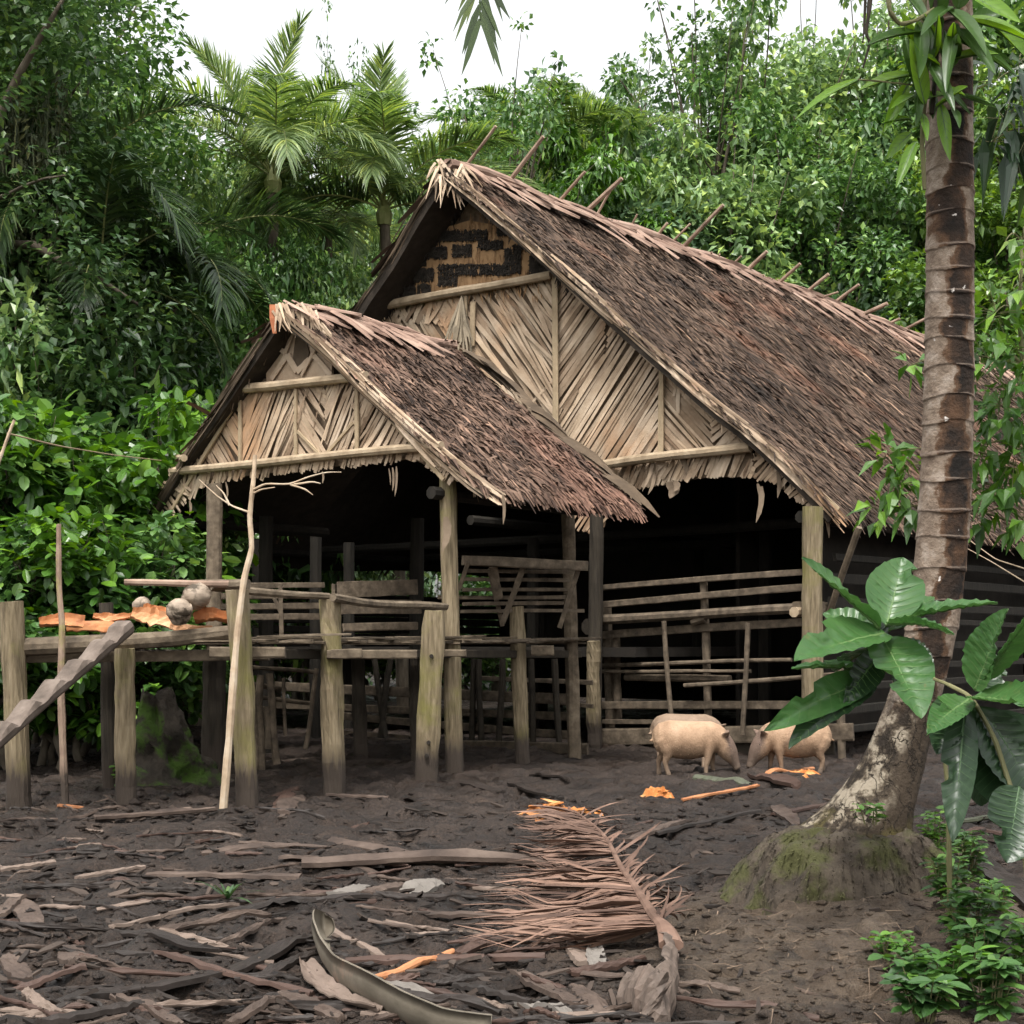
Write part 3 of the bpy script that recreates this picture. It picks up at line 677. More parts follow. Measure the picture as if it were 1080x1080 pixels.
# slat screen standing on the floor behind the hand rail
scr = thing('slat_screen', at(285, 690, 18.6), 'screen of wide grey slats seen through the porch behind the hand rail', 'screen')
for i, (a, b, w) in enumerate((((222, 618), (342, 617), .07), ((222, 629), (340, 628), .08), ((224, 640), (338, 639), .08), ((226, 651), (338, 650), .08), ((356, 622), (440, 619), .2), ((350, 640), (444, 640), .18), ((362, 662), (440, 660), .1))):
    mb = MB(); mb.plank(at(*a, 18.4), at(*b, 19.2), .03, w); mb.build('slat', MAT['pen_rail'], scr)
for a, b in (((285, 622), (298, 650)), ((296, 616), (297, 672)), ((352, 616), (352, 672)), ((232, 614), (233, 672))):
    mb = MB(); mb.plank(at(*a, 18.5), at(*b, 18.55), .05, .04, up=(0, 1, 0)); mb.build('upright', MAT['pen_rail'], scr)

# ------------------------------------------------------------------ slatted rack beside the porch post
rack = thing('slatted_rack', gp(575, 802), 'tilted rack of thin grey slats under a thick top beam, beside the porch post', 'rack')
post(552, 806, 545, 640, 16, parent=rack)
yA, yB = 17.9, 18.9
mb = MB(); mb.plank(at(488, 591, yA), at(619, 597, yB - .4), .1, .12, jit=.005); mb.build('top_beam', MAT['pen_rail'], rack)
for i, (ya, yb, xa, xb) in enumerate(((602, 603, 490, 604), (611, 612, 490, 600), (622, 622, 488, 598), (630, 630, 462, 596), (637, 636, 488, 594), (645, 644, 486, 616))):
    d = .15 + i * .07; mb = MB(); mb.plank(at(xa, ya, yA + d), at(xb, yb, yB + d - .3), .03, .045); mb.build('slat', MAT['pen_rail'], rack)
for a, b, Yk, w in (((552, 598), (530, 657), 18.3, .07), ((610, 600), (590, 662), 18.5, .06), ((494, 593), (484, 622), 17.8, .05), ((520, 598), (526, 632), 18.2, .11), ((516, 600), (530, 660), 18.6, .06)):
    mb = MB(); mb.plank(at(*a, Yk), at(*b, Yk + .15), w, .04, up=(0, 1, 0)); mb.build('strut', MAT['pen_rail'], rack)
for a, b, Ya, Yb in (((486, 677), (608, 673), 17.3, 19.6), ((556, 677), (632, 673), 18.5, 20.8)):
    mb = MB(); mb.plank(at(*a, Ya), at(*b, Yb), .06, .03); mb.build('cross_rail', MAT['pen_rail'], rack)

# ------------------------------------------------------------------ pole fence of the pig pen
pen = thing('pole_fence', gp(745, 796), 'fence of stacked horizontal poles and boards behind the pigs', 'fence')
post(627, 788, 626, 676, 15, parent=pen)
def prail(name, a, b, r, mat='pen_rail', flat=False, v=.0, v2=None):
    mb = MB(); A, B = pv(*a, v), pv(*b, v if v2 is None else v2)
    if flat: mb.plank(A, B, .05, r * 2, jit=.004, seg=7)
    else: mb.pole(A, B, r, r * random.uniform(.85, 1.05), seg=9, bend=.004, jit=.003)
    return mb.build(name, MAT[mat], pen)
prail('rail', (632, 620), (850, 603), .042, flat=True); prail('rail', (636, 638), (850, 619), .05, flat=True)
prail('top_log', (628, 654), (868, 640), .078, v=-.06); prail('rail', (630, 670), (852, 656), .058, flat=True, v=.02)
prail('pole', (634, 702), (835, 696), .034); prail('pole', (634, 708), (792, 708), .03, v=-.04); prail('pole', (660, 714), (770, 716), .055, v=.06); prail('pole', (722, 723), (884, 711), .034, v=-.12)
prail('pole', (884, 712), (1000, 700), .04, v=-.1)
prail('rail', (634, 744), (888, 744), .06, flat=True); prail('rail', (636, 761), (745, 762), .035, flat=True, v=.05)
prail('board', (634, 777), (900, 772), .12, flat=True, v=.02); prail('board', (632, 792), (880, 788), .1, 'dark_rail', flat=True, v=.1)
mb = MB(); a = pv(851, 646, -.16); mb.pole(a, a + hw(.0, -.0, 0) - hw(0, .35, 0) , .07, .07, seg=2); mb.build('beam_end', MAT['log'], pen)
mb = MB(); a = pv(620, 661, -.2); mb.pole(a, a + hw(0, .4, 0) - hw(0, 0, 0), .13, .13, seg=2); mb.build('beam_end', MAT['dark_rail'], pen)
for a, b, r, v in (((742, 614), (747, 766), .06, .08), ((650, 672), (652, 760), .06, .12), ((744, 652), (730, 656), .06, -.05), ((640, 640), (644, 790), .08, .2), ((860, 690), (864, 790), .05, .1), ((885, 700), (888, 800), .06, .05)):
    prail('upright', a, b, r, v=v)
for a, b, r, v in (((700, 655), (708, 756), .036, -.2), ((789, 657), (783, 775), .038, -.2)):
    prail('stake', a, b, r, v=v)

# low plank wall and pickets under the porch
low = thing('low_plank_fence', pv(420, 780, -1.2), 'low wall of wide pale planks under the porch floor', 'fence')
for a, b, h, v in (((250, 722), (610, 738), .16, -1.2), ((250, 742), (610, 756), .12, -1.15), ((330, 752), (610, 776), .12, -1.25), ((366, 783), (620, 790), .16, -1.5), ((500, 715), (625, 720), .07, -1), ((480, 728), (625, 745), .06, -.9), ((330, 770), (600, 788), .08, -1.0)):
    mb = MB(); mb.plank(pv(*a, v), pv(*b, v), .04, h, seg=6); mb.build('plank', MAT['pen_rail'], low)
for x, x2 in ((395, 408), (412, 400), (505, 508), (530, 526), (585, 590), (560, 562), (500, 497)):
    mb = MB(); mb.pole(pv(x, 695, -1.3), pv(x2, 787, -1.3), .05, .05); mb.build('upright', MAT['dark_rail'], low)
pick = thing('picket_fence', gp(300, 812), 'short crooked fence of upright sticks beneath the hand rail', 'fence')
for a, b, w in (((275, 712), (276, 812), 8), ((284, 710), (292, 806), 8), ((299, 715), (301, 776), 4), ((334, 705), (322, 790), 5), ((268, 745), (270, 812), 7), ((282, 745), (284, 790), 10)):
    mb = MB(); mb.pole(at(*a, 17.6), at(*b, 17.6), w * 17.6 / F / 2, bend=.02); mb.build('picket', MAT['pen_rail'], pick)
for a, b, w in (((266, 704), (332, 709), 5), ((266, 722), (300, 727), 6), ((268, 735), (330, 742), 5)):
    mb = MB(); mb.pole(at(*a, 17.75), at(*b, 18.4), w * 17.6 / F / 2, bend=.01); mb.build('rail', MAT['pen_rail'], pick)

# ------------------------------------------------------------------ notched ladder log
mb = MB()
A, B = at(132, 660, 13.55), np.array([-4.72, 11.0, gz(-4.72, 11.0) + .02])
n = 61; t = np.linspace(0, 1, n); P = A + np.outer(t, B - A); L = np.linalg.norm(B - A)
dirv = unit(B - A); side = unit(np.cross(dirv, [0, 0, 1.])); upv = np.cross(side, dirv)
for i in range(n):                                   # D-shaped log with sawtooth steps cut in the upper face
    ph = (t[i] * L / .34) % 1.0
    depth = .09 - .1 * (ph if ph < .85 else .85 * (1 - (ph - .85) / .15))
    if t[i] < .04: depth = .08
    ring = []
    for k in range(12):
        a = k / 12 * 2 * PI; x, z = .1 * math.cos(a), .1 * math.sin(a)
        if z > depth - .03: z = depth - .03 + (z - depth + .03) * .12
        ring.append(P[i] + side * x + upv * (z + .03 * math.sin(t[i] * PI)))
    mb.v.append(np.array(ring)); mb.n += 12
k = np.arange(12); k2 = (k + 1) % 12
mb.f.append(np.concatenate([np.stack([i * 12 + k, i * 12 + k2, i * 12 + 12 + k2, i * 12 + 12 + k], 1) for i in range(n - 1)])); mb.m.append(np.zeros((n - 1) * 12, np.int32))
mb.add(np.vstack([P[0], P[-1]])[:2], [])
mb.f.append(np.concatenate([np.stack([k2, k, np.full(12, n * 12)], 1), np.stack([(n - 1) * 12 + k, (n - 1) * 12 + k2, np.full(12, n * 12 + 1)], 1)])); mb.m.append(np.zeros(24, np.int32))
tag(mb.build('notched_ladder', M('grey_worn_log', [(.06, .046, .036), (.12, .093, .075), (.19, .152, .125)], 5, rough=.85, bump=.4)), 'grey log with steps notched into it, leaning up to the platform', 'ladder')

# ------------------------------------------------------------------ sticks
def chain(name, pts, r0, r1, mat, parent=None, sub=4, jit=.002):
    pts = np.asarray(pts, float); t = np.linspace(0, len(pts) - 1, (len(pts) - 1) * sub + 1); P = np.stack([np.interp(t, range(len(pts)), pts[:, j]) for j in range(3)], 1)
    P[1:-1] = (P[:-2] + 2 * P[1:-1] + P[2:]) / 4
    mb = MB(); mb.loft(P, np.linspace(r0, r1, len(P)) * (1 + RS.uniform(-.1, .1, len(P))), sides=8, jit=jit); return mb.build(name, mat, parent)
m_stick = M('mossy_stick', [(.17, .11, .08), (.3, .22, .16)], 6, (2, 2, 1), .85, .4, patch=(.24, .24, .05), patch_scale=1.6, patch_thr=(.55, .68), mud=.4)
tag(chain('thin_stake', [at(69, 856, 13.6), at(67, 800, 13.6), at(64, 720, 13.6), at(66, 660, 13.6), at(62, 620, 13.62), at(62, 553, 13.65)], .038, .022, m_stick), 'thin brown stake standing upright before the platform front', 'stake')
m_fork = M('pale_stick_bark', [(.28, .2, .13), (.42, .32, .22), (.5, .42, .32)], 5, rough=.85, bump=.3)
fork = thing('forked_stick', gp(236, 858), 'tall crooked forked stick leaning against the porch edge', 'stick')
Yf = 13.3
chain('stem', [at(235, 858, Yf), at(240, 800, Yf), at(246, 720, Yf + .02), at(250, 670, Yf + .05), at(257, 612, Yf + .1), at(266, 578, Yf + .12), at(263, 545, Yf + .15), at(267, 512, Yf + .15), at(269, 480, Yf + .2)], .038, .018, m_fork, fork)
for pts in ([(266, 517), (280, 510), (305, 511), (325, 503), (345, 498), (360, 498)], [(306, 511), (322, 516), (330, 522)], [(262, 540), (245, 534), (230, 524), (210, 506)], [(242, 533), (236, 520), (228, 512)], [(310, 511), (330, 508), (338, 510)], [(268, 520), (276, 516), (290, 514)]):
    chain('twig', [at(x, y, Yf + .15 - .002 * (x - 262)) for x, y in pts], .011, .004, m_fork, fork, jit=.001)
mb = MB(); mb.pole(at(131, 614, 13.75), at(248, 616, 13.95), .03, .036, seg=6); tag(mb.build('resting_pole', MAT['stick']), 'short reddish pole lying level above the coconuts', 'pole')
tag(chain('leaning_twig', [at(-48, 880, 13.0), at(-40, 700, 13.0), at(-22, 570, 13.0), at(-6, 500, 13.0), at(3, 475, 13.0), at(15, 443, 13.0)], .026, .012, m_fork), 'bare pole standing at the frame, carrying the thin wire', 'twig')
tag(chain('sagging_wire', [at(8, 457, 13), at(60, 470, 15), at(120, 480, 18), at(172, 486, 20.3)], .007, .007, MAT['batten'], sub=6, jit=0), 'thin pale wire sagging from the porch roof past the bushes', 'wire')
for i, (a, b, c) in enumerate((((1012, 562), (1050, 590), (1094, 604)), ((1008, 572), (1045, 592), (1094, 622)))):
    tag(chain('hanging_cable', [at(*a, 23.4), at(*b, 16), at(*c, 12.3)], .006, .006, MAT['log'], sub=8, jit=0), ['upper thin pale cable slung behind the palm trunk', 'lower thin pale cable slung behind the palm trunk'][i], 'cable')
# posts holding the wire at its outer end, outside the picture's edge
# ------------------------------------------------------------------ coconuts and bark on the platform
m_nut = M('coconut_husk', [(.12, .09, .065), (.28, .22, .165), (.42, .34, .26)], 5, (1, 1, 3), rough=.7, bump=.3, patch=(.06, .045, .03), patch_scale=4, patch_thr=(.5, .58))
def coconut(x, y, Y, rpx, label, tilt):
    c = at(x, y, Y); r = rpx * Y / F
    th = np.linspace(0, PI, 15)[1:-1]; P = []
    ax = unit(np.array([math.cos(tilt), -.4, math.sin(tilt)]))
    zz = np.linspace(-1, 1, 15); pts = c + np.outer(zz * r * 1.06, ax); rad = r * np.sqrt(np.clip(1 - zz ** 2, .004, 1)) * (1 + .04 * np.sin(zz * 4))
    pts = pts + RS.normal(0, r * .02, pts.shape); mb = MB(); mb.loft(pts, rad * (1 + RS.normal(0, .015, 15)), rad * .93, sides=20, jit=r * .012)
    return tag(mb.build('coconut', m_nut, smooth=True), label, 'coconut')
coconut(189, 645, 13.75, 13.5, 'lower of the two brown coconuts stacked on the platform', 1.4)
coconut(207, 629, 13.9, 15.5, 'pale round coconut resting on top of another coconut', .7)
coconut(149, 638, 14.6, 9, 'small grey coconut behind the orange bark on the platform', .2)
m_bark = M('orange_bark', [(.26, .085, .034), (.4, .16, .06), (.5, .25, .11)], 4, rough=.7, bump=.25, patch=(.28, .1, .05), patch_scale=2.5, patch_thr=(.55, .7))
m_bark2 = M('peach_bark', [(.42, .19, .08), (.54, .28, .14), (.6, .37, .22)], 4, rough=.7, bump=.2)
def sheet(name, pts, w, mat, cup=.03, th=.012, seed=0, rag=.15, parent=None, up=(0, 0, 1.), roll=0.0, smooth=False, dens=3, pleat=0.0):
    """cupped bark sheet along a centre line, with thickness and ragged edges"""
    rs = np.random.RandomState(seed); pts = np.asarray(pts, float); n = max(8, len(pts) * dens)
    t = np.linspace(0, len(pts) - 1, n); P = np.stack([np.interp(t, range(len(pts)), pts[:, j]) for j in range(3)], 1)
    for _ in range(2): P[1:-1] = (P[:-2] + 2 * P[1:-1] + P[2:]) / 4
    tan = unit(np.gradient(P, axis=0)); sd = unit(np.cross(tan, np.array(up, float))); nn = np.cross(sd, tan)
    if roll:
        cr, sr_ = math.cos(roll), math.sin(roll); sd, nn = sd * cr + nn * sr_, nn * cr - sd * sr_
    wv = np.interp(np.linspace(0, 1, n), np.linspace(0, 1, np.size(w)), np.atleast_1d(w)) if np.size(w) > 1 else np.full(n, w)
    wv = wv * (1 + rs.uniform(-rag, rag, n)); m = 7; uu = np.linspace(-.5, .5, m)
    off = rs.normal(0, .0 if smooth else .004, (n, m))
    off = off + pleat * np.sin(np.arange(n) * 1.6)[:, None] * np.linspace(.3, 1, m)[None] if pleat else off
    top = P[:, None] + sd[:, None] * (wv[:, None] * uu)[..., None] + nn[:, None] * (cup * (4 * uu ** 2)[None] + off)[..., None]
    bt = top - nn[:, None] * th
    V = np.concatenate([top.reshape(-1, 3), bt.reshape(-1, 3)]); N2 = n * m
    i = np.arange(n - 1)[:, None] * m + np.arange(m - 1)[None]; q = np.stack([i, i + m, i + m + 1, i + 1], -1).reshape(-1, 4)
    e = [[r * m, r * m + N2, (r + 1) * m + N2, (r + 1) * m] for r in range(n - 1)] + [[r * m + m - 1, (r + 1) * m + m - 1, (r + 1) * m + m - 1 + N2, r * m + m - 1 + N2] for r in range(n - 1)]
    e += [[c, c + 1, c + 1 + N2, c + N2] for c in range(m - 1)] + [[(n - 1) * m + c + 1, (n - 1) * m + c, (n - 1) * m + c + N2, (n - 1) * m + c + 1 + N2] for c in range(m - 1)]
    mb = MB(); mb.add(V, [q[:, ::-1], q + N2, np.array(e)]); return mb.build(name, mat, parent, smooth=smooth)
SH = [([(42, 660), (64, 657), (88, 660)], 13.95, [.1, .2, .16], m_bark, .06, -.7, 'rust orange bark sheet at the outer end of the platform by the thin stake'),
 ([(70, 657), (100, 655), (136, 658)], 14.15, [.12, .17, .2], m_bark, -.05, -.5, 'rust orange bark sheet lying between the thin stake and the ladder head'),
 ([(98, 651), (116, 654), (140, 651)], 14.3, [.05, .1, .06], m_bark2, .04, -.9, 'narrow curled orange strip on top of the rust orange sheets'),
 ([(138, 650), (158, 655), (186, 660)], 14.1, [.1, .22, .18], m_bark2, .07, -.8, 'broad pale orange bark sheet beside the coconuts'),
 ([(150, 643), (170, 648), (196, 652)], 14.35, [.08, .12, .1], m_bark, .05, -.6, 'orange bark strip propped behind the broad pale sheet'),
 ([(180, 656), (200, 660), (224, 660)], 14.0, [.1, .13, .07], m_bark2, -.04, -.5, 'pale orange bark scrap under the coconuts'),
 ([(206, 657), (222, 652), (243, 657)], 13.95, [.1, .17, .08], m_bark, .08, -.7, 'curled dark orange bark piece at the platform corner beside the coconuts')]
for i, (pts, Y, w, mt, cu, ro, lab) in enumerate(SH):
    tag(sheet('bark_sheet', [at(x, y, Y + .03 * k) for k, (x, y) in enumerate(pts)], w, mt, cu, seed=i + 1, roll=ro, dens=4, rag=.22), lab, 'bark', 'orange bark on the platform')

# ------------------------------------------------------------------ pigs
m_pig = bpy.data.materials.new('pig_hide'); m_pig.use_nodes = True
def pig_material(name, dark_x, spots):
    m = M(name, [(.2, .122, .073), (.34, .22, .137), (.43, .295, .195)], 3.5, rough=.75, bump=.7, bscale=45, bdist=.012, patch=(.09, .06, .045), patch_scale=2.2, patch_thr=spots)
    nt = m.node_tree; N, L = nt.nodes, nt.links; b = N['Principled BSDF']; src = b.inputs['Base Color'].links[0].from_socket
    tc = N.new('ShaderNodeTexCoord'); sx = N.new('ShaderNodeSeparateXYZ'); L.new(tc.outputs['Object'], sx.inputs[0])
    nz = N.new('ShaderNodeTexNoise'); nz.inputs['Scale'].default_value = 7; L.new(tc.outputs['Object'], nz.inputs['Vector'])
    ad = N.new('ShaderNodeMath'); ad.operation = 'MULTIPLY_ADD'; ad.inputs[1].default_value = .3; L.new(nz.outputs['Fac'], ad.inputs[0]); L.new(sx.outputs['X'], ad.inputs[2])
    mr = N.new('ShaderNodeMapRange'); mr.inputs['From Min'].default_value = dark_x; mr.inputs['From Max'].default_value = dark_x + .09; L.new(ad.outputs[0], mr.inputs['Value'])
    mx = N.new('ShaderNodeMix'); mx.data_type = 'RGBA'; mx.inputs['B'].default_value = (.12, .08, .06, 1)
    L.new(mr.outputs['Result'], mx.inputs['Factor']); L.new(src, mx.inputs['A'])
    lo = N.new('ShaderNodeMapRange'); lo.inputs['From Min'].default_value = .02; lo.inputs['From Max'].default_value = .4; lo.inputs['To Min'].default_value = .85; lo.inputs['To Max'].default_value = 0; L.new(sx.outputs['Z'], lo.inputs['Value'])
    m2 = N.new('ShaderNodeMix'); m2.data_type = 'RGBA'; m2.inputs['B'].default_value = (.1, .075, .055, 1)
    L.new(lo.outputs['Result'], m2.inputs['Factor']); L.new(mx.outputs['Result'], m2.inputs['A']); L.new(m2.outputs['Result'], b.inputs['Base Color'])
    return m
def oval(mb, prof, side_y=0.0, sides=28):
    """closed ring loft in the x-z plane: (x, y, z, half width, half height)"""
    P = np.array([[p[0], p[1] + side_y, p[2]] for p in prof]); mb.loft(P, np.array([p[3] for p in prof]), np.array([p[4] for p in prof]), sides=sides, up=(0, 0, 1) if abs(prof[-1][0] - prof[0][0]) > abs(prof[-1][2] - prof[0][2]) else (1, 0, 0))
m_eye = M('dark_eye', [(.01, .008, .006), (.02, .015, .01)], 5, rough=.15, bump=0)
m_brist = M('pig_bristle', [(.3, .195, .12), (.42, .3, .2)], 9, rough=.8, bump=0, icols=[(.35, .33, .3), (.8, .78, .75), (1, 1, 1), (1.4, 1.35, 1.3)], ipos=[0, .3, .7, 1])
def pig(loc, yaw, scale, label, mat, steps=(0, 0, 0, 0), head=1.0):
    mb = MB()
    oval(mb, [(-.53, 0, .44, .03, .05), (-.51, 0, .44, .1, .12), (-.45, 0, .445, .16, .175), (-.33, 0, .44, .195, .215), (-.15, 0, .425, .205, .225), (.02, 0, .42, .205, .225), (.18, 0, .435, .19, .21), (.3, 0, .45, .165, .195), (.4, 0, .44, .14, .165), (.46, 0, .42, .12, .14)])
    hz = -.03 * head
    oval(mb, [(.34, 0, .45, .12, .15), (.44, 0, .415, .125, .145), (.52, 0, .355 + hz, .12, .135), (.58, 0, .285 + hz, .1, .112), (.622, 0, .22 + hz, .072, .08), (.65, 0, .17 + hz, .056, .06), (.668, 0, .13 + hz, .056, .056), (.676, 0, .11 + hz, .05, .048)])
    fl, fr, rl, rr = steps
    for sy, dx in ((.105, fl), (-.105, fr)):
        oval(mb, [(.27, sy * .9, .42, .085, .1), (.28 + dx * .25, sy, .31, .066, .075), (.285 + dx * .55, sy, .22, .045, .05), (.275 + dx * .8, sy, .13, .033, .036), (.28 + dx * .95, sy, .06, .031, .033), (.29 + dx, sy, .025, .038, .044), (.3 + dx, sy, .0, .036, .046)], sides=10)
    for sy, dx in ((.105, rl), (-.105, rr)):
        oval(mb, [(-.36, sy * .85, .44, .11, .15), (-.34 + dx * .2, sy, .32, .085, .11), (-.36 + dx * .45, sy, .24, .055, .065), (-.415 + dx * .7, sy, .17, .036, .042), (-.405 + dx * .85, sy, .09, .031, .034), (-.39 + dx, sy, .03, .037, .042), (-.38 + dx, sy, .0, .036, .046)], sides=10)
    for sy in (1, -1):          # ears: flat leaf shapes leaning forward
        b = np.array([.475, sy * .085, .5 + hz]); d = unit(np.array([.45, sy * .55, .35])); pts = b + np.outer(np.linspace(-.03, .15, 6), d)
        mb.loft(pts, np.array([.03, .055, .062, .052, .03, .008]), np.array([.02, .02, .018, .016, .013, .008]), sides=10, up=(0, -sy * .6, .8))
    t = np.linspace(0, 1, 9); mb.loft(np.stack([-.52 - .07 * t, .03 * np.sin(t * 7), .5 - .13 * t + .03 * np.cos(t * 7)], 1), np.linspace(.018, .011, 9), sides=8)
    tmp = mb.build('pig', mat)
    rm = tmp.modifiers.new('r', 'REMESH'); rm.mode = 'VOXEL'; rm.voxel_size = .0125
    sm = tmp.modifiers.new('s', 'SMOOTH'); sm.factor = .5; sm.iterations = 12
    dg = bpy.context.evaluated_depsgraph_get(); dg.update()
    me = bpy.data.meshes.new_from_object(tmp.evaluated_get(dg)); tmp.modifiers.clear(); tmp.data = me
    me.polygons.foreach_set('use_smooth', np.ones(len(me.polygons), bool))
    nv = len(me.vertices); co_ = np.zeros(nv * 3); me.vertices.foreach_get('co', co_); no_ = np.zeros(nv * 3); me.vertices.foreach_get('normal', no_); co_ = co_.reshape(-1, 3); no_ = no_.reshape(-1, 3)
    pick_ = RS.choice(nv, min(nv, 2600), False); pick_ = pick_[co_[pick_, 2] > .2]; c = co_[pick_]; dd = unit(no_[pick_] * .2 + np.array([-.75, 0, -.35]) + RS.normal(0, .22, (len(pick_), 3))); hl = RS.uniform(.008, .02, len(pick_))[:, None]
    hb = MB(); hb.ribbons(np.stack([c - no_[pick_] * .002, c + dd * hl * .5 + no_[pick_] * .003, c + dd * hl], 1), unit(np.cross(dd, no_[pick_])), np.tile([.003, .0028, .001], (len(pick_), 1))); hb.build('bristles', m_brist, tmp)
    for sy in (1, -1):
        e = MB(); c = np.array([.555, sy * .098, .395 + hz]); zz = np.linspace(-1, 1, 7)
        e.loft(c + np.outer(zz * .013, [0, 1, 0]), .013 * np.sqrt(np.clip(1 - zz ** 2, .01, 1)), sides=8); e.build('eye', m_eye, tmp, True)
    tmp.location = Vector((float(loc[0]), float(loc[1]), gz(loc[0], loc[1]) - .01)); tmp.rotation_euler = (0, 0, yaw); tmp.scale = (scale * .86, scale * .98, scale * 1.06)
    return tag(tmp, label, 'pig', 'pigs rooting by the fence')
g = gp(728, 816); pig(g, -.12, .94, 'pale pig facing the palm with its dark snout down to the mud', pig_material('pale_pig_hide', .63, (.66, .78)), (.05, -.06, -.06, .08))
g = gp(838, 812); pig(g, PI + .12, .96, 'tan pig with dark back patches facing another pig, partly behind the big leaves', pig_material('patched_pig_hide', .62, (.52, .62)), (-.05, .06, .05, -.07))
g = gp(724, 803); pig(g, .12, 1.0, 'grey brown pig almost hidden behind the pale pig', M('grey_pig_hide', [(.16, .11, .075), (.28, .2, .14)], 6, rough=.75, bump=.3, bscale=60, bdist=.006), (.06, -.05, .04, -.04))
# ------------------------------------------------------------------ ground: one sheet, dense where the camera sees mud
def axis_pts(lo, hi, step, far, grow=1.35):
    a = list(np.arange(lo, hi + 1e-6, step)); s = step
    while a[-1] < far: s *= grow; a.append(a[-1] + s)
    s = step
    while a[0] > -far: s *= grow; a.insert(0, a[0] - s)
    return np.array(a)
xs = axis_pts(-7.5, 7.5, .034, 150); ya = list(np.arange(5.2, 10, .03)) + list(np.arange(10, 16, .04)) + list(np.arange(16, 27, .08))
s = .1
while ya[-1] < 150: s *= 1.3; ya.append(ya[-1] + s)
s = .06
while ya[0] > -60: s *= 1.35; ya.insert(0, ya[0] - s)
ys = np.array(ya)
XX, YY = np.meshgrid(xs, ys); ZZ = ground_h(XX, YY)
nx, ny = len(xs), len(ys); i = np.arange(ny - 1)[:, None] * nx + np.arange(nx - 1)[None]
mb = MB(); mb.add(np.stack([XX, YY, ZZ], -1).reshape(-1, 3), [np.stack([i, i + 1, i + nx + 1, i + nx], -1).reshape(-1, 4)])
def mud_material():
    m = bpy.data.materials.new('trampled_mud'); m.use_nodes = True; nt = m.node_tree; N, L = nt.nodes, nt.links; b = N['Principled BSDF']
    tc = N.new('ShaderNodeTexCoord')
    def noise(s, d=6, r=.6):
        n = N.new('ShaderNodeTexNoise'); n.inputs['Scale'].default_value = s; n.inputs['Detail'].default_value = d; n.inputs['Roughness'].default_value = r; L.new(tc.outputs['Object'], n.inputs['Vector']); return n
    a = noise(2.2); r = ramp(nt, [(.009, .0058, .004), (.026, .017, .012), (.052, .036, .027)], [.3, .52, .72]); L.new(a.outputs['Fac'], r.inputs['Fac'])
    f = noise(38, 4); fr = ramp(nt, [(.45, .43, .4), (1, 1, 1), (1.6, 1.55, 1.5)], [.3, .5, .75]); L.new(f.outputs['Fac'], fr.inputs['Fac'])
    mx = N.new('ShaderNodeMix'); mx.data_type = 'RGBA'; mx.blend_type = 'MULTIPLY'; mx.inputs['Factor'].default_value = 1; L.new(r.outputs['Color'], mx.inputs['A']); L.new(fr.outputs['Color'], mx.inputs['B'])
    # drier brown earth round the palm root
    sx = N.new('ShaderNodeVectorMath'); sx.operation = 'DISTANCE'; sx.inputs[1].default_value = (2.0, 7.4, 0); L.new(tc.outputs['Object'], sx.inputs[0])
    w = noise(1.6); ad = N.new('ShaderNodeMath'); ad.operation = 'MULTIPLY_ADD'; ad.inputs[1].default_value = 1.6; L.new(w.outputs['Fac'], ad.inputs[0]); L.new(sx.outputs['Value'], ad.inputs[2])
    mr = N.new('ShaderNodeMapRange'); mr.inputs['From Min'].default_value = 1.9; mr.inputs['From Max'].default_value = 2.7; mr.inputs['To Min'].default_value = 1; mr.inputs['To Max'].default_value = 0; L.new(ad.outputs[0], mr.inputs['Value'])
    br = ramp(nt, [(.028, .019, .012), (.066, .046, .03), (.105, .077, .053)], [.3, .5, .72]); L.new(noise(6).outputs['Fac'], br.inputs['Fac'])
    m2 = N.new('ShaderNodeMix'); m2.data_type = 'RGBA'; L.new(mr.outputs['Result'], m2.inputs['Factor']); L.new(mx.outputs['Result'], m2.inputs['A']); L.new(br.outputs['Color'], m2.inputs['B'])
    L.new(m2.outputs['Result'], b.inputs['Base Color'])
    rg = N.new('ShaderNodeMapRange'); rg.inputs['From Min'].default_value = .42; rg.inputs['From Max'].default_value = .6; rg.inputs['To Min'].default_value = .38; rg.inputs['To Max'].default_value = .9; L.new(noise(1.1, 4).outputs['Fac'], rg.inputs['Value']); L.new(rg.outputs['Result'], b.inputs['Roughness'])
    b.inputs['Specular IOR Level'].default_value = .35
    h1 = noise(55, 6, .65); h2 = noise(14, 5)
    ha = N.new('ShaderNodeMath'); ha.operation = 'MULTIPLY_ADD'; ha.inputs[1].default_value = 2.2; L.new(h2.outputs['Fac'], ha.inputs[0]); L.new(h1.outputs['Fac'], ha.inputs[2])
    bp = N.new('ShaderNodeBump'); bp.inputs['Strength'].default_value = 1.0; bp.inputs['Distance'].default_value = .026; L.new(ha.outputs[0], bp.inputs['Height']); L.new(bp.outputs['Normal'], b.inputs['Normal'])
    return m
MUD = mud_material()
tag(mb.build('ground', MUD, smooth=True), 'dark trampled mud yard in front of the longhouse', 'ground', kind='structure')

# ------------------------------------------------------------------ uncountable litter
m_chip = M('litter_chips', [(.02, .0148, .0118), (.048, .036, .029)], 5, rough=.8, bump=.2, icols=[(.3, .28, .26), (.8, .78, .75), (1.2, 1.15, 1.1), (2.4, 2.3, 2.2)], ipos=[0, .4, .8, 1])
mb = MB(); N = 2300
px_ = RS.uniform(-60, 1130, N); py_ = 720 + (1085 - 720) * RS.uniform(0, 1, N) ** .8
Yc = F * EYE / (py_ - HOR); Xc = (px_ - 540) / F * Yc
ok = ((Yc < 14.5) | (px_ < 240)) & ~((px_ > 720) & (py_ > 930) & (RS.uniform(0, 1, N) < .75)); Xc, Yc = Xc[ok], Yc[ok]; N = len(Xc)
a = RS.uniform(0, 2 * PI, N); L_ = RS.uniform(.015, .085, N) * (Yc / 9) ** .5; W_ = L_ * RS.uniform(.1, .5, N)
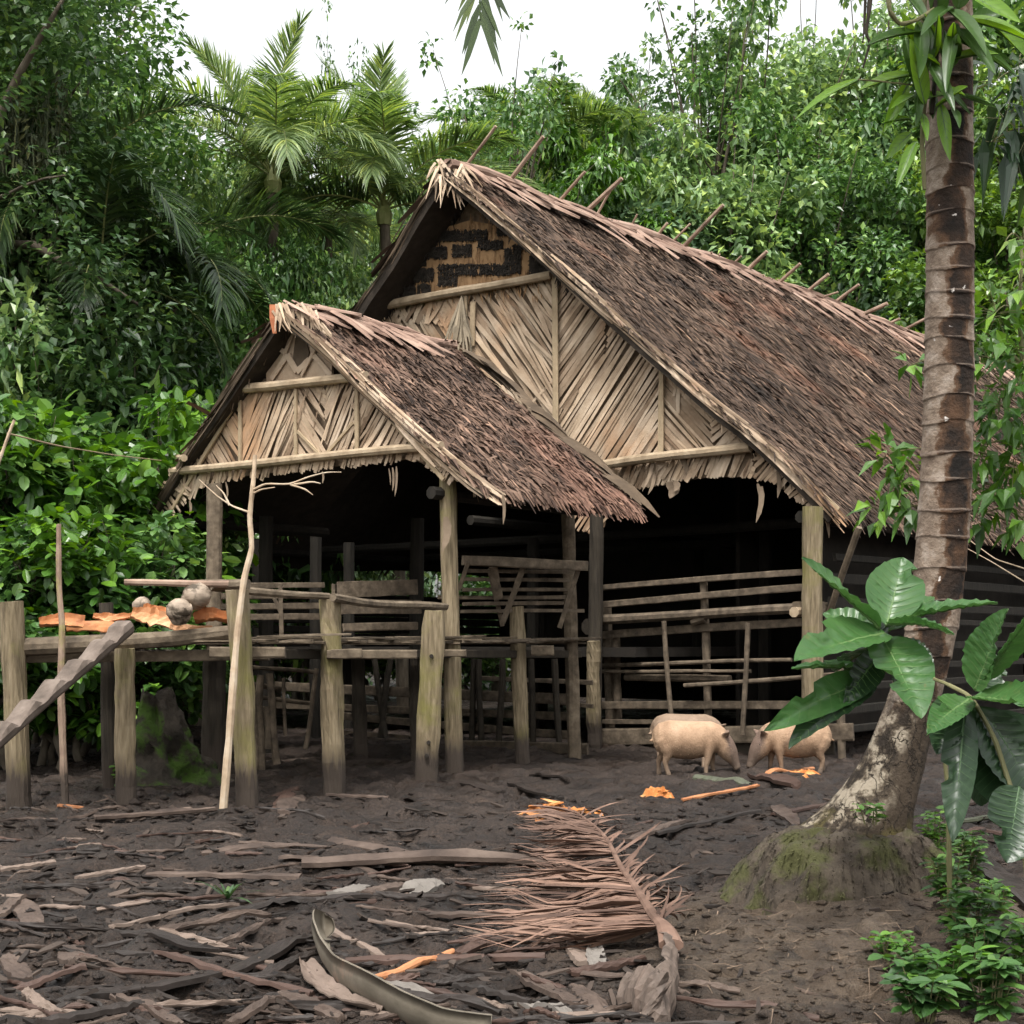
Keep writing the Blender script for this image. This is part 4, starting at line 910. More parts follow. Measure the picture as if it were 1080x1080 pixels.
c = np.stack([Xc, Yc, ground_h(Xc, Yc) + .008], -1); d = np.stack([np.cos(a), np.sin(a), RS.normal(0, .22, N)], -1); n = unit(np.stack([RS.normal(0, .35, N), RS.normal(0, .35, N), np.ones(N)], -1)); d = unit(d); s_ = np.cross(d, n)
c[:, 2] += np.abs(d[:, 2]) * L_ * .6
k = [( -1, -.8), (-.2, -1), (1, -.5), (.8, .7), (-.1, 1), (-.9, .5)]
T = np.stack([c + d * (L_ * (x + RS.normal(0, .15, N)))[:, None] + s_ * (W_ * (y + RS.normal(0, .15, N)))[:, None] for x, y in k], 1)
Bm = T - n[:, None] * (.004 + .012 * RS.uniform(0, 1, N))[:, None, None] - np.array([0, 0, .004])
V = np.concatenate([T, Bm], 1).reshape(-1, 3); b0 = np.arange(N)[:, None] * 12
mb.add(V, [b0 + np.array([0, 1, 2, 3, 4, 5])] + [b0 + np.array([j, j + 6, (j + 1) % 6 + 6, (j + 1) % 6]) for j in range(6)])
tag(mb.build('mud_litter', m_chip), 'countless small chips of bark and husk trodden into the mud', 'litter', kind='stuff')
mb = MB(); N = 9500                                # clods and husk lumps
px_ = RS.uniform(-60, 1130, N); py_ = 715 + (1090 - 715) * RS.uniform(0, 1, N) ** .75
Yc = F * EYE / (py_ - HOR); Xc = (px_ - 540) / F * Yc; ok = (Yc < 15) | (px_ < 240); Xc, Yc = Xc[ok], Yc[ok]; N = len(Xc)
r = RS.uniform(.006, .04, N) * RS.uniform(.35, 1, N) * (Yc / 10) ** .5 * np.where((Xc < -2) & (Yc > 12), 1.9, 1)
base = np.array([[1, 0, 0], [-1, 0, 0], [0, 1, 0], [0, -1, 0], [0, 0, 1], [0, 0, -1], [.6, .6, .5], [-.6, .6, .5], [-.6, -.6, .5], [.6, -.6, .5]], float)
V = base[None] * (r[:, None] * RS.uniform(.6, 1.35, (N, 10)))[..., None] * np.array([1.25, 1, .6]); V += np.stack([Xc, Yc, ground_h(Xc, Yc)], -1)[:, None]
tri = np.array([[0, 6, 9], [4, 9, 6], [2, 7, 6], [4, 6, 7], [1, 8, 7], [4, 7, 8], [3, 9, 8], [4, 8, 9], [0, 2, 6], [2, 1, 7], [1, 3, 8], [3, 0, 9], [5, 2, 0], [5, 1, 2], [5, 3, 1], [5, 0, 3]])
mb.add(V.reshape(-1, 3), (np.arange(N)[:, None, None] * 10 + tri[None]).reshape(-1, 3))
tag(mb.build('mud_clods', MUD, smooth=True), 'loose clods and lumps of dark mud', 'mud', kind='stuff')
mb = MB(); N = 420                                   # pale root threads and stems on the earth round the palm
Xc = RS.normal(1.6, .75, N); Yc = RS.normal(7.2, .7, N); a = RS.uniform(0, PI * 2, N); Ls = RS.uniform(.03, .2, N)
P0 = np.stack([Xc, Yc, ground_h(Xc, Yc) + .006], -1); d = np.stack([np.cos(a), np.sin(a), np.zeros(N)], -1); q = np.stack([-np.sin(a), np.cos(a), np.zeros(N)], -1)
P1 = P0 + d * Ls[:, None] * .5 + q * (RS.normal(0, .15, N) * Ls)[:, None] + np.array([0, 0, .012]); P2 = P0 + d * Ls[:, None]; P2[:, 2] = ground_h(P2[:, 0], P2[:, 1]) + .005
w = RS.uniform(.002, .006, N); mb.ribbons(np.stack([P0, P1, P2], 1), unit(q + np.array([0, 0, .4])), np.stack([w, w, w * .4], 1))
tag(mb.build('root_threads', M('pale_fibre', [(.08, .055, .038), (.19, .14, .1)], 5, rough=.9, bump=0, icols=GREY_VAR, ipos=[0, .4, .8, 1])), 'scattered thin pale roots and fibres on the earth round the palm', 'litter', kind='stuff')

# ------------------------------------------------------------------ larger bark strips and sheaths, each one its own thing
m_dk = M('grey_brown_bark', [(.028, .019, .0145), (.068, .047, .036), (.118, .086, .067)], 3, rough=.72, bump=.35, bscale=22)
m_dk2 = M('dark_wet_bark', [(.012, .009, .007), (.03, .022, .018)], 3, rough=.6, bump=.3, bscale=22)
m_rd = M('red_brown_sheath', [(.04, .023, .017), (.08, .047, .035)], 3, rough=.65, bump=.25, bscale=22)
m_lt = M('pale_dry_sheath', [(.11, .08, .062), (.2, .15, .12)], 3, rough=.75, bump=.3, bscale=22)
m_or = M('fresh_orange_stem', [(.33, .13, .055), (.48, .22, .1)], 5, rough=.6, bump=.15)
m_wh = M('bleached_husk', [(.1, .088, .076), (.18, .16, .14)], 4, rough=.8, bump=.3)
m_gn = M('green_stem', [(.045, .05, .032), (.09, .095, .062)], 4, rough=.6, bump=.15)
DEB = [  # x0 y0 x1 y1 width_px material cup label
 (100, 874, 228, 864, 9, m_dk, .5, 'long grey bark strip nearest the foot of the platform posts'),
 (62, 863, 118, 858, 6, m_or, .5, 'orange bark strip at the foot of the thin stake'),
 (72, 868, 140, 862, 5, m_dk, .5, 'dark strip lying along the orange bark at the stake'),
 (135, 872, 200, 860, 6, m_lt, .5, 'pale stem lying just before the second platform post'),
 (212, 901, 315, 892, 8, m_dk, .5, 'grey bark strip above the green sprout'),
 (208, 893, 245, 888, 6, m_rd, .5, 'short reddish strip behind the green sprout'),
 (155, 916, 318, 920, 11, m_dk, .6, 'round-backed brown sheath directly behind the green sprout'),
 (0, 911, 58, 905, 6, m_lt, .5, 'pale stick reaching in from the edge of the yard'),
 (28, 930, 92, 914, 6, m_dk2, .5, 'dark stick bent in the mud by the thin stake'),
 (80, 925, 152, 914, 5, m_lt, .5, 'knotted pale stick behind the green sprout'),
 (298, 904, 410, 914, 10, m_dk, .6, 'broad grey sheath between the porch post and the fallen frond'),
 (262, 945, 405, 948, 4, m_rd, .5, 'thin straight reddish stem beside the green sprout'),
 (118, 981, 250, 953, 7, m_lt, .6, 'smooth pale stem in front of the green sprout'),
 (240, 960, 332, 954, 11, m_dk2, .7, 'dark trough-shaped sheath touching the pale smooth stem'),
 (165, 984, 285, 963, 6, m_dk, .5, 'thin grey stem under the smooth pale stem'),
 (112, 979, 232, 1017, 8, m_dk2, .5, 'dark slanting bark strip crossing below the pale smooth stem'),
 (230, 1000, 300, 966, 6, m_dk, .5, 'grey twig pointing toward the curled sheath'),
 (25, 1072, 235, 1030, 19, m_dk2, .3, 'wide flat dark plank of bark lowest in the yard'),
 (235, 1032, 330, 988, 15, m_dk2, .3, 'dark bark board continuing from the wide plank to the curled sheath'),
 (165, 1015, 330, 1048, 8, m_rd, .5, 'long reddish stem crossing the wide dark plank'),
 (258, 1042, 332, 1004, 12, m_dk2, .4, 'black-brown strip tucked beneath the curled sheath'),
 (295, 1048, 360, 1074, 11, m_dk, .4, 'grey board below the curled sheath'),
 (0, 1042, 90, 1034, 9, m_rd, .5, 'reddish strip at the lowest corner of the yard'),
 (0, 968, 38, 946, 11, m_dk, .4, 'slanting grey flake by the edge of the yard'),
 (22, 957, 36, 980, 15, m_dk, .3, 'square grey flake leaning on the mud'),
 (10, 1008, 28, 1032, 15, m_dk, .25, 'broad grey bark flake at the outer edge of the yard, beside its twin'),
 (68, 990, 76, 1028, 17, m_dk, .25, 'broad upright grey bark flake on the inner side of its twin'),
 (28, 1060, 60, 1078, 8, m_lt, .6, 'pale curled stem end at the lowest corner'),
 (350, 889, 442, 903, 12, m_dk, .8, 'half-round brown sheath before the split post'),
 (318, 912, 588, 906, 19, m_dk, .7, 'very long broad brown sheath running up to the fallen frond'),
 (470, 902, 560, 898, 12, m_dk2, .7, 'dark sheath lying behind the very long brown one'),
 (415, 958, 560, 962, 9, m_dk, .5, 'grey strip in the tangle beside the frond tips'),
 (330, 953, 470, 945, 10, m_dk2, .5, 'dark strip below the very long brown sheath'),
 (365, 1006, 575, 1014, 12, m_rd, .7, 'dark red stem lying flat across the yard under the orange stem'),
 (394, 1033, 477, 1001, 7, m_or, .8, 'fresh orange stem lying on the dark red stem'),
 (350, 978, 422, 1004, 7, m_lt, .6, 'peeled pink stem beside the curled sheath'),
 (485, 1004, 556, 974, 9, m_rd, .5, 'reddish stick slanting up toward the frond leaflets'),
 (398, 1046, 528, 1068, 9, m_dk2, .6, 'dark stem between the orange stem and the lowest edge'),
 (400, 1040, 470, 1052, 10, m_wh, .3, 'bleached husk strip under the fresh orange stem'),
 (535, 1050, 600, 1076, 12, m_wh, .3, 'bleached flat husk lowest beside the frond stalk'),
 (540, 1022, 610, 1068, 14, m_dk, .4, 'grey strip slanting down to the frond stalk'),
 (608, 1044, 640, 1084, 18, m_dk, .6, 'thick grey sheath end just beside the frond stalk'),
 (480, 1040, 560, 1058, 10, m_dk2, .4, 'dark flake near the bleached husk'),
 (600, 1032, 680, 1022, 8, m_rd, .7, 'short brown stem lying across the frond stalk'),
 (605, 1000, 618, 1020, 16, m_lt, .3, 'small tan flake lying just beneath the frond leaflets'),
 (628, 1008, 634, 1026, 12, m_wh, .3, 'small whitish flake beside a tan one beneath the frond leaflets'),
 (355, 950, 380, 938, 18, m_wh, .3, 'pale husk flake between the curled sheath and the long brown sheath'),
 (425, 938, 462, 926, 20, m_wh, .5, 'pale curled husk by the tips of the frond leaflets'),
 (385, 950, 420, 930, 16, m_dk, .4, 'grey husk flake beside the pale curled husk'),
 (660, 890, 720, 868, 11, m_dk, .5, 'grey bark strip behind the frond leaflets'),
 (690, 882, 800, 862, 7, m_dk2, .5, 'thin dark strip between the frond and the pigs'),
 (815, 862, 882, 850, 7, m_rd, .6, 'reddish stick close by the mossy root'),
 (818, 856, 840, 872, 10, m_dk, .4, 'grey stub at the end of the reddish stick'),
 (735, 826, 792, 831, 11, m_gn, .9, 'grey green log under the pigs\' snouts'),
 (795, 824, 840, 838, 15, m_rd, .7, 'broad reddish bark piece before the patched pig'),
 (805, 818, 858, 808, 5, m_or, .6, 'thin orange brown stick beneath the patched pig'),
 (720, 843, 800, 836, 4, m_or, .6, 'narrow orange root lying before the pale pig'),
 (990, 872, 1062, 866, 7, m_gn, .9, 'green stem lying behind the leafy weeds'),
 (985, 888, 1078, 884, 7, m_rd, .7, 'brown stem lying behind the leafy weeds'),
 (1000, 852, 1078, 842, 7, m_dk, .6, 'grey pole lying farther off behind the big leaves'),
 (1030, 930, 1090, 975, 16, m_dk2, .5, 'dark bark plank beside the leafy weeds'),
 (1020, 960, 1085, 1020, 14, m_dk2, .5, 'lower dark plank beyond the leafy weeds'),
 (530, 838, 470, 826, 7, m_dk2, .5, 'dark curved bark piece by the split post'),
 (540, 826, 590, 846, 8, m_dk2, .5, 'black strip slanting in the mud beyond the frond'),
 (560, 820, 600, 830, 5, m_dk2, .5, 'small black twig by the rack post'),
 (410, 845, 345, 842, 5, m_dk, .5, 'thin grey stem at the foot of the rail post'),
 (290, 862, 310, 838, 9, m_rd, .5, 'lowest reddish splinter of the small pile at the porch post'),
 (300, 868, 318, 842, 13, m_dk, .4, 'broad grey flake of the pile at the porch post'),
 (286, 842, 312, 836, 9, m_rd, .5, 'top splinter of the reddish pile at the porch post'),
 (335, 800, 272, 806, 5, m_lt, .5, 'crooked pale stick lying under the porch floor'),
 (240, 1080, 300, 1062, 11, m_dk, .4, 'grey flake touching the lowest edge'),
 (120, 1058, 190, 1078, 9, m_dk, .5, 'bark flake overlapping the wide dark plank'),
 (690, 940, 730, 948, 6, m_dk, .5, 'dark splinter beside the frond\'s short leaflets'),
 (40, 1090, 150, 1066, 16, m_dk2, .4, 'dark bark slab cut by the lowest edge'),
]
for i, (x0, y0, x1, y1, w, mat, cup, lab) in enumerate(DEB):
    A, B = gp(x0, y0), gp(x1, y1); wm = w * (A[1] + B[1]) / 2 / F * 1.6; n = 5; t = np.linspace(0, 1, n); P = A + np.outer(t, B - A); L = np.linalg.norm(B - A)
    P += np.outer(np.sin(t * PI), np.array([B[1] - A[1], A[0] - B[0], 0]) / (L + 1e-6)) * L * RS.uniform(-.035, .035)
    h = ground_h(P[:, 0], P[:, 1]); P[:, 2] = np.maximum(h, np.linspace(h[0], h[-1], n)) + .02 + wm * .16 * cup + RS.uniform(0, .012)
    round_ = cup >= .75
    if round_ and wm < .07: mb = MB(); tt = np.linspace(0, n - 1, 13); Q = np.stack([np.interp(tt, range(n), P[:, j]) for j in range(3)], 1); mb.loft(Q, wm * .5 * (1 + RS.uniform(-.08, .08, 13)) * np.linspace(1, .8, 13), wm * .4, sides=9, jit=.002); o = mb.build('bark_strip', mat)
    else: o = sheet('bark_strip', P, wm * np.array([RS.uniform(.5, .9), 1, 1.05, 1, RS.uniform(.3, .9)]), mat, -wm * .22 * cup * (1 if RS.uniform() < .7 else -1), .012 + wm * .1, seed=i + 10, rag=.1, roll=RS.normal(0, .15))
    tag(o, lab, 'bark strip', 'bark strips and palm sheaths lying in the mud')
for i in range(230):                                    # unremarkable smaller pieces
    while True:
        x, y = random.uniform(-20, 720), 1085 - 225 * random.random() ** 1.3
        if not (560 < x < 720 and 870 < y < 1040): break
    A = gp(x, y); a = random.gauss(0, .35) + (PI if random.random() < .5 else 0); L = random.uniform(.15, .95) * random.uniform(.4, 1); B = A + L * np.array([math.cos(a), math.sin(a), 0]); wm = random.uniform(.016, .055)
    t = np.linspace(0, 1, 4); P = A + np.outer(t, B - A); h = ground_h(P[:, 0], P[:, 1]); P[:, 2] = np.maximum(h, np.linspace(h[0], h[-1], 4)) + .01 + random.uniform(0, .015)
    o = sheet('bark_piece', P, wm * np.array([.6, 1, 1, random.uniform(.2, .9)]), random.choice([m_dk, m_dk, m_dk2, m_dk2, m_dk2, m_rd, m_rd, m_lt]), random.uniform(-.25, .25) * wm, .008, seed=200 + i, rag=.15, roll=random.gauss(0, .25))
    tag(o, 'small broken piece of brown or grey bark lying in the mud yard', 'bark piece', 'small bark pieces scattered in the mud')
# the curled sheath standing on edge
m_shell = M('grey_green_sheath', [(.075, .063, .045), (.135, .115, .087), (.2, .17, .13)], 2.5, rough=.6, bump=.25, bscale=14, patch=(.3, .19, .14), patch_scale=3, patch_thr=(.58, .72))
pts = [(352, 986), (340, 984), (333, 994), (333, 1008), (340, 1024), (355, 1042), (385, 1062), (425, 1076), (470, 1086), (520, 1094)]
P = np.array([gp(x, y) for x, y in pts]); P[:, 2] = ground_h(P[:, 0], P[:, 1]) + .075
tag(sheet('curled_sheath', P, np.array([.1, .17, .2, .2, .2, .19, .17, .15]), m_shell, .035, .009, seed=77, rag=.01, roll=1.15, smooth=True, dens=6), 'big grey green palm sheath curled up on its edge like a trough', 'palm sheath')
P = np.array([gp(x, y) for x, y in ((322, 1018), (335, 1040), (362, 1058), (400, 1070))]); P[:, 2] = ground_h(P[:, 0], P[:, 1]) + .03
tag(sheet('sheath_flap', P, np.array([.06, .12, .1, .05]), m_lt, .02, .008, seed=78, rag=.06, dens=5), 'pale torn sheath flap lying under the curled grey green sheath', 'palm sheath')
# orange husk meat thrown to the pigs
def husk(x, y, wpx, hpx, seed, label, n=16, mat=m_or):
    """crumpled heap: a ragged low dome with torn flakes growing out of it"""
    rs = np.random.RandomState(seed); g = gp(x, y); k = g[1] / F; mb = MB(); nr, na = 9, 30; V = []; rw, hh = wpx * k * .5, hpx * k * .62
    edge = [.55 + .75 * rs.uniform() ** 1.5 for _ in range(na)]
    for i in range(nr):
        f = i / (nr - 1)
        for j in range(na):
            a = j / na * 2 * PI; r = rw * f * (edge[j] * .8 + .2 * edge[j - 1]) ; X, Y = g[0] + r * math.cos(a), g[1] + r * math.sin(a) * .55
            V.append([X, Y, gz(X, Y) - .012 + hh * (1 - f ** 1.5) * (.25 + 1.0 * rs.uniform()) + .01 * (1 - f)])
    q = [[i * na + j, i * na + (j + 1) % na, (i + 1) * na + (j + 1) % na, (i + 1) * na + j] for i in range(nr - 1) for j in range(na)]; mb.add(V, [np.array(q)])
    for i in range(n // 2):
        j = rs.randint(0, nr * na // 2); c = np.array(V[j]); a = rs.uniform(0, 2 * PI); L = rs.uniform(.12, .28) * wpx * k; d = np.array([math.cos(a), math.sin(a) * .6, rs.uniform(-.1, .25)])
        t = np.linspace(-.4, .6, 6); pp = c + np.outer(t * L, d); pp[:, 2] = np.maximum(pp[:, 2], gz(c[0], c[1]) + .004); r = np.array([.3, .9, 1, .9, .6, .15]) * L * rs.uniform(.2, .4); mb.loft(pp, r, r * .25, sides=7, jit=.006)
    return tag(mb.build('orange_husk', mat, smooth=False), label, 'husk', 'orange husks on the ground')
m_mt = M('orange_husk_flesh', [(.3, .09, .02), (.5, .19, .05), (.6, .33, .14)], 9, rough=.6, bump=.5)
husk(584, 864, 92, 16, 1, 'bright orange husk heap lying past the tip of the fallen frond', 22, m_mt)
husk(632, 861, 18, 7, 5, 'tiny orange scrap touching the tip of the fallen frond', 5, m_mt)
husk(699, 838, 52, 20, 2, 'crumpled pale orange husk heap in front of the pale pig', 20, m_mt)
husk(918, 808, 14, 8, 3, 'small orange scrap behind the patched pig by the palm', 4, m_mt)
husk(850, 822, 9, 5, 4, 'tiny orange scrap lying between the patched pig and the palm', 3, m_mt)
husk(852, 815, 34, 8, 6, 'flat orange scrap just before the patched pig\'s hind feet', 5, m_mt)

# ------------------------------------------------------------------ the fallen dry frond
m_dry = M('dry_frond', [(.07, .04, .028), (.145, .088, .064), (.235, .152, .115)], 3, rough=.75, bump=.2, icols=[(.42, .38, .36), (.85, .82, .8), (1.1, 1.08, 1.05), (1.35, 1.3, 1.25)], ipos=[0, .3, .75, 1])
frond = thing('fallen_frond', gp(690, 985), 'fallen dry pinkish brown palm frond with its leaflets spread on the mud', 'palm frond')
R = [(600, 862), (622, 872), (640, 893), (655, 917), (668, 942), (680, 968), (692, 995), (702, 1015), (708, 1030)]
RP = np.array([gp(x, y) for x, y in R]); RP[:, 2] = ground_h(RP[:, 0], RP[:, 1]) + np.linspace(.05, .1, len(RP))
t = np.linspace(0, len(RP) - 1, 33); C = np.stack([np.interp(t, range(len(RP)), RP[:, j]) for j in range(3)], 1)
for _ in range(3): C[1:-1] = (C[:-2] + 2 * C[1:-1] + C[2:]) / 4
mb = MB(); mb.loft(C, np.linspace(.008, .04, 33) + np.r_[np.zeros(26), np.linspace(0, .018, 7)], np.linspace(.008, .03, 33), sides=10); mb.build('rachis', m_dry, frond)
LP, LS, LW_ = [], [], []
for i in range(430):
    f = random.uniform(.02, .86); idx = f * 32; c = np.array([np.interp(idx, range(33), C[:, j]) for j in range(3)])
    L = random.uniform(.4, .95) * (.55 + .55 * min(1, f * 1.6)); a = math.radians(177 + random.gauss(0, 2.2) + (1 - f) * -3)
    d = np.array([math.cos(a), math.sin(a), 0]); n = 6; tt = np.linspace(0, 1, n); P = c + np.outer(tt * L, d); g0 = ground_h(P[:, 0], P[:, 1])
    top = c[2] * (1 - tt) ** 2 + (g0 + random.uniform(.015, .12)) * (1 - (1 - tt) ** 2); P[:, 2] = np.maximum(top, g0 + .01); P[:, 1] += np.sin(tt * PI) * random.gauss(0, .03)
    w = random.uniform(.014, .032); LP.append(P); LS.append(unit(np.array([d[1], -d[0], 0]) * random.choice([-1, 1]) + [0, 0, random.gauss(.2, .5)])); LW_.append([w * .5, w, w, w * .9, w * .6, w * .1])
mb = MB(); mb.ribbons(np.array(LP), np.array(LS), np.array(LW_)); mb.build('long_leaflets', m_dry, frond)
LP, LS, LW_ = [], [], []
for i in range(95):
    f = random.uniform(.02, .8); idx = f * 32; c = np.array([np.interp(idx, range(33), C[:, j]) for j in range(3)])
    L = random.uniform(.22, .5) * (1.15 - .35 * f) ; a = math.radians(random.gauss(58, 14) + (1 - f) * 8); d = np.array([math.cos(a), math.sin(a), 0]); n = 6; tt = np.linspace(0, 1, n)
    P = c + np.outer(tt * L, d); P[:, 2] = c[2] + tt * L * random.uniform(.05, .55) - tt ** 2 * L * random.uniform(.1, .5); P[:, 2] = np.maximum(P[:, 2], ground_h(P[:, 0], P[:, 1]) + .01)
    P[:, 0] += np.sin(tt * PI * .8) * random.uniform(0, .07); w = random.uniform(.012, .026); LP.append(P); LS.append(unit(np.array([-d[1], d[0], random.gauss(0, .5)]))); LW_.append([w * .5, w, w, w * .8, w * .5, w * .1])
mb = MB(); mb.ribbons(np.array(LP), np.array(LS), np.array(LW_)); mb.build('short_leaflets', m_dry, frond)
m_stalk = M('grey_brown_stalk', [(.05, .037, .03), (.11, .082, .065), (.17, .125, .1)], 4, (3, 3, .8), rough=.65, bump=.4, bscale=18)
P = np.array([gp(704, 1012), gp(713, 1034), gp(714, 1060), gp(702, 1078), gp(684, 1078), gp(668, 1066), gp(652, 1056)]); P[:, 2] = ground_h(P[:, 0], P[:, 1]) + np.array([.1, .1, .1, .095, .09, .085, .08])
sheet('stalk_base', P, np.array([.06, .1, .15, .2, .22, .21, .17]), m_stalk, -.025, .012, seed=91, rag=.14, roll=1.25, parent=frond, smooth=False, dens=6, pleat=.012)
# ------------------------------------------------------------------ the leaning palm at the side of the yard
YP = 8.8
palm = thing('leaning_palm', at(925, 940, YP), 'tall ringed palm trunk with a curved mossy foot, standing at the side of the yard', 'palm tree')
TR = [(868, 925, 76), (886, 895, 66), (906, 868, 53), (926, 838, 42), (942, 805, 33), (956, 760, 28), (968, 720, 27), (977, 690, 27), (985, 650, 27), (991, 600, 27), (996, 540, 27), (999, 480, 26.5), (1001, 400, 25.5), (1002, 300, 25), (1002, 200, 24.5), (1001, 100, 24.5), (1000, 0, 25), (998, -120, 24), (997, -240, 22), (997, -330, 20)]
tx = np.array(TR, float); yy = np.linspace(tx[0, 1], tx[-1, 1], 1500)
cx = np.interp(-yy, -tx[:, 1], tx[:, 0]); cr = np.interp(-yy, -tx[:, 1], tx[:, 2])
ker = np.ones(57) / 57; sm_ = lambda a: np.convolve(np.pad(a, 28, mode='edge'), ker, 'valid'); cx, cr = sm_(cx), sm_(cr)
sides = 40; V = []; ang = np.arange(sides) * 2 * PI / sides; face = []
ringz = [0]; RINGR = RS.uniform(-.42, .42, 60)
while ringz[-1] < 9: ringz.append(ringz[-1] + random.uniform(.12, .21))
for i in range(len(yy)):
    c = at(cx[i], yy[i], YP); z = c[2]; r = cr[i] * YP / F
    k = np.searchsorted(ringz, z + .012 * np.sin(ang * 2 + int(z * 5)) ) - 1; k = np.clip(k, 0, len(ringz) - 2); fr = (z - np.array(ringz)[k]) / (np.array(ringz)[k + 1] - np.array(ringz)[k])
    up_ = np.clip((z - .9) / .6, 0, 1)
    rr = r * (1 + up_ * (.055 * (1 - fr) ** 3 - .01) + .03 * (vn(ang * 3 + 5, np.full(sides, z * 6), 3) - .5) + (1 - up_) * .12 * (vn(ang * 2.5, np.full(sides, z * 5), 8) - .5))
    V.append(np.stack([c[0] + rr * np.cos(ang), c[1] + rr * np.sin(ang) * .95, np.full(sides, z)], -1)); face.append(np.stack([np.cos(ang) + up_ * RINGR[k % 60], fr, np.full(sides, z)], -1))
V = np.array(V); n = len(V); k = np.arange(sides); k2 = (k + 1) % sides
mb = MB(); mb.add(V.reshape(-1, 3), np.concatenate([np.stack([i * sides + k, i * sides + k2, (i + 1) * sides + k2, (i + 1) * sides + k], 1) for i in range(n - 1)]))
def palm_bark():
    m = bpy.data.materials.new('ringed_palm_bark'); m.use_nodes = True; nt = m.node_tree; N, L = nt.nodes, nt.links; b = N['Principled BSDF']
    at_ = N.new('ShaderNodeAttribute'); at_.attribute_name = 'lichen'; sp = N.new('ShaderNodeSeparateXYZ'); L.new(at_.outputs['Vector'], sp.inputs[0]); tc = N.new('ShaderNodeTexCoord')
    def noise(s, d=5, st=None):
        n = N.new('ShaderNodeTexNoise'); n.inputs['Scale'].default_value = s; n.inputs['Detail'].default_value = d; n.inputs['Roughness'].default_value = .62
        if st: mp = N.new('ShaderNodeMapping'); mp.inputs['Scale'].default_value = st; L.new(tc.outputs['Object'], mp.inputs[0]); L.new(mp.outputs[0], n.inputs['Vector'])
        else: L.new(tc.outputs['Object'], n.inputs['Vector'])
        return n
    def mth(op, a, b_, c=None):
        m_ = N.new('ShaderNodeMath'); m_.operation = op
        for i, x in enumerate((a, b_, c)):
            if x is None: continue
            if isinstance(x, (int, float)): m_.inputs[i].default_value = x
            else: L.new(x, m_.inputs[i])
        return m_.outputs[0]
    def mix(f, a, b_):
        x = N.new('ShaderNodeMix'); x.data_type = 'RGBA'; L.new(f, x.inputs['Factor'])
        for s, v in (('A', a), ('B', b_)):
            if isinstance(v, tuple): x.inputs[s].default_value = (*v, 1)
            else: L.new(v, x.inputs[s])
        return x.outputs['Result']
    def mr(v, a, b_, c=0, d=1):
        x = N.new('ShaderNodeMapRange'); L.new(v, x.inputs['Value']); x.inputs['From Min'].default_value = a; x.inputs['From Max'].default_value = b_; x.inputs['To Min'].default_value = c; x.inputs['To Max'].default_value = d; return x.outputs['Result']
    dk = ramp(nt, [(.008, .006, .0045), (.028, .017, .011), (.085, .045, .024)], [.36, .54, .74]); L.new(noise(5).outputs['Fac'], dk.inputs['Fac'])
    pale = ramp(nt, [(.1, .07, .05), (.205, .155, .115), (.33, .275, .225)], [.3, .5, .7]); L.new(noise(9).outputs['Fac'], pale.inputs['Fac'])
    ed = mth('ABSOLUTE', mth('ADD', sp.outputs['X'], -.1), 0)                            # lichen grows on both flanks, bare dark strip between
    bl = noise(6, 7, (1, 1, .8)); f = mth('MULTIPLY_ADD', bl.outputs['Fac'], 1.7, ed); f = mth('ADD', f, -.42); f = mth('ADD', f, mth('MULTIPLY', mth('ABSOLUTE', mth('ADD', sp.outputs['Y'], -.5), 0), .18))
    fac = mr(f, 1.03, 1.14)
    mid_ = mr(f, .82, 1.0); c = mix(mid_, dk.outputs['Color'], (.085, .047, .026)); c = mix(fac, c, pale.outputs['Color'])
    wf = mr(noise(13, 3).outputs['Fac'], .70, .73); c = mix(wf, c, (.5, .46, .42))          # white spots
    rim = mr(mth('ABSOLUTE', mth('ADD', sp.outputs['Y'], mth('MULTIPLY', noise(9).outputs['Fac'], -.14)), 0), .0, .045, .75, 0); c = mix(rim, c, (.22, .17, .135))                  # pale leaf scars
    low = mr(mth('MULTIPLY_ADD', noise(3.5).outputs['Fac'], .5, sp.outputs['Z']), 1.25, 1.6, 1, 0)   # cracked pale grey foot
    ft = ramp(nt, [(.022, .016, .011), (.07, .053, .036), (.26, .22, .165)], [.42, .5, .58]); L.new(noise(8.5).outputs['Fac'], ft.inputs['Fac'])
    side = mr(mth('MULTIPLY_ADD', noise(3.0).outputs['Fac'], 1.2, sp.outputs['X']), .45, .85); ftc = mix(side, ft.outputs['Color'], (.05, .036, .024))
    vo = N.new('ShaderNodeTexVoronoi'); vo.feature = 'DISTANCE_TO_EDGE'; vo.inputs['Scale'].default_value = 8; mp = N.new('ShaderNodeMapping'); mp.inputs['Scale'].default_value = (1.3, 1.3, .5); L.new(tc.outputs['Object'], mp.inputs[0])
    dn = N.new('ShaderNodeVectorMath'); dn.operation = 'MULTIPLY_ADD'; L.new(noise(6).outputs['Color'], dn.inputs[0]); dn.inputs[1].default_value = (.25,) * 3; L.new(mp.outputs[0], dn.inputs[2]); L.new(dn.outputs[0], vo.inputs['Vector'])
    crk = mr(vo.outputs['Distance'], .012, .035, 1, 0); crk = mth('MULTIPLY', crk, mr(noise(2.6).outputs['Fac'], .34, .46)); ftc = mix(crk, ftc, (.025, .018, .012))
    moss = mr(mth('MULTIPLY_ADD', noise(4).outputs['Fac'], .9, mth('MULTIPLY', sp.outputs['Z'], -1.0)), -.02, .25); ftc = mix(moss, ftc, (.12, .1, .025))
    c = mix(low, c, ftc); L.new(c, b.inputs['Base Color']); b.inputs['Roughness'].default_value = .85; b.inputs['Specular IOR Level'].default_value = .25
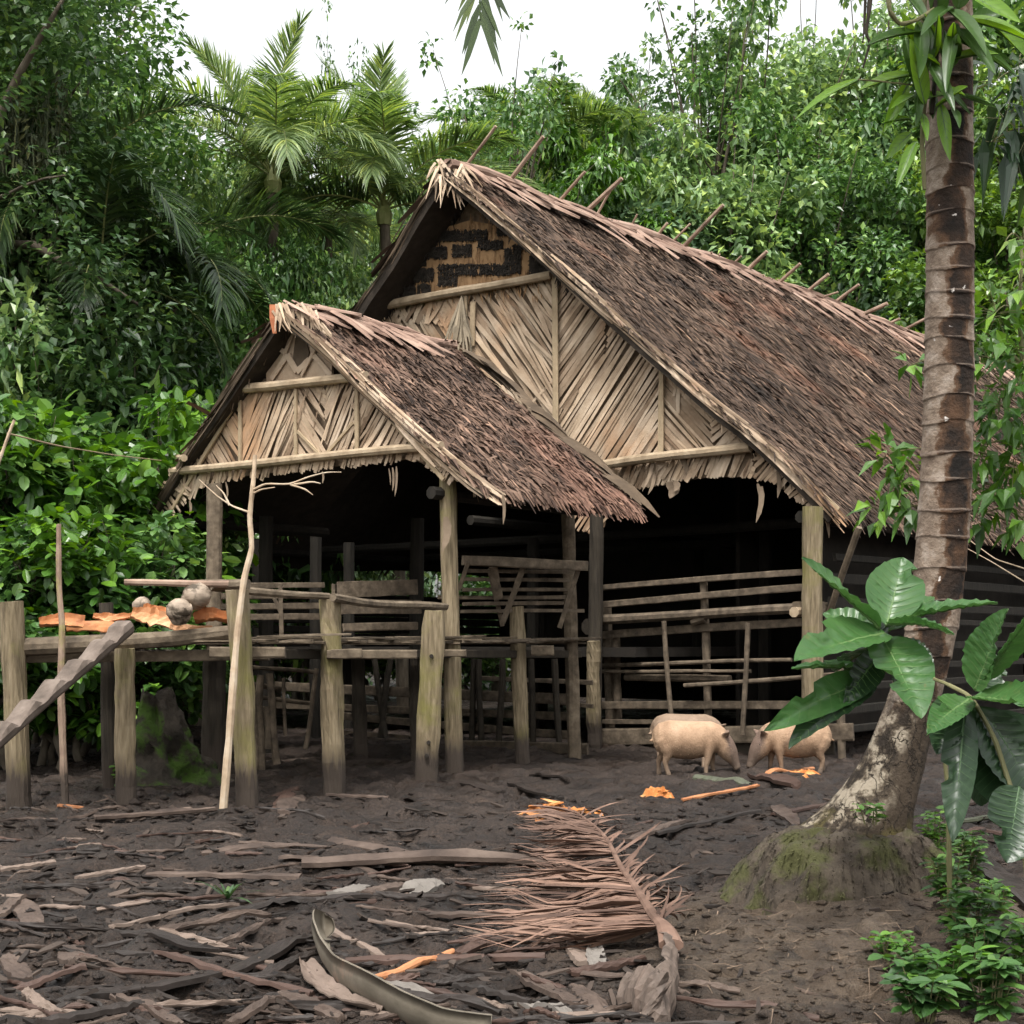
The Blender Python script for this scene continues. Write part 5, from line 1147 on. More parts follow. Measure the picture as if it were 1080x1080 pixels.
    bp = N.new('ShaderNodeBump'); bp.inputs['Strength'].default_value = .8; bp.inputs['Distance'].default_value = .02; L.new(mth('ADD', noise(30).outputs['Fac'], mth('MULTIPLY', crk, mth('MULTIPLY', low, -1.5))), bp.inputs['Height']); L.new(bp.outputs['Normal'], b.inputs['Normal'])
    return m
tr = mb.build('trunk', palm_bark(), palm, smooth=True)
att = tr.data.attributes.new('lichen', 'FLOAT_VECTOR', 'POINT'); att.data.foreach_set('vector', np.array(face).reshape(-1, 3).astype(np.float32).ravel())
# mossy root mound
mb = MB(); nr, na = 26, 72; V = []
for i in range(nr):
    f = i / (nr - 1); h = .43 * (1 - f ** 2.4) - .06 * f
    for j in range(na):
        a = j / na * 2 * PI; R_ = (.10 + .56 * f ** .8) * (1 + .12 * math.sin(3 * a + 1) + .1 * math.cos(a - PI) * f); x, y = math.cos(a) * R_ * 1.05, math.sin(a) * R_ * .8
        b_ = float(vn(a * 7 + 3, f * 4, 5) - .5) * .09 + float(vn(a * 19, f * 9, 6) - .5) * .03
        V.append([at(885, 0, YP)[0] + x + b_ * math.cos(a), YP - .12 + y + b_ * math.sin(a), h + b_ * .5 + gz(at(885, 0, YP)[0] + x, YP - .12 + y) * f])
q = [[i * na + j, i * na + (j + 1) % na, (i + 1) * na + (j + 1) % na, (i + 1) * na + j] for i in range(nr - 1) for j in range(na)]
mb.add(V, [np.array(q)]); V = np.array(V)
m_moss = M('mossy_root_mass', [(.022, .017, .013), (.052, .04, .029), (.085, .068, .048)], 6, (1, 1, .6), .95, .9, bscale=28, patch=(.05, .05, .018), patch_scale=3.4, patch_thr=(.5, .62), bdist=.03)
root = mb.build('root_mound', m_moss, palm, smooth=True)
mb = MB(); N_ = 2200                                 # hanging rootlets on the mound
idx = RS.randint(na * 4, na * (nr - 2), N_); p = V[idx]; out = unit(p - np.array([at(885, 0, YP)[0], YP - .12, .0])); L_ = RS.uniform(.02, .075, N_)[:, None]
d = unit(out * .5 + np.array([0, 0, -1.]) + RS.normal(0, .2, (N_, 3))); mb.ribbons(np.stack([p - out * .01, p + d * L_ * .5 + out * .014, p + d * L_], 1), unit(np.cross(d, out)), np.tile([.007, .006, .002], (N_, 1)))
mb.build('rootlets', M('rootlet_fibre', [(.03, .023, .017), (.075, .06, .042)], 5, rough=.95, bump=0, icols=GREY_VAR, ipos=[0, .4, .8, 1], patch=(.06, .06, .022), patch_scale=3.4, patch_thr=(.5, .6)), root)

# ------------------------------------------------------------------ fronds
def frond_mesh(mb, L, a0, a1, n, ll, droop, seed, width=.04, base=.12, fold=.6, sag_=.6, curl=0.0, mi=(0, 0), thick=.022, tipang=27, twisted=False):
    """palm frond along +X from the origin, pitch a0 bending to a1 (degrees)"""
    rs = np.random.RandomState(seed); T = np.linspace(0, 1, 41); pit = np.radians(a0 + (a1 - a0) * T ** 1.25)
    st = L / 40; x = np.concatenate([[0], np.cumsum(np.cos(pit[:-1]) * st)]); z = np.concatenate([[0], np.cumsum(np.sin(pit[:-1]) * st)]); y = curl * T ** 2 * L
    C = np.stack([x, y, z], -1); mb.loft(C, thick * (1 - .9 * T) + .003, sides=5, mi=mi[0])
    f = np.repeat(np.linspace(base, 1, n), 2) + rs.normal(0, .004, 2 * n); f = np.clip(f, 0, 1); sgn = np.tile([1., -1.], n)
    c = np.stack([np.interp(f, T, C[:, j]) for j in range(3)], -1); pa = np.interp(f, T, pit); tg = np.stack([np.cos(pa), np.zeros_like(pa), np.sin(pa)], -1); nr = np.stack([-np.sin(pa), np.zeros_like(pa), np.cos(pa)], -1)
    sd = np.array([0, 1., 0])[None] * sgn[:, None]; ph = np.radians(72 - (72 - tipang) * f ** 2 + rs.normal(0, 5, 2 * n))
    if twisted: sd, nr = nr * sgn[:, None], np.broadcast_to([0, -1., 0], nr.shape)
    d = tg * np.cos(ph)[:, None] + sd * (np.sin(ph) * math.cos(fold))[:, None] + nr * (np.sin(ph) * math.sin(fold) * rs.uniform(.5, 1.1, 2 * n))[:, None]
    ln = ll * np.clip(np.sin(np.clip((f - base) / (1 - base) * .86 + .14, 0, 1) * PI) ** .6, .45, 1) * rs.uniform(.85, 1.1, 2 * n); g = np.array([0, 0, -1.]) * droop
    pts = [c]
    for k in (.33, .66, 1.0):
        pts.append(c + d * (ln * k)[:, None] + g * (ln * k ** 2 * rs.uniform(.7, 1.3, 2 * n))[:, None])
    P = np.stack(pts, 1); ws = unit(np.cross(d, nr) + rs.normal(0, .15, (2 * n, 3))); w = width * rs.uniform(.8, 1.2, 2 * n)
    mb.ribbons(P, ws, np.stack([w * .6, w, w * .8, w * .06], 1), mi[1])
m_rach = M('palm_rib', [(.16, .18, .06), (.26, .27, .11)], 5, rough=.5, bump=0)
lf = lambda *a, **k: leafmat(*a, **k)
m_fr1 = lf('palm_leaf_green', (.07, .125, .035), (.13, .205, .06), (.2, .28, .1), trans=.42, rough=.4)
m_fr0 = lf('palm_leaf_olive', (.03, .055, .014), (.055, .09, .022), (.085, .125, .035), trans=.22)
m_fr2 = lf('palm_leaf_dark', (.018, .04, .014), (.035, .07, .022), (.05, .09, .03), trans=.2, rough=.4)
m_fr3 = lf('palm_leaf_pale', (.13, .2, .075), (.19, .27, .11), (.25, .33, .15), trans=.42, rough=.4)
def place(o, loc, rz=0, sc=1.0, ry=0, rx=0):
    o.location = Vector([float(c) for c in loc]); o.rotation_euler = (rx, ry, rz); o.scale = (sc,) * 3 if np.isscalar(sc) else sc
crown_top = at(997, -320, YP)
for az, a0, a1, L, sd in ((180, 10, -95, 4.2, 1), (215, 40, -50, 4, 2), (250, 30, -60, 4, 3), (285, 45, -45, 4, 4), (320, 35, -55, 4, 5), (350, 28, -50, 4, 6), (20, 50, -10, 4, 7), (60, 62, 5, 4, 8), (110, 64, 5, 4, 9), (150, 60, 0, 4, 10)):
    mb = MB(); frond_mesh(mb, L, a0, a1, 66, .62, .5 if az != 180 else .25, sd, .036, sag_=.4, fold=.6 if az != 180 else .12, tipang=27 if az != 180 else 24, twisted=az == 180); o = mb.build('frond', [m_rach, m_fr0]); mb = None
    o.data.materials.clear(); o.data.materials.append(m_fr0)
    o.parent = palm; o.matrix_parent_inverse = palm.matrix_basis.inverted(); place(o, crown_top + np.array([.22 if az == 180 else 0, 0, .17 if az == 180 else .1]), math.radians(az), 1)

# ------------------------------------------------------------------ big-leaf saplings
def big_leaf(mb, base, tip, up, W, droop=.1, fold=.12, waves=9, wave=.012, k=22, m=9, twist=0.0, bite=None, shape=(.72, 2.1)):
    """broad veined leaf as a grid: obovate outline, corrugated between side veins, cupped along the midrib"""
    base, tip, up = np.asarray(base, float), np.asarray(tip, float), np.asarray(up, float); L = np.linalg.norm(tip - base); d = unit(tip - base); s = unit(np.cross(d, up)); n = np.cross(s, d)
    t = np.linspace(0, 1, k); u = np.linspace(-1, 1, m)
    w = W / 2 * np.clip(np.sin(PI * np.clip(t, 0, 1) ** shape[0]), 0, 1) ** .72; w = np.maximum(w, .004); w[0] = .008; w[-1] = .003
    TT, UU = np.meshgrid(t, u, indexing='ij')
    if twist: ca = np.cos(twist * TT); sa = np.sin(twist * TT)
    else: ca, sa = np.ones_like(TT), np.zeros_like(TT)
    xo = UU * w[:, None]; zo = np.abs(UU) ** 1.4 * w[:, None] * fold * 2 + wave * np.sin((TT * waves - np.abs(UU) * 1.0) * 2 * PI) * np.sqrt(np.abs(UU)) * (1 - .6 * np.abs(UU)) * np.sin(TT * PI) + RS.normal(0, wave * .15, TT.shape)
    if bite: xo = np.where((np.abs(TT - bite) < .06) & (UU > .4), xo * .55, xo)
    al = TT * L + np.abs(UU) * w[:, None] * .18
    P = base + al[..., None] * d + (xo * ca - zo * sa)[..., None] * s + (zo * ca + xo * sa)[..., None] * n
    P[..., 2] -= droop * L * TT ** 2
    P += (droop * L * .35 * np.sin(TT * PI))[..., None] * np.array([0, 0, 1.])
    i = np.arange(k - 1)[:, None] * m + np.arange(m - 1)[None]; mb.add(P.reshape(-1, 3), [np.stack([i, i + 1, i + m + 1, i + m], -1).reshape(-1, 4)])
    mid = P[:, m // 2] - n * .004; mb.loft(mid, np.linspace(.009, .002, k), sides=6, mi=1)
    for j in range(1, waves + 3):                       # pale side veins
        f = j / (waves + 3.5); r0 = int(f * (k - 1))
        for sg in (-1, 1):
            q = []
            for e in np.linspace(0, .92, 5):
                r_ = min(k - 1, f * (k - 1) + e * 2.2); c_ = m // 2 + sg * e * (m // 2); a0, b0 = int(r_), int(np.floor(c_)) if sg > 0 else int(np.ceil(c_)); a1 = min(k - 1, a0 + 1); b1 = int(np.clip(b0 + sg, 0, m - 1)); fr, fc = r_ - a0, abs(c_ - b0)
                q.append((P[a0, b0] * (1 - fr) + P[a1, b0] * fr) * (1 - fc) + (P[a0, b1] * (1 - fr) + P[a1, b1] * fr) * fc)
            mb.ribbons(np.array(q)[None] + n * .0025, d[None], np.array([[.004, .0035, .003, .0025, .0015]]), 1)
def gloss_leaf(name, a, b, c, rough=.32):
    return M(name, [a, b, c], 3.5, rough=rough, bump=.2, bscale=26, trans=.25, spec=.45, bdist=.006, detail=6, patch=(.12, .1, .03), patch_scale=5, patch_thr=(.66, .74))
m_big = gloss_leaf('broad_leaf_green', (.03, .085, .022), (.045, .115, .03), (.065, .145, .04)); m_big2 = gloss_leaf('broad_leaf_dark', (.012, .03, .012), (.018, .042, .016), (.028, .06, .022)); m_vein = M('leaf_vein', [(.075, .14, .045), (.11, .18, .06)], 5, rough=.5, bump=0)
m_veind = M('dark_leaf_vein', [(.035, .07, .028), (.055, .1, .04)], 5, rough=.5, bump=0)
m_stem = M('sapling_stem', [(.1, .095, .04), (.18, .17, .08)], 6, rough=.7, bump=.2)
sap = thing('broad_leaf_sapling', at(960, 900, 7.6), 'sapling with big glossy veined green leaves spreading before the palm trunk', 'sapling')
Ys = 7.55
hub = at(930, 668, Ys)
chain('stem', [at(1002, 905, 7.3) * [1, 1, 0] + [0, 0, .05], at(1000, 820, 7.3), at(985, 745, 7.35), at(958, 722, 7.45), at(935, 690, 7.52), hub], .012, .009, m_stem, sap)
for b_, t_, Yb, Yt, W, dr, up_, mt, tw in (
    ((928, 662), (846, 588), 7.5, 7.3, .2, .0, (.5, .3, .8), 0, 1.2),        # long folded leaf reaching up
    ((935, 660), (952, 590), 7.52, 7.75, .36, -.02, (-.2, -1, .25), 0, 0),
    ((934, 668), (838, 690), 7.5, 7.0, .34, .04, (-.15, -.75, .75), 0, 0),
    ((930, 672), (972, 750), 7.5, 7.05, .37, .06, (.1, -.9, .4), 0, 0),
    ((938, 655), (1052, 632), 7.55, 7.3, .19, .03, (0, -.45, 1), 0, .2),
    ((936, 658), (1006, 660), 7.5, 7.05, .16, .08, (0, -.3, 1), 0, .5),
    ((925, 705), (835, 702), 7.6, 7.2, .16, .02, (0, -.15, 1), 0, 0),
    ((926, 680), (880, 705), 7.6, 7.9, .3, .04, (0, -.6, .8), 1, 0),
    ((925, 715), (806, 762), 7.5, 7.1, .22, .05, (.3, -.75, .7), 0, .5),
    ((922, 716), (832, 782), 7.5, 7.15, .24, .05, (-.2, -.8, .4), 1, -.4),
    ((938, 672), (948, 725), 7.6, 7.9, .25, .05, (.2, -.8, .3), 1, 0),
    ((930, 676), (905, 640), 7.62, 7.9, .2, .0, (0, -.8, .5), 1, 0), ((938, 664), (985, 628), 7.6, 7.8, .2, .02, (-.3, -.8, .5), 0, .3), ((926, 668), (868, 645), 7.6, 7.8, .2, .03, (.2, -.7, .7), 0, .3),
    ((938, 680), (985, 700), 7.55, 7.4, .2, .05, (0, -.7, .7), 1, .2), ((928, 690), (890, 740), 7.5, 7.3, .2, .03, (.2, -.9, .4), 1, .2)):
    mb = MB(); big_leaf(mb, at(*b_, Yb), at(*t_, Yt), up_, W * .82, dr, twist=tw, wave=.017, waves=8, fold=.2, k=30, bite=random.choice([None, .45, .6, .7, .35])); o = mb.build('leaf', [m_big2 if mt else m_big, m_vein], sap, smooth=True)
sap2 = thing('broad_leaf_sapling', at(1075, 920, 6.6), 'darker sapling with long drooping leaves at the margin beyond the palm', 'sapling')
hub = at(1025, 735, 6.9)
chain('stem', [at(1090, 1000, 6.5) * [1, 1, 0] + [0, 0, .05], at(1080, 880, 6.6), at(1050, 780, 6.8), hub, at(1000, 722, 7.0), at(985, 716, 7.1)], .013, .008, m_stem, sap2)
for b_, t_, Yb, Yt, W, dr, up_, mt, tw in (
    ((1028, 728), (1062, 642), 6.9, 6.7, .3, .0, (-.7, -.6, .3), 0, .5),
    ((1036, 720), (1100, 630), 6.9, 6.5, .2, .0, (.5, -.9, .2), 0, .4),
    ((1026, 735), (1108, 745), 6.85, 6.3, .3, .04, (-.1, -.6, .8), 0, 0),
    ((1022, 738), (978, 768), 6.9, 6.6, .2, .06, (0, -.5, .9), 0, .3),
    ((1018, 745), (1005, 888), 6.85, 6.6, .2, .0, (-.5, -.9, .1), 1, .2),
    ((1030, 745), (1070, 860), 6.9, 6.8, .42, .0, (-.1, -1, .2), 1, 0),
    ((1040, 750), (1100, 850), 6.9, 6.7, .4, .0, (.1, -1, .2), 1, 0),
    ((1030, 750), (1035, 850), 7.0, 7.1, .36, .0, (.2, -1, .2), 1, 0),
    ((1075, 830), (1062, 910), 6.5, 6.3, .36, .0, (.1, -1, .3), 1, 0),
    ((1034, 735), (1050, 690), 6.95, 7.1, .22, .0, (.4, -.7, .5), 1, 0),
    ((1015, 735), (988, 792), 6.95, 6.8, .26, .05, (-.2, -.8, .4), 1, 0)):
    mb = MB(); big_leaf(mb, at(*b_, Yb), at(*t_, Yt), up_, W * .8, dr, twist=tw, wave=.016, waves=11, fold=.2, k=32, bite=random.choice([None, .5, .65])); mb.build('leaf', [m_big2 if mt else m_big, m_veind if mt else m_vein], sap2, smooth=True)

# ------------------------------------------------------------------ climber on the upper trunk
climb = thing('climbing_plant', at(985, 60, YP - .2), 'climbing plant with strap-like bright green leaves round the top of the palm trunk', 'climber')
m_strap = lf('strap_leaf', (.09, .19, .02), (.13, .26, .03), (.19, .32, .045), trans=.38, rough=.35); m_strapd = lf('strap_leaf_dark', (.025, .06, .015), (.04, .09, .02), (.06, .12, .03), trans=.25, rough=.3)
def strap(b_, t_, Yb, Yt, W, mat, dr=.06, up_=(0, -.5, .8), tw=.4):
    mb = MB(); big_leaf(mb, at(*b_, Yb), at(*t_, Yt), up_, W, dr, fold=.25, wave=.002, k=14, m=5, twist=tw, waves=3); mb.build('leaf', [mat, m_vein], climb, smooth=True)
Yk = YP - .22
for b_, t_, W, dk in (((905, 84), (840, 118), .06, 0), ((962, 78), (905, 92), .085, 0), ((958, 88), (932, 138), .08, 0), ((975, 110), (960, 40), .1, 0), ((965, 60), (950, 10), .09, 0), ((972, 70), (968, 20), .1, 0), ((985, 60), (990, 12), .06, 0), ((1003, 60), (1006, 18), .06, 0), ((1000, 70), (975, 10), .07, 0), ((992, 95), (1018, 98), .06, 0), ((988, 112), (1020, 90), .085, 0),
                  ((992, 110), (1002, 165), .075, 0), ((985, 100), (984, 125), .05, 1), ((1000, 80), (996, 30), .06, 1), ((1010, 40), (1072, 78), .12, 1), ((1015, 20), (1090, 40), .14, 0), ((1020, 30), (1060, 10), .12, 1), ((1010, 30), (1050, 76), .1, 1), ((1000, 10), (1040, 50), .12, 1), ((1005, 70), (1010, 30), .07, 1), ((975, 20), (945, -20), .1, 1), ((990, 20), (985, -30), .12, 1),
                  ((1010, 10), (1020, -40), .12, 1), ((1008, 25), (998, 90), .09, 1), ((965, 100), (940, 112), .06, 0), ((960, 125), (930, 128), .05, 0), ((962, 140), (935, 165), .08, 0), ((966, 150), (945, 195), .07, 0), ((972, 120), (978, 145), .05, 0), ((955, 40), (965, 90), .08, 1), ((968, 95), (966, 130), .07, 1), ((1040, 20), (1095, 70), .12, 0), ((1005, 115), (1012, 132), .05, 1)):
    strap(b_, t_, Yk + random.uniform(-.12, .05), Yk + random.uniform(-.4, .1), W, m_strapd if dk else m_strap, random.uniform(0, .1), (random.uniform(-.3, .3), -.7, .6), random.uniform(-.6, .6))
chain('vine_stem', [at(975, 200, Yk), at(972, 140, Yk - .03), at(978, 80, Yk), at(972, 30, Yk), at(980, -60, Yk)], .012, .016, m_stem, climb)
chain('vine_stem', [at(983, 120, Yk - .05), at(988, 60, Yk - .06), at(985, -10, Yk - .06), at(990, -90, Yk)], .014, .018, MAT['dark_post'], climb)
chain('vine_stem', [at(966, 90, Yk), at(930, 86, Yk - .2), at(905, 84, Yk - .3)], .005, .004, m_stem, climb)
chain('hanging_stem', [at(922, -60, 8.3), at(917, 10, 8.3), at(913, 35, 8.3), at(918, 45, 8.3), at(910, 72, 8.3)], .016, .004, MAT['dark_post'], climb)
chain('hanging_stem', [at(930, -60, 8.3), at(937, -10, 8.3), at(938, 12, 8.3), at(948, 26, 8.35), at(966, 22, 8.45), at(985, 10, 8.5)], .014, .012, m_stem, climb)
chain('hanging_stem', [at(915, -60, 8.32), at(912, 20, 8.32), at(910, 45, 8.3)], .01, .004, MAT['dark_post'], climb)
rl = random.Random(12)
for i in range(13):
    x, y = rl.uniform(955, 1030), rl.uniform(-10, 110); a = rl.uniform(0, 2 * PI); L = rl.uniform(30, 65)
    strap((x, y), (x + L * math.cos(a), y + L * math.sin(a) * .8 + 12), Yk + rl.uniform(-.15, .02), Yk + rl.uniform(-.4, .05), rl.uniform(.05, .1), m_strapd if rl.random() < .6 else m_strap, rl.uniform(0, .1), (rl.uniform(-.3, .3), -.7, .6), rl.uniform(-.6, .6))

# ------------------------------------------------------------------ small weeds
m_weed = lf('weed_leaf', (.045, .12, .02), (.075, .175, .03), (.12, .24, .045), trans=.28, rough=.45); m_weedd = lf('weed_leaf_dark', (.03, .08, .02), (.05, .12, .03), (.08, .16, .04), trans=.25, rough=.45)
def weed(name, loc, h, n, ll, label, cat, seed, mat, spread=.2, group=None, lean=(0, 0)):
    rs = np.random.RandomState(seed); loc = np.asarray(loc, float); root_ = thing(name, loc, label, cat, group); ml, ms = MB(), MB()
    for i in range(n):
        a = rs.uniform(0, 2 * PI); top = loc + np.array([math.cos(a) * spread * rs.uniform(.2, 1) + lean[0], math.sin(a) * spread * rs.uniform(.2, 1) + lean[1], h * rs.uniform(.55, 1)]); b0 = loc + np.array([math.cos(a) * .03, math.sin(a) * .03, -.02])
        t = np.linspace(0, 1, 6)[:, None]; P = b0 + (top - b0) * t + np.array([0, 0, 1]) * np.sin(t * PI) * h * .08; SC_ = 1.0; ms.loft(P, np.linspace(.005, .002, 6), sides=5)
        m_ = rs.randint(7, 12); f = rs.uniform(.3, 1, m_); f[-3:] = 1; c = b0 + (top - b0) * f[:, None]; az = rs.uniform(0, 2 * PI, m_); d = np.stack([np.cos(az), np.sin(az), rs.uniform(-.1, .6, m_)], -1)
        round_leaves(ml, c, d, np.array([0, 0, 1.]) + rs.normal(0, .25, (m_, 3)), SC_ * ll * rs.uniform(.6, 1.15, m_), SC_ * ll * .42 * rs.uniform(.8, 1.2, m_), droop=.25)
    ms.build('stems', m_stem, root_); ml.build('leaves', mat, root_); return root_
WEEDS = [(985, 925, .36, 5, .09, 'tallest leafy weed, close against the palm root'), (1000, 985, .3, 6, .085, 'leafy weed in front of the palm root'), (1022, 1010, .3, 6, .1, 'bright weed among the patch, below the drooping dark leaves'), (1000, 1052, .26, 6, .1, 'weed in the lowest row of the patch'), (960, 1030, .2, 4, .085, 'weed at the bare-earth side of the patch'),
         (1045, 1062, .3, 6, .11, 'large-leaved weed in the lowest corner'), (1050, 985, .22, 4, .08, 'thin weed by the dark plank'), (975, 1075, .22, 5, .11, 'weed cut by the lowest edge of the picture'), (1015, 905, .2, 3, .07, 'small weed touching the green stem'), (940, 1012, .1, 3, .06, 'tiny seedling on the bare earth near the palm root'), (1020, 950, .3, 5, .08, 'slim weed between the palm root and the dark plank'), (1035, 1035, .28, 6, .1, 'bushy weed in the middle of the patch'), (1078, 1030, .25, 5, .09, 'weed at the outer end of the lower plank')]
for i, (x, y, h, n, ll, lab) in enumerate(WEEDS):
    weed('leafy_weed', gpz(x, y), h, n + 11, ll, lab, 'weed', 300 + i, m_weedd if i % 3 else m_weed, .14, 'leafy weeds round the palm root')
weed('trunk_sprout', at(918, 866, YP - .42), .1, 4, .08, 'little bright sprout growing on the palm foot', 'sprout', 331, m_weed, .1)
weed('young_shrub', gpz(160, 812, 0), 1.05, 3, .3, 'small bright shrub with long leaves under the platform', 'shrub', 333, m_weed, .18)
weed('low_sprout', gpz(130, 838, 0), .35, 3, .16, 'low bright sprout at the foot of the platform post', 'sprout', 334, m_weed, .08)
mb = MB(); rs = np.random.RandomState(5); p = gpz(240, 948); P, S_ = [], []
for i in range(16):
    a = rs.uniform(0, 2 * PI); L = rs.uniform(.14, .3); t = np.linspace(0, 1, 5); el = rs.uniform(.4, 1.4); d = np.array([math.cos(a) * math.cos(el), math.sin(a) * math.cos(el), math.sin(el)])
    q = p + np.outer(t * L, d); q[:, 2] -= t ** 2 * L * .35; P.append(q); S_.append(unit(np.cross(d, [0, 0, 1.])))
mb.ribbons(np.array(P), np.array(S_), np.tile([.012, .026, .026, .018, .002], (16, 1))); tag(mb.build('grass_tuft', lf('dark_blade', (.02, .05, .018), (.03, .07, .025), (.045, .09, .03), trans=.15)), 'dark green grass tuft growing alone in the mud', 'grass tuft')
# mossy stump under the platform
g = gpz(172, 826); mb = MB(); V = []
for i in range(18):
    f = i / 17; r = (.66 - .5 * f ** .8)
    for j in range(40):
        a = j / 40 * 2 * PI; rr = r * (1 + .25 * math.sin(3 * a + 2 * f) + .7 * (float(vn(a * 3, f * 5, 4)) - .5) + .4 * (float(vn(a * 9, f * 11, 14)) - .5)); V.append([g[0] + rr * math.cos(a) - .1 * f, g[1] + rr * math.sin(a), -.1 + .8 * f * (1 + .9 * (float(vn(a * 2, 1, 7)) - .5))])
V.append([g[0] - .1, g[1], .62]); q = [[i * 40 + j, i * 40 + (j + 1) % 40, (i + 1) * 40 + (j + 1) % 40, (i + 1) * 40 + j] for i in range(17) for j in range(40)]
mb.add(V, [np.array(q), np.array([[17 * 40 + j, 17 * 40 + (j + 1) % 40, 720] for j in range(40)])])
tag(mb.build('mossy_stump', M('stump_moss', [(.02, .017, .013), (.05, .04, .03)], 4, rough=.95, bump=.9, patch=(.045, .085, .012), patch_scale=3, patch_thr=(.5, .6), bdist=.05), smooth=True), 'dark rotten stump with bright moss standing beneath the platform', 'stump')
# ------------------------------------------------------------------ forest: prototypes, then single trees
m_trunk = M('forest_bark', [(.035, .028, .02), (.09, .072, .052), (.16, .135, .1)], 3, (2, 2, .6), .9, .5)
LM = {'dark': lf('leaves_dark', (.025, .056, .022), (.052, .105, .036), (.1, .17, .058)),
      'mid': lf('leaves_mid', (.036, .09, .026), (.078, .165, .045), (.14, .245, .075), trans=.25),
      'light': lf('leaves_light', (.095, .17, .065), (.17, .27, .105), (.25, .37, .155), trans=.28),  # lightened, partly in place of haze over the far trees
      'cool': lf('leaves_cool', (.07, .13, .07), (.125, .205, .11), (.19, .285, .155), trans=.28),  # pale grey-green colour stands in for far haze
      'yellow': lf('leaves_yellow', (.06, .125, .022), (.105, .19, .035), (.155, .25, .05)),
      'bright': lf('leaves_bright', (.035, .095, .013), (.062, .15, .019), (.105, .22, .028), rough=.34)}
def clump_leaves(mb, rs, centers, radii, per, L, W, droop=.25, flat=.7, fold=.15, rnd=False):
    k = len(centers); c = np.repeat(centers, per, 0); R = np.repeat(radii, per); u = unit(rs.normal(0, 1, (k * per, 3)))
    r = R * rs.uniform(0, 1, k * per) ** .42; p = c + u * r[:, None] * np.array([1, 1, flat])
    d = unit(u * np.array([1, 1, .5]) + rs.normal(0, .6, (k * per, 3)) + np.array([0, 0, -.18])); n = unit(np.array([0, 0, 1.]) + u * .5 + rs.normal(0, .35, (k * per, 3)))
    if rnd: round_leaves(mb, p, d, n, L * rs.uniform(.55, 1.25, k * per), W * rs.uniform(.7, 1.25, k * per), droop=droop)
    else: mb.leaves(p, d, n, L * rs.uniform(.55, 1.25, k * per), W * rs.uniform(.7, 1.25, k * per), fold=fold, droop=droop)
def limbs(mb, rs, base, fork, ends, r0, r1):
    for e in ends:
        s = base + (fork - base) * rs.uniform(.55, 1.0); t = np.linspace(0, 1, 7)[:, None]; P = s + (e - s) * t + np.array([0, 0, 1]) * np.sin(t * PI) * np.linalg.norm(e - s) * rs.uniform(-.02, .14) + rs.normal(0, .06, (7, 3)) * np.sin(t * PI)
        mb.loft(P, np.linspace(r0, r1, 7), sides=6)
def proto(name, seed, clumps, per, L, W, cz, rx, rz, cr, fork, tr, shell=.45, droop=.25, nl=14, low=None, stems=1, rnd=False):
    rs = np.random.RandomState(seed); root_ = bpy.data.objects.new(name, None); COL.objects.link(root_); root_.empty_display_size = .3
    u = unit(rs.normal(0, 1, (clumps, 3))); rr = rs.uniform(0, 1, clumps) ** shell; lump = 1 + .3 * np.sin(u[:, 0] * 3 + seed) * np.cos(u[:, 1] * 4 + seed) 
    C = np.array([0, 0, cz]) + u * (rr * lump)[:, None] * np.array([rx, rx, rz]); C[:, 2] = np.maximum(C[:, 2], low if low is not None else .6)
    ol = clumps // 3; uo = unit(rs.normal(0, 1, (ol, 3)) + [0, 0, .35]); CO = np.array([0, 0, cz]) + uo * rs.uniform(1.02, 1.22, ol)[:, None] * np.array([rx, rx, rz]); CO[:, 2] = np.maximum(CO[:, 2], low if low is not None else .6)
    ml = MB(); clump_leaves(ml, rs, CO, cr * rs.uniform(.3, .6, ol), max(8, per // 7), L, W, droop, rnd=rnd); clump_leaves(ml, rs, C, cr * rs.uniform(.6, 1.3, clumps), per, L, W, droop, rnd=rnd)
    mt = MB()
    for s_ in range(stems):
        b0 = np.array([rs.normal(0, .25), rs.normal(0, .25), -.3]) if stems > 1 else np.array([0, 0, -.3]); fk = np.array([rs.normal(0, .3), rs.normal(0, .3), fork]); t = np.linspace(0, 1, 10)[:, None]; P = b0 + (fk - b0) * t + rs.normal(0, .05, (10, 3)) * np.sin(t * PI)
        mt.loft(P, tr * (1.25 - .6 * t[:, 0]) * np.r_[1.35, 1.1, np.ones(8)], sides=9); limbs(mt, rs, b0 + (fk - b0) * .5, fk, C[rs.choice(clumps, min(clumps, nl), False)], tr * .5, tr * .1)
    limbs(mt, rs, np.array([0, 0, fork * .5]), np.array([0, 0, fork]), CO[:min(ol, 14)], tr * .25, tr * .05); mt.build('trunk', m_trunk, root_, smooth=True); ml.build('crown', LM['mid'], root_); return root_
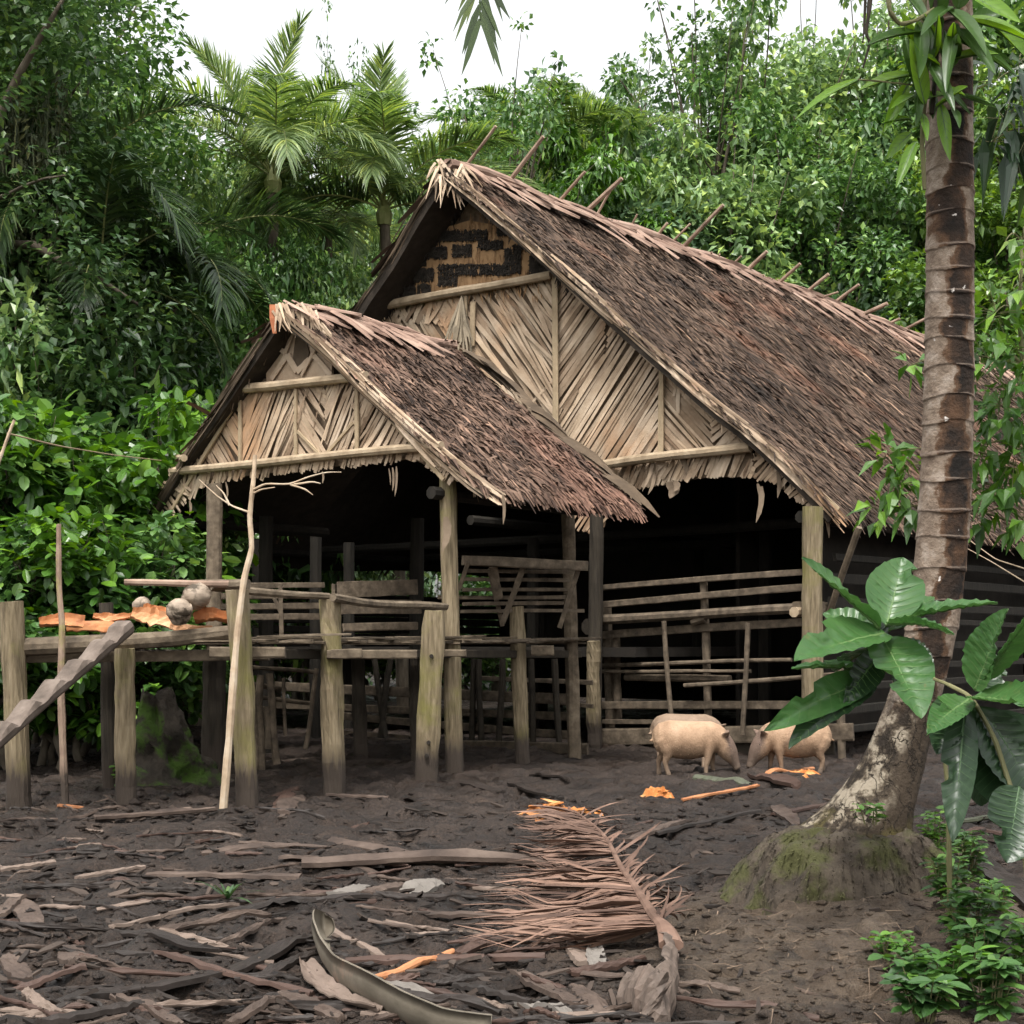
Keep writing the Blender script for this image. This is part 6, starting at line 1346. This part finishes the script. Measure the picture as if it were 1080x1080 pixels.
PROTO = {
 'spread': proto('broadleaf_tree', 1, 90, 250, .25, .145, 6.6, 3.0, 3.1, .95, 5.6, .2, droop=.12, shell=.36),
 'open': proto('open_tree', 2, 46, 110, .25, .14, 7.0, 2.5, 2.8, .6, 6.2, .13, shell=.6, nl=30, droop=.12),
 'column': proto('dense_tree', 3, 190, 190, .17, .095, 8.0, 2.8, 6.8, .85, 10, .26, nl=22, droop=.12, shell=.36),
 'droop': proto('drooping_tree', 4, 80, 170, .38, .19, 6.2, 2.8, 3.6, .9, 5.5, .16, droop=.35, shell=.36),
 'round': proto('round_tree', 9, 100, 230, .23, .14, 6.0, 3.3, 3.6, .95, 5.0, .2, droop=.12, shell=.36),
 'bush': proto('large_leaf_bush', 5, 95, 52, .25, .13, 2.5, 1.25, 1.9, .45, 2.0, .05, nl=26, low=.85, stems=4, shell=.45, droop=.18, rnd=True),
 'far_spread': proto('broadleaf_tree', 21, 92, 230, .32, .19, 13.0, 4.6, 6.8, 1.25, 11, .3, nl=34, droop=.12, shell=.32),
 'far_round': proto('round_tree', 22, 88, 190, .42, .26, 12.5, 4.4, 7.0, 1.25, 10, .3, nl=30, droop=.12, shell=.32),
 'far_open': proto('open_tree', 23, 62, 120, .3, .18, 13.5, 4.2, 6.2, .95, 12.5, .2, nl=40, droop=.12, shell=.6),
 'far_droop': proto('drooping_tree', 24, 100, 170, .5, .24, 12.5, 4.0, 7.2, 1.3, 11, .25, nl=20, droop=.35, shell=.36),
 'shrub': proto('shrub', 6, 62, 95, .17, .09, 1.6, 1.3, 1.2, .42, 1.2, .05, nl=22, low=.4, stems=4, shell=.5, droop=.15)}
HT = {'spread': 9.9, 'open': 9.9, 'column': 15.3, 'droop': 10, 'round': 9.9, 'bush': 4.5, 'far_spread': 20.4, 'far_round': 20, 'far_open': 20, 'far_droop': 20.2, 'shrub': 3.0}
used = set()
def tree(kind, x, Y, top, wide, mat, name, label, cat='tree', group=None, rot=None):
    if kind in ('spread', 'round', 'open', 'droop') and Y > 45 and name != 'skip': kind = 'far_' + kind
    src = PROTO[kind]
    o = src if kind not in used else copy_tree(src); used.add(kind)
    o.name = name
    h = EYE + (HOR - top) / F * Y; s = h / HT[kind]; X = (x - 540) / F * Y
    o.location = Vector((X, Y, 0)); o.rotation_euler = (0, 0, random.uniform(0, 6.28) if rot is None else rot); o.scale = (wide, wide, s)
    for ch in o.children:
        if ch.name.startswith('crown'): ch.material_slots[0].link = 'OBJECT'; ch.material_slots[0].material = LM[mat]
    return tag(o, label, cat, group)
GF = 'trees of the rainforest round the longhouse'
TREES = [
 # dense growth on the side of the porch
 ('column', 20, 27.5, -150, 1.15, 'mid', 'dense_tree', 'towering tree hung with creepers at the edge of the forest'),
 ('column', 25, 30, -95, .9, 'mid', 'dense_tree', 'tall leafy tree beside the creeper-hung one, reaching past the frame'),
 ('column', -60, 24, -120, 1.1, 'dark', 'dense_tree', 'dark tall tree cut by the frame behind the bushes'),
 ('spread', 78, 33, 55, .8, 'light', 'broadleaf_tree', 'leafy tree whose crown borders the white sky by the tall forest edge'),
 ('open', 98, 35, -30, .75, 'mid', 'open_tree', 'loose-leaved tree with twigs sticking out into the white sky'),
 ('round', 195, 36, 125, .75, 'light', 'round_tree', 'rounded green tree next to the coconut palms'),
 ('spread', 60, 26, 190, .75, 'dark', 'broadleaf_tree', 'dark shaded tree under the tall creeper-hung one'),
 ('round', 120, 29, 215, .75, 'mid', 'round_tree', 'rounded tree behind the drooping dark palm'),
 ('spread', 255, 39, 165, .8, 'mid', 'broadleaf_tree', 'green tree standing below the big coconut crowns'),
 ('round', 225, 30.5, 285, .6, 'mid', 'round_tree', 'leafy tree just over the porch peak'),
 ('spread', 315, 40, 185, .8, 'mid', 'broadleaf_tree', 'tree filling the gap between the two coconut palms'),
 ('round', 370, 40, 190, .8, 'light', 'round_tree', 'pale green tree behind the upright coconut palm'),
 ('round', 315, 35.5, 300, .5, 'light', 'round_tree', 'low bright tree between porch peak and main roof edge'),
 ('spread', 430, 44, 215, .8, 'light', 'broadleaf_tree', 'tree seen just over the roof\'s shaded edge'),
 ('round', 362, 33.5, 268, .5, 'light', 'round_tree', 'pale leafy tree against the shaded edge of the main roof'),
 ('spread', 292, 32.5, 255, .5, 'mid', 'broadleaf_tree', 'leafy tree under the big coconut crown, over the porch peak'),
 ('open', 345, 48, 12, .35, 'mid', 'open_tree', 'thin distant tree top floating above the coconut palms'),
 # forest behind the main roof
 ('open', 525, 46, 25, .75, 'mid', 'open_tree', 'slender open tree against the sky over the roof peak'),
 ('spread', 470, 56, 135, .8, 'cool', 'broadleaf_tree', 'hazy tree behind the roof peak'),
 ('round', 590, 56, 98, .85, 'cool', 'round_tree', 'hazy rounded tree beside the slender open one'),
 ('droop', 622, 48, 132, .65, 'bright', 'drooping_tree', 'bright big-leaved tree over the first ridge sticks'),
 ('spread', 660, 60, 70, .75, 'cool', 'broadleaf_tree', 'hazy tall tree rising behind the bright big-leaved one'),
 ('droop', 690, 50, 150, .8, 'light', 'drooping_tree', 'tree with long hanging leaves over the middle of the ridge'),
 ('open', 745, 56, -45, 1.0, 'mid', 'open_tree', 'tall open-crowned tree with dark limbs against the sky'),
 ('spread', 800, 57, -5, 1.05, 'light', 'broadleaf_tree', 'tallest broad tree with a dark trunk over the ridge'),
 ('round', 765, 49, 165, .8, 'light', 'round_tree', 'pale leafy tree in front of the tallest broad one'),
 ('open', 850, 60, -40, 1.0, 'light', 'open_tree', 'thin-topped tree beside the white sky gap'),
 ('spread', 850, 52, 128, .85, 'mid', 'broadleaf_tree', 'wide green tree over the far half of the ridge'),
 ('spread', 925, 58, -10, 1.0, 'light', 'broadleaf_tree', 'tall light green tree next to the palm trunk'),
 ('round', 925, 53, 185, .85, 'cool', 'round_tree', 'rounded tree low beside the palm trunk, over the far ridge'),
 ('droop', 980, 55, 60, .9, 'mid', 'drooping_tree', 'tree hidden mostly behind the palm trunk'),
 ('spread', 1045, 52, 60, .9, 'yellow', 'broadleaf_tree', 'yellow-green tree beyond the palm trunk'),
 ('round', 1085, 56, -60, 1.1, 'mid', 'round_tree', 'tall tree at the frame beyond the palm trunk'),
 ('round', 1090, 47, 180, .8, 'yellow', 'round_tree', 'low yellow-green tree beyond the climbing plant'),
 ('spread', 590, 47, 205, .75, 'mid', 'broadleaf_tree', 'low tree just above the leading ridge sticks'),
 ('round', 660, 48.5, 212, .75, 'cool', 'round_tree', 'low bluish tree above the middle ridge sticks'),
 ('spread', 735, 50, 228, .8, 'mid', 'broadleaf_tree', 'low tree above the longest ridge stick'),
 ('round', 812, 53, 240, .8, 'cool', 'round_tree', 'low dark tree above the row of slanting ridge sticks'),
 ('spread', 885, 55, 262, .8, 'mid', 'broadleaf_tree', 'low tree above the last ridge sticks'),
 ('round', 985, 53, 255, .9, 'mid', 'round_tree', 'low tree at the far end of the roof'),
 ('spread', 1060, 48, 250, .85, 'mid', 'broadleaf_tree', 'low tree past the far end of the roof'),
]
for k, x, Y, top, w, mt, nm, lab in TREES: tree(k, x, Y, top, w, mt, nm, lab, 'tree', GF)
BUSH = [
 ('bush', 20, 20.2, 440, 1.1, 'bright', 'broad-leaved bush at the outer end of the platform'), ('bush', 110, 20.5, 470, 1.1, 'bright', 'bright broad-leaved bush behind the orange bark'), ('bush', 175, 21.8, 425, .95, 'bright', 'bright bush touching the porch roof\'s low edge'),
 ('bush', -45, 19.5, 430, 1.1, 'mid', 'bush cut by the frame beside the wire'), ('bush', 65, 22.5, 385, 1.2, 'mid', 'tall bush crossed by the thin wire'), ('bush', 140, 24, 370, 1.1, 'dark', 'dark bush behind the bright ones by the porch roof'),
 ('shrub', 30, 23.5, 300, 1.5, 'light', 'pale green shrub catching light above the wire'), ('shrub', 85, 24.5, 330, 1.4, 'mid', 'small-leaved shrub beside the pale one above the wire'), ('shrub', 185, 28, 330, 1.3, 'mid', 'small-leaved shrub under the drooping dark palm'),
 ('bush', 225, 29.5, 330, 1.2, 'mid', 'bush close over the porch roof edge'), ('shrub', 262, 31, 270, 1.3, 'mid', 'leafy shrub directly over the porch peak'), ('shrub', 335, 35, 280, 1.3, 'yellow', 'yellow-green shrub beside the main roof edge'),
 ('bush', 55, 18.4, 545, .9, 'bright', 'low bush right behind the platform logs'), ('bush', 140, 19.2, 548, .85, 'mid', 'low bush behind the coconuts'), ('bush', -15, 17.8, 560, .8, 'mid', 'low bush behind the outermost post'),
 ('shrub', 200, 32, 610, 1.3, 'yellow', 'sunlit shrub glimpsed beneath the platform'), ('shrub', 60, 31, 600, 1.5, 'yellow', 'sunlit shrub far back beneath the outer platform'), ('shrub', 400, 42, 625, 1.6, 'yellow', 'sunlit shrub glimpsed under the porch floor'), ('shrub', 468, 44, 585, 1.7, 'mid', 'shrub glimpsed through the slats of the rack'), ('shrub', 500, 47, 625, 1.6, 'yellow', 'sunlit shrub glimpsed under the rack'), ('shrub', 300, 37, 600, 1.5, 'yellow', 'sunlit shrub glimpsed above the picket fence'),
]
for k, x, Y, top, w, mt, lab in BUSH: tree(k, x, Y, top, w, mt, 'large_leaf_bush' if k == 'bush' else 'shrub', lab, 'bush' if k == 'bush' else 'shrub', 'bushes along the forest edge')

for kk, o in PROTO.items():                             # drop kinds that no tree uses
    if kk not in used:
        for ch in list(o.children): bpy.data.objects.remove(ch)
        bpy.data.objects.remove(o)
# ---- coconut and feather palms behind the house
FR = {}
def fr(key, mat, *a, **k):
    mb = MB(); frond_mesh(mb, *a, mi=(0, 1), **k); FR[key] = mb.build('frond', [m_rach, mat])
fr('up', m_fr3, 3.5, 85, 45, 105, 1.0, .12, 21, width=.042, fold=.4); fr('arch', m_fr1, 3.8, 62, -25, 110, 1.1, .35, 22, width=.042); fr('out', m_fr3, 3.6, 38, -55, 110, 1.1, .5, 23, width=.042); fr('hang', m_fr2, 3.2, 10, -80, 90, .9, .45, 24, width=.042)
def palm_tree(x, cy, Y, sc, spec, label, seed, mat=None, trunk=.14):
    rs = np.random.RandomState(seed); c = at(x, cy, Y); r = thing('coconut_palm', (c[0], Y, 0), label, 'palm tree', 'palms growing among the forest trees')
    mb = MB(); t = np.linspace(0, 1, 22)[:, None]; P = np.array([c[0] + rs.normal(0, .3), Y + rs.normal(0, .3), -.2]) * (1 - t) + c * t; mb.loft(P, trunk * (1.2 - .35 * t[:, 0]) * (1 + .06 * (np.arange(22) % 2)), sides=9); mb.build('trunk', m_trunk, r)
    mb = MB(); mb.loft(np.array([c - [0, 0, .35], c - [0, 0, .1], c + [0, 0, .25]]), [.16, .2, .06], sides=9); mb.build('crown_shaft', m_rach, r)
    for key, az, tilt in spec:
        o = FR[key] if key not in used else FR[key].copy()
        if key in used: COL.objects.link(o)
        used.add(key); o.parent = r; o.matrix_parent_inverse = r.matrix_basis.inverted()
        o.location = Vector([float(q) for q in c]); o.rotation_euler = (rs.normal(0, .12), math.radians(tilt), math.radians(az)); o.scale = (sc * rs.uniform(.85, 1.12),) * 3
        if mat: o.material_slots[1].link = 'OBJECT'; o.material_slots[1].material = mat
ring = lambda key, n, a0, tl=0: [(key, a0 + 360 / n * i + random.uniform(-14, 14), tl + random.uniform(-8, 8)) for i in range(n)]
palm_tree(405, 222, 34.5, 1.08, [('up', 180, 0), ('up', 60, -4), ('up', 300, 2), ('up', 150, 14), ('arch', 5, -8), ('arch', 340, 0), ('arch', 200, -10), ('arch', 165, 5), ('out', 20, -10), ('out', 200, 0), ('hang', 330, 0), ('hang', 215, -6), ('out', 270, 0), ('arch', 270, 0), ('arch', 120, 0)], 'upright young coconut palm standing between porch peak and main peak', 1)
palm_tree(288, 188, 33, 1.02, [('up', 150, 6), ('up', 330, 0), ('up', 210, 12)] + ring('arch', 7, 10) + ring('out', 6, 40), 'big coconut palm with wide drooping crown above the porch', 2)
palm_tree(178, 285, 27.5, .9, [('arch', 170, 0), ('arch', 20, 6)] + ring('hang', 8, 0), 'dark palm with hanging fronds above the porch\'s low corner', 3, m_fr2)
palm_tree(345, 235, 36, .85, ring('out', 7, 0) + ring('hang', 4, 30), 'pale palm half hidden below the upright coconut palm', 4, m_fr3)
palm_tree(560, 185, 50, 1.15, ring('arch', 8, 0) + ring('out', 6, 20), 'hazy palm fanning out behind the roof peak', 5, m_fr1)
palm_tree(78, 205, 25.5, .85, ring('hang', 7, 10) + [('arch', 0, 0)], 'shaded palm with limp fronds hanging among the creepers', 6, m_fr2)
palm_tree(105, 300, 25, .8, ring('arch', 6, 0) + ring('hang', 4, 0), 'low dark palm behind the pale shrub', 7, m_fr2)
palm_tree(652, 165, 50, .8, [('up', 0, 0), ('up', 180, 10)] + ring('arch', 5, 0), 'small upright palm above the second ridge stick', 8, m_fr1)

# ---- creeper curtains hanging on the tall edge trees
def curtain(x0, x1, y0, y1, Y, n, label, seed, mat):
    rs = np.random.RandomState(seed); mb = MB(); P, S_, W = [], [], []
    for i in range(n):
        x = rs.uniform(x0, x1); a = at(x, y0 + rs.uniform(0, (y1 - y0) * .5), Y + rs.uniform(-.6, .6)); L = (y1 - y0) / F * Y * rs.uniform(.25, .75); t = np.linspace(0, 1, 6)
        q = a + np.outer(t * L, [rs.normal(0, .05), rs.normal(0, .05), -1]); q[:, 0] += np.sin(t * 5 + i) * .05; P.append(q); S_.append(unit([rs.normal(), rs.normal(), .1])); W.append(np.array([.02, .03, .035, .03, .025, .004]) * rs.uniform(.5, 1.4))
        m = 14; k = rs.uniform(0, 1, m); c = a + np.outer(k * L, [0, 0, -1.]) + rs.normal(0, .06, (m, 3)); d = np.stack([rs.normal(0, 1, m), rs.normal(0, 1, m), -rs.uniform(.5, 2, m)], -1); mb.leaves(c, d, rs.normal(0, 1, (m, 3)) + [0, 0, .6], .16, .06)
    mb.ribbons(np.array(P), np.array(S_), np.array(W)); tag(mb.build('hanging_creeper', mat), label, 'creeper', 'creeper curtains in the forest edge')
m_creep = lf('creeper_dry', (.035, .05, .022), (.07, .085, .04), (.12, .12, .065), trans=.15, rough=.7)
curtain(-20, 70, 60, 300, 24.6, 150, 'grey green creeper curtain hanging down the tallest edge tree', 1, m_creep)
curtain(60, 120, 90, 270, 26.5, 90, 'thinner creeper curtain beside the grey green one', 2, LM['dark'])
# ---- leafy sapling behind the palm trunk on the near side
m_nl = lf('sapling_leaf', (.05, .13, .02), (.085, .19, .03), (.13, .26, .04), trans=.28, rough=.36); m_nd = lf('sapling_leaf_dark', (.016, .036, .018), (.025, .055, .024), (.04, .08, .035), trans=.12, rough=.28)
def near_tree(label, base, hubs, clusters, per, L, W, mat, seed, r0=.035, droop=.25, R=.26):
    rs = np.random.RandomState(seed); r = thing('leafy_sapling', base, label, 'sapling'); mt, ml = MB(), MB(); b = np.asarray(base, float)
    top = np.array([at(*h) for h in hubs]); pts = np.vstack([b - [0, 0, .1], top]); t = np.linspace(0, len(pts) - 1, 20); P = np.stack([np.interp(t, range(len(pts)), pts[:, j]) for j in range(3)], 1); P[1:-1] = (P[:-2] + 2 * P[1:-1] + P[2:]) / 4; mt.loft(P, np.linspace(r0, r0 * .4, 20), sides=7)
    for cx_, cy_, Yc_, s_ in clusters:
        c = at(cx_, cy_, Yc_); j = P[np.argmin(np.linalg.norm(P - c, axis=1) + np.maximum(0, P[:, 2] - c[2]) * 2)]; tt = np.linspace(0, 1, 7)[:, None]; Q = j + (c - j) * tt + np.array([0, 0, .12]) * np.sin(tt * PI); mt.loft(Q, np.linspace(.012, .004, 7), sides=5)
        m = int(per * s_); u = unit(rs.normal(0, 1, (m, 3))); p = c + u * (R * s_ * rs.uniform(.3, 1, m))[:, None]; d = unit(u + rs.normal(0, .4, (m, 3)) + [0, 0, -.3]); ml.leaves(p, d, unit(np.array([0, -.3, 1.]) + rs.normal(0, .4, (m, 3))), L * rs.uniform(.6, 1.2, m), W * rs.uniform(.7, 1.2, m), fold=.14, droop=droop)
        for q in p[::2]: mt.loft(np.array([c + (q - c) * .2, q]), [.003, .002], sides=4)
    mt.build('stem', m_stem, r); ml.build('leaves', mat, r)
near_tree('bright leafy sapling spreading behind the palm trunk in front of the roof\'s far end', (4.35, 12.3, 0), [(1095, 600, 12.3), (1085, 450, 12.3), (1075, 340, 12.3), (1078, 260, 12.3)],
          [(1050, 330, 12.1, 1.1), (1075, 300, 12.2, 1), (1045, 380, 12.1, 1.1), (1080, 385, 12, 1.2), (1058, 430, 12, 1.2), (1035, 470, 12.2, .9), (1070, 480, 11.9, 1.1), (1050, 520, 12.2, .8), (1085, 540, 12, 1), (960, 385, 12.6, .35), (935, 478, 12.6, .55), (958, 492, 12.6, .6), (945, 512, 12.6, .5), (925, 538, 12.7, .45), (962, 530, 12.6, .5), (1030, 545, 12.3, .5), (1032, 350, 12.4, .7), (1085, 430, 12, 1.1)], 36, .2, .1, m_nl, 5, R=.29)
near_tree('dark sapling with long glossy hanging leaves beside the climbing plant', (4.3, 10.6, 0), [(1150, 500, 10.6), (1130, 200, 10.6), (1100, 60, 10.6), (1085, 20, 10.6)], [(1050, 85, 10.4, 1), (1075, 60, 10.4, 1), (1060, 125, 10.3, 1.1), (1085, 140, 10.3, 1.2), (1045, 150, 10.5, .8), (1090, 95, 10.3, 1)], 15, .3, .085, m_nd, 6, droop=.7)
near_tree('sapling with a few pale and withered leaves beyond the palm trunk', (4.6, 13.4, 0), [(1100, 500, 13.4), (1085, 300, 13.4), (1078, 250, 13.4)], [(1060, 255, 13.2, .5), (1072, 285, 13.2, .7), (1080, 250, 13.2, .6), (1068, 305, 13.2, .5)], 9, .24, .1, LM['yellow'], 7)
# ---- the far wood: one mass
rs = np.random.RandomState(99); mb = MB(); k = 340; C = np.stack([rs.uniform(-75, 75, k), rs.uniform(72, 92, k), rs.uniform(1, 15.5, k)], -1); C[:, 2] *= .75 + .5 * vn(C[:, 0] * .12, C[:, 1] * 0, 4)
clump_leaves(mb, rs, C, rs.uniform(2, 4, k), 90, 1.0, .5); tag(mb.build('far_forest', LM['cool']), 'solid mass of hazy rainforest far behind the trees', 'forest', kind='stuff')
mb = MB(); k = 260; C = np.stack([np.where(rs.uniform(0, 1, k) < .6, rs.uniform(-26, -6, k), rs.uniform(-6, 16, k)), rs.uniform(36, 44, k), rs.uniform(.5, 6.5, k)], -1); C[:, 1] += np.where(C[:, 0] > -6, 13, 0); clump_leaves(mb, rs, C, rs.uniform(1, 2, k), 80, .45, .22)
tag(mb.build('undergrowth', LM['dark']), 'dark tangled undergrowth between the forest trunks', 'undergrowth', kind='stuff')

# ------------------------------------------------------------------ light, sky, camera
SUN_EL, SUN_AZ = math.radians(64), math.radians(192)       # azimuth from +Y towards +X
w = bpy.data.worlds.new('World'); SC.world = w; w.use_nodes = True; nt = w.node_tree; bg = nt.nodes['Background']
sky = nt.nodes.new('ShaderNodeTexSky'); sky.sky_type = 'NISHITA'; sky.sun_disc = False; sky.sun_elevation = SUN_EL; sky.sun_rotation = SUN_AZ; sky.air_density = 2.0; sky.dust_density = 5.0; sky.ozone_density = 1.0
hs = nt.nodes.new('ShaderNodeHueSaturation'); hs.inputs['Saturation'].default_value = .12; hs.inputs['Value'].default_value = 1.3     # an even white overcast
nt.links.new(sky.outputs['Color'], hs.inputs['Color']); nt.links.new(hs.outputs['Color'], bg.inputs['Color']); bg.inputs['Strength'].default_value = .115
sl = bpy.data.lights.new('sun', 'SUN'); sl.energy = 1.5; sl.angle = math.radians(11); sl.color = (1, .96, .9); so = bpy.data.objects.new('sun', sl); COL.objects.link(so)
dv = Vector((math.sin(SUN_AZ) * math.cos(SUN_EL), math.cos(SUN_AZ) * math.cos(SUN_EL), math.sin(SUN_EL))); so.rotation_euler = (-dv).to_track_quat('-Z', 'Y').to_euler()
cam = bpy.data.cameras.new('camera'); cam.sensor_fit = 'HORIZONTAL'; cam.sensor_width = 36; cam.lens = 36 * F / 1080; cam.shift_y = (HOR - 540) / 1080; cam.clip_end = 2000; cam.clip_start = .1
co = bpy.data.objects.new('camera', cam); COL.objects.link(co); co.location = (0, 0, EYE); co.rotation_euler = (PI / 2, 0, 0); SC.camera = co
vs = SC.view_settings; SC.display_settings.display_device = 'sRGB'; vs.view_transform = 'Standard'; vs.look = 'None'; vs.exposure = 1.15; vs.gamma = 1; vs.use_curve_mapping = False
cy = SC.cycles; cy.max_bounces = 5; cy.diffuse_bounces = 2; cy.glossy_bounces = 2; cy.transmission_bounces = 2; cy.transparent_max_bounces = 2; cy.use_denoising = True; cy.use_adaptive_sampling = True; cy.adaptive_threshold = .02
cy.sample_clamp_indirect = 4
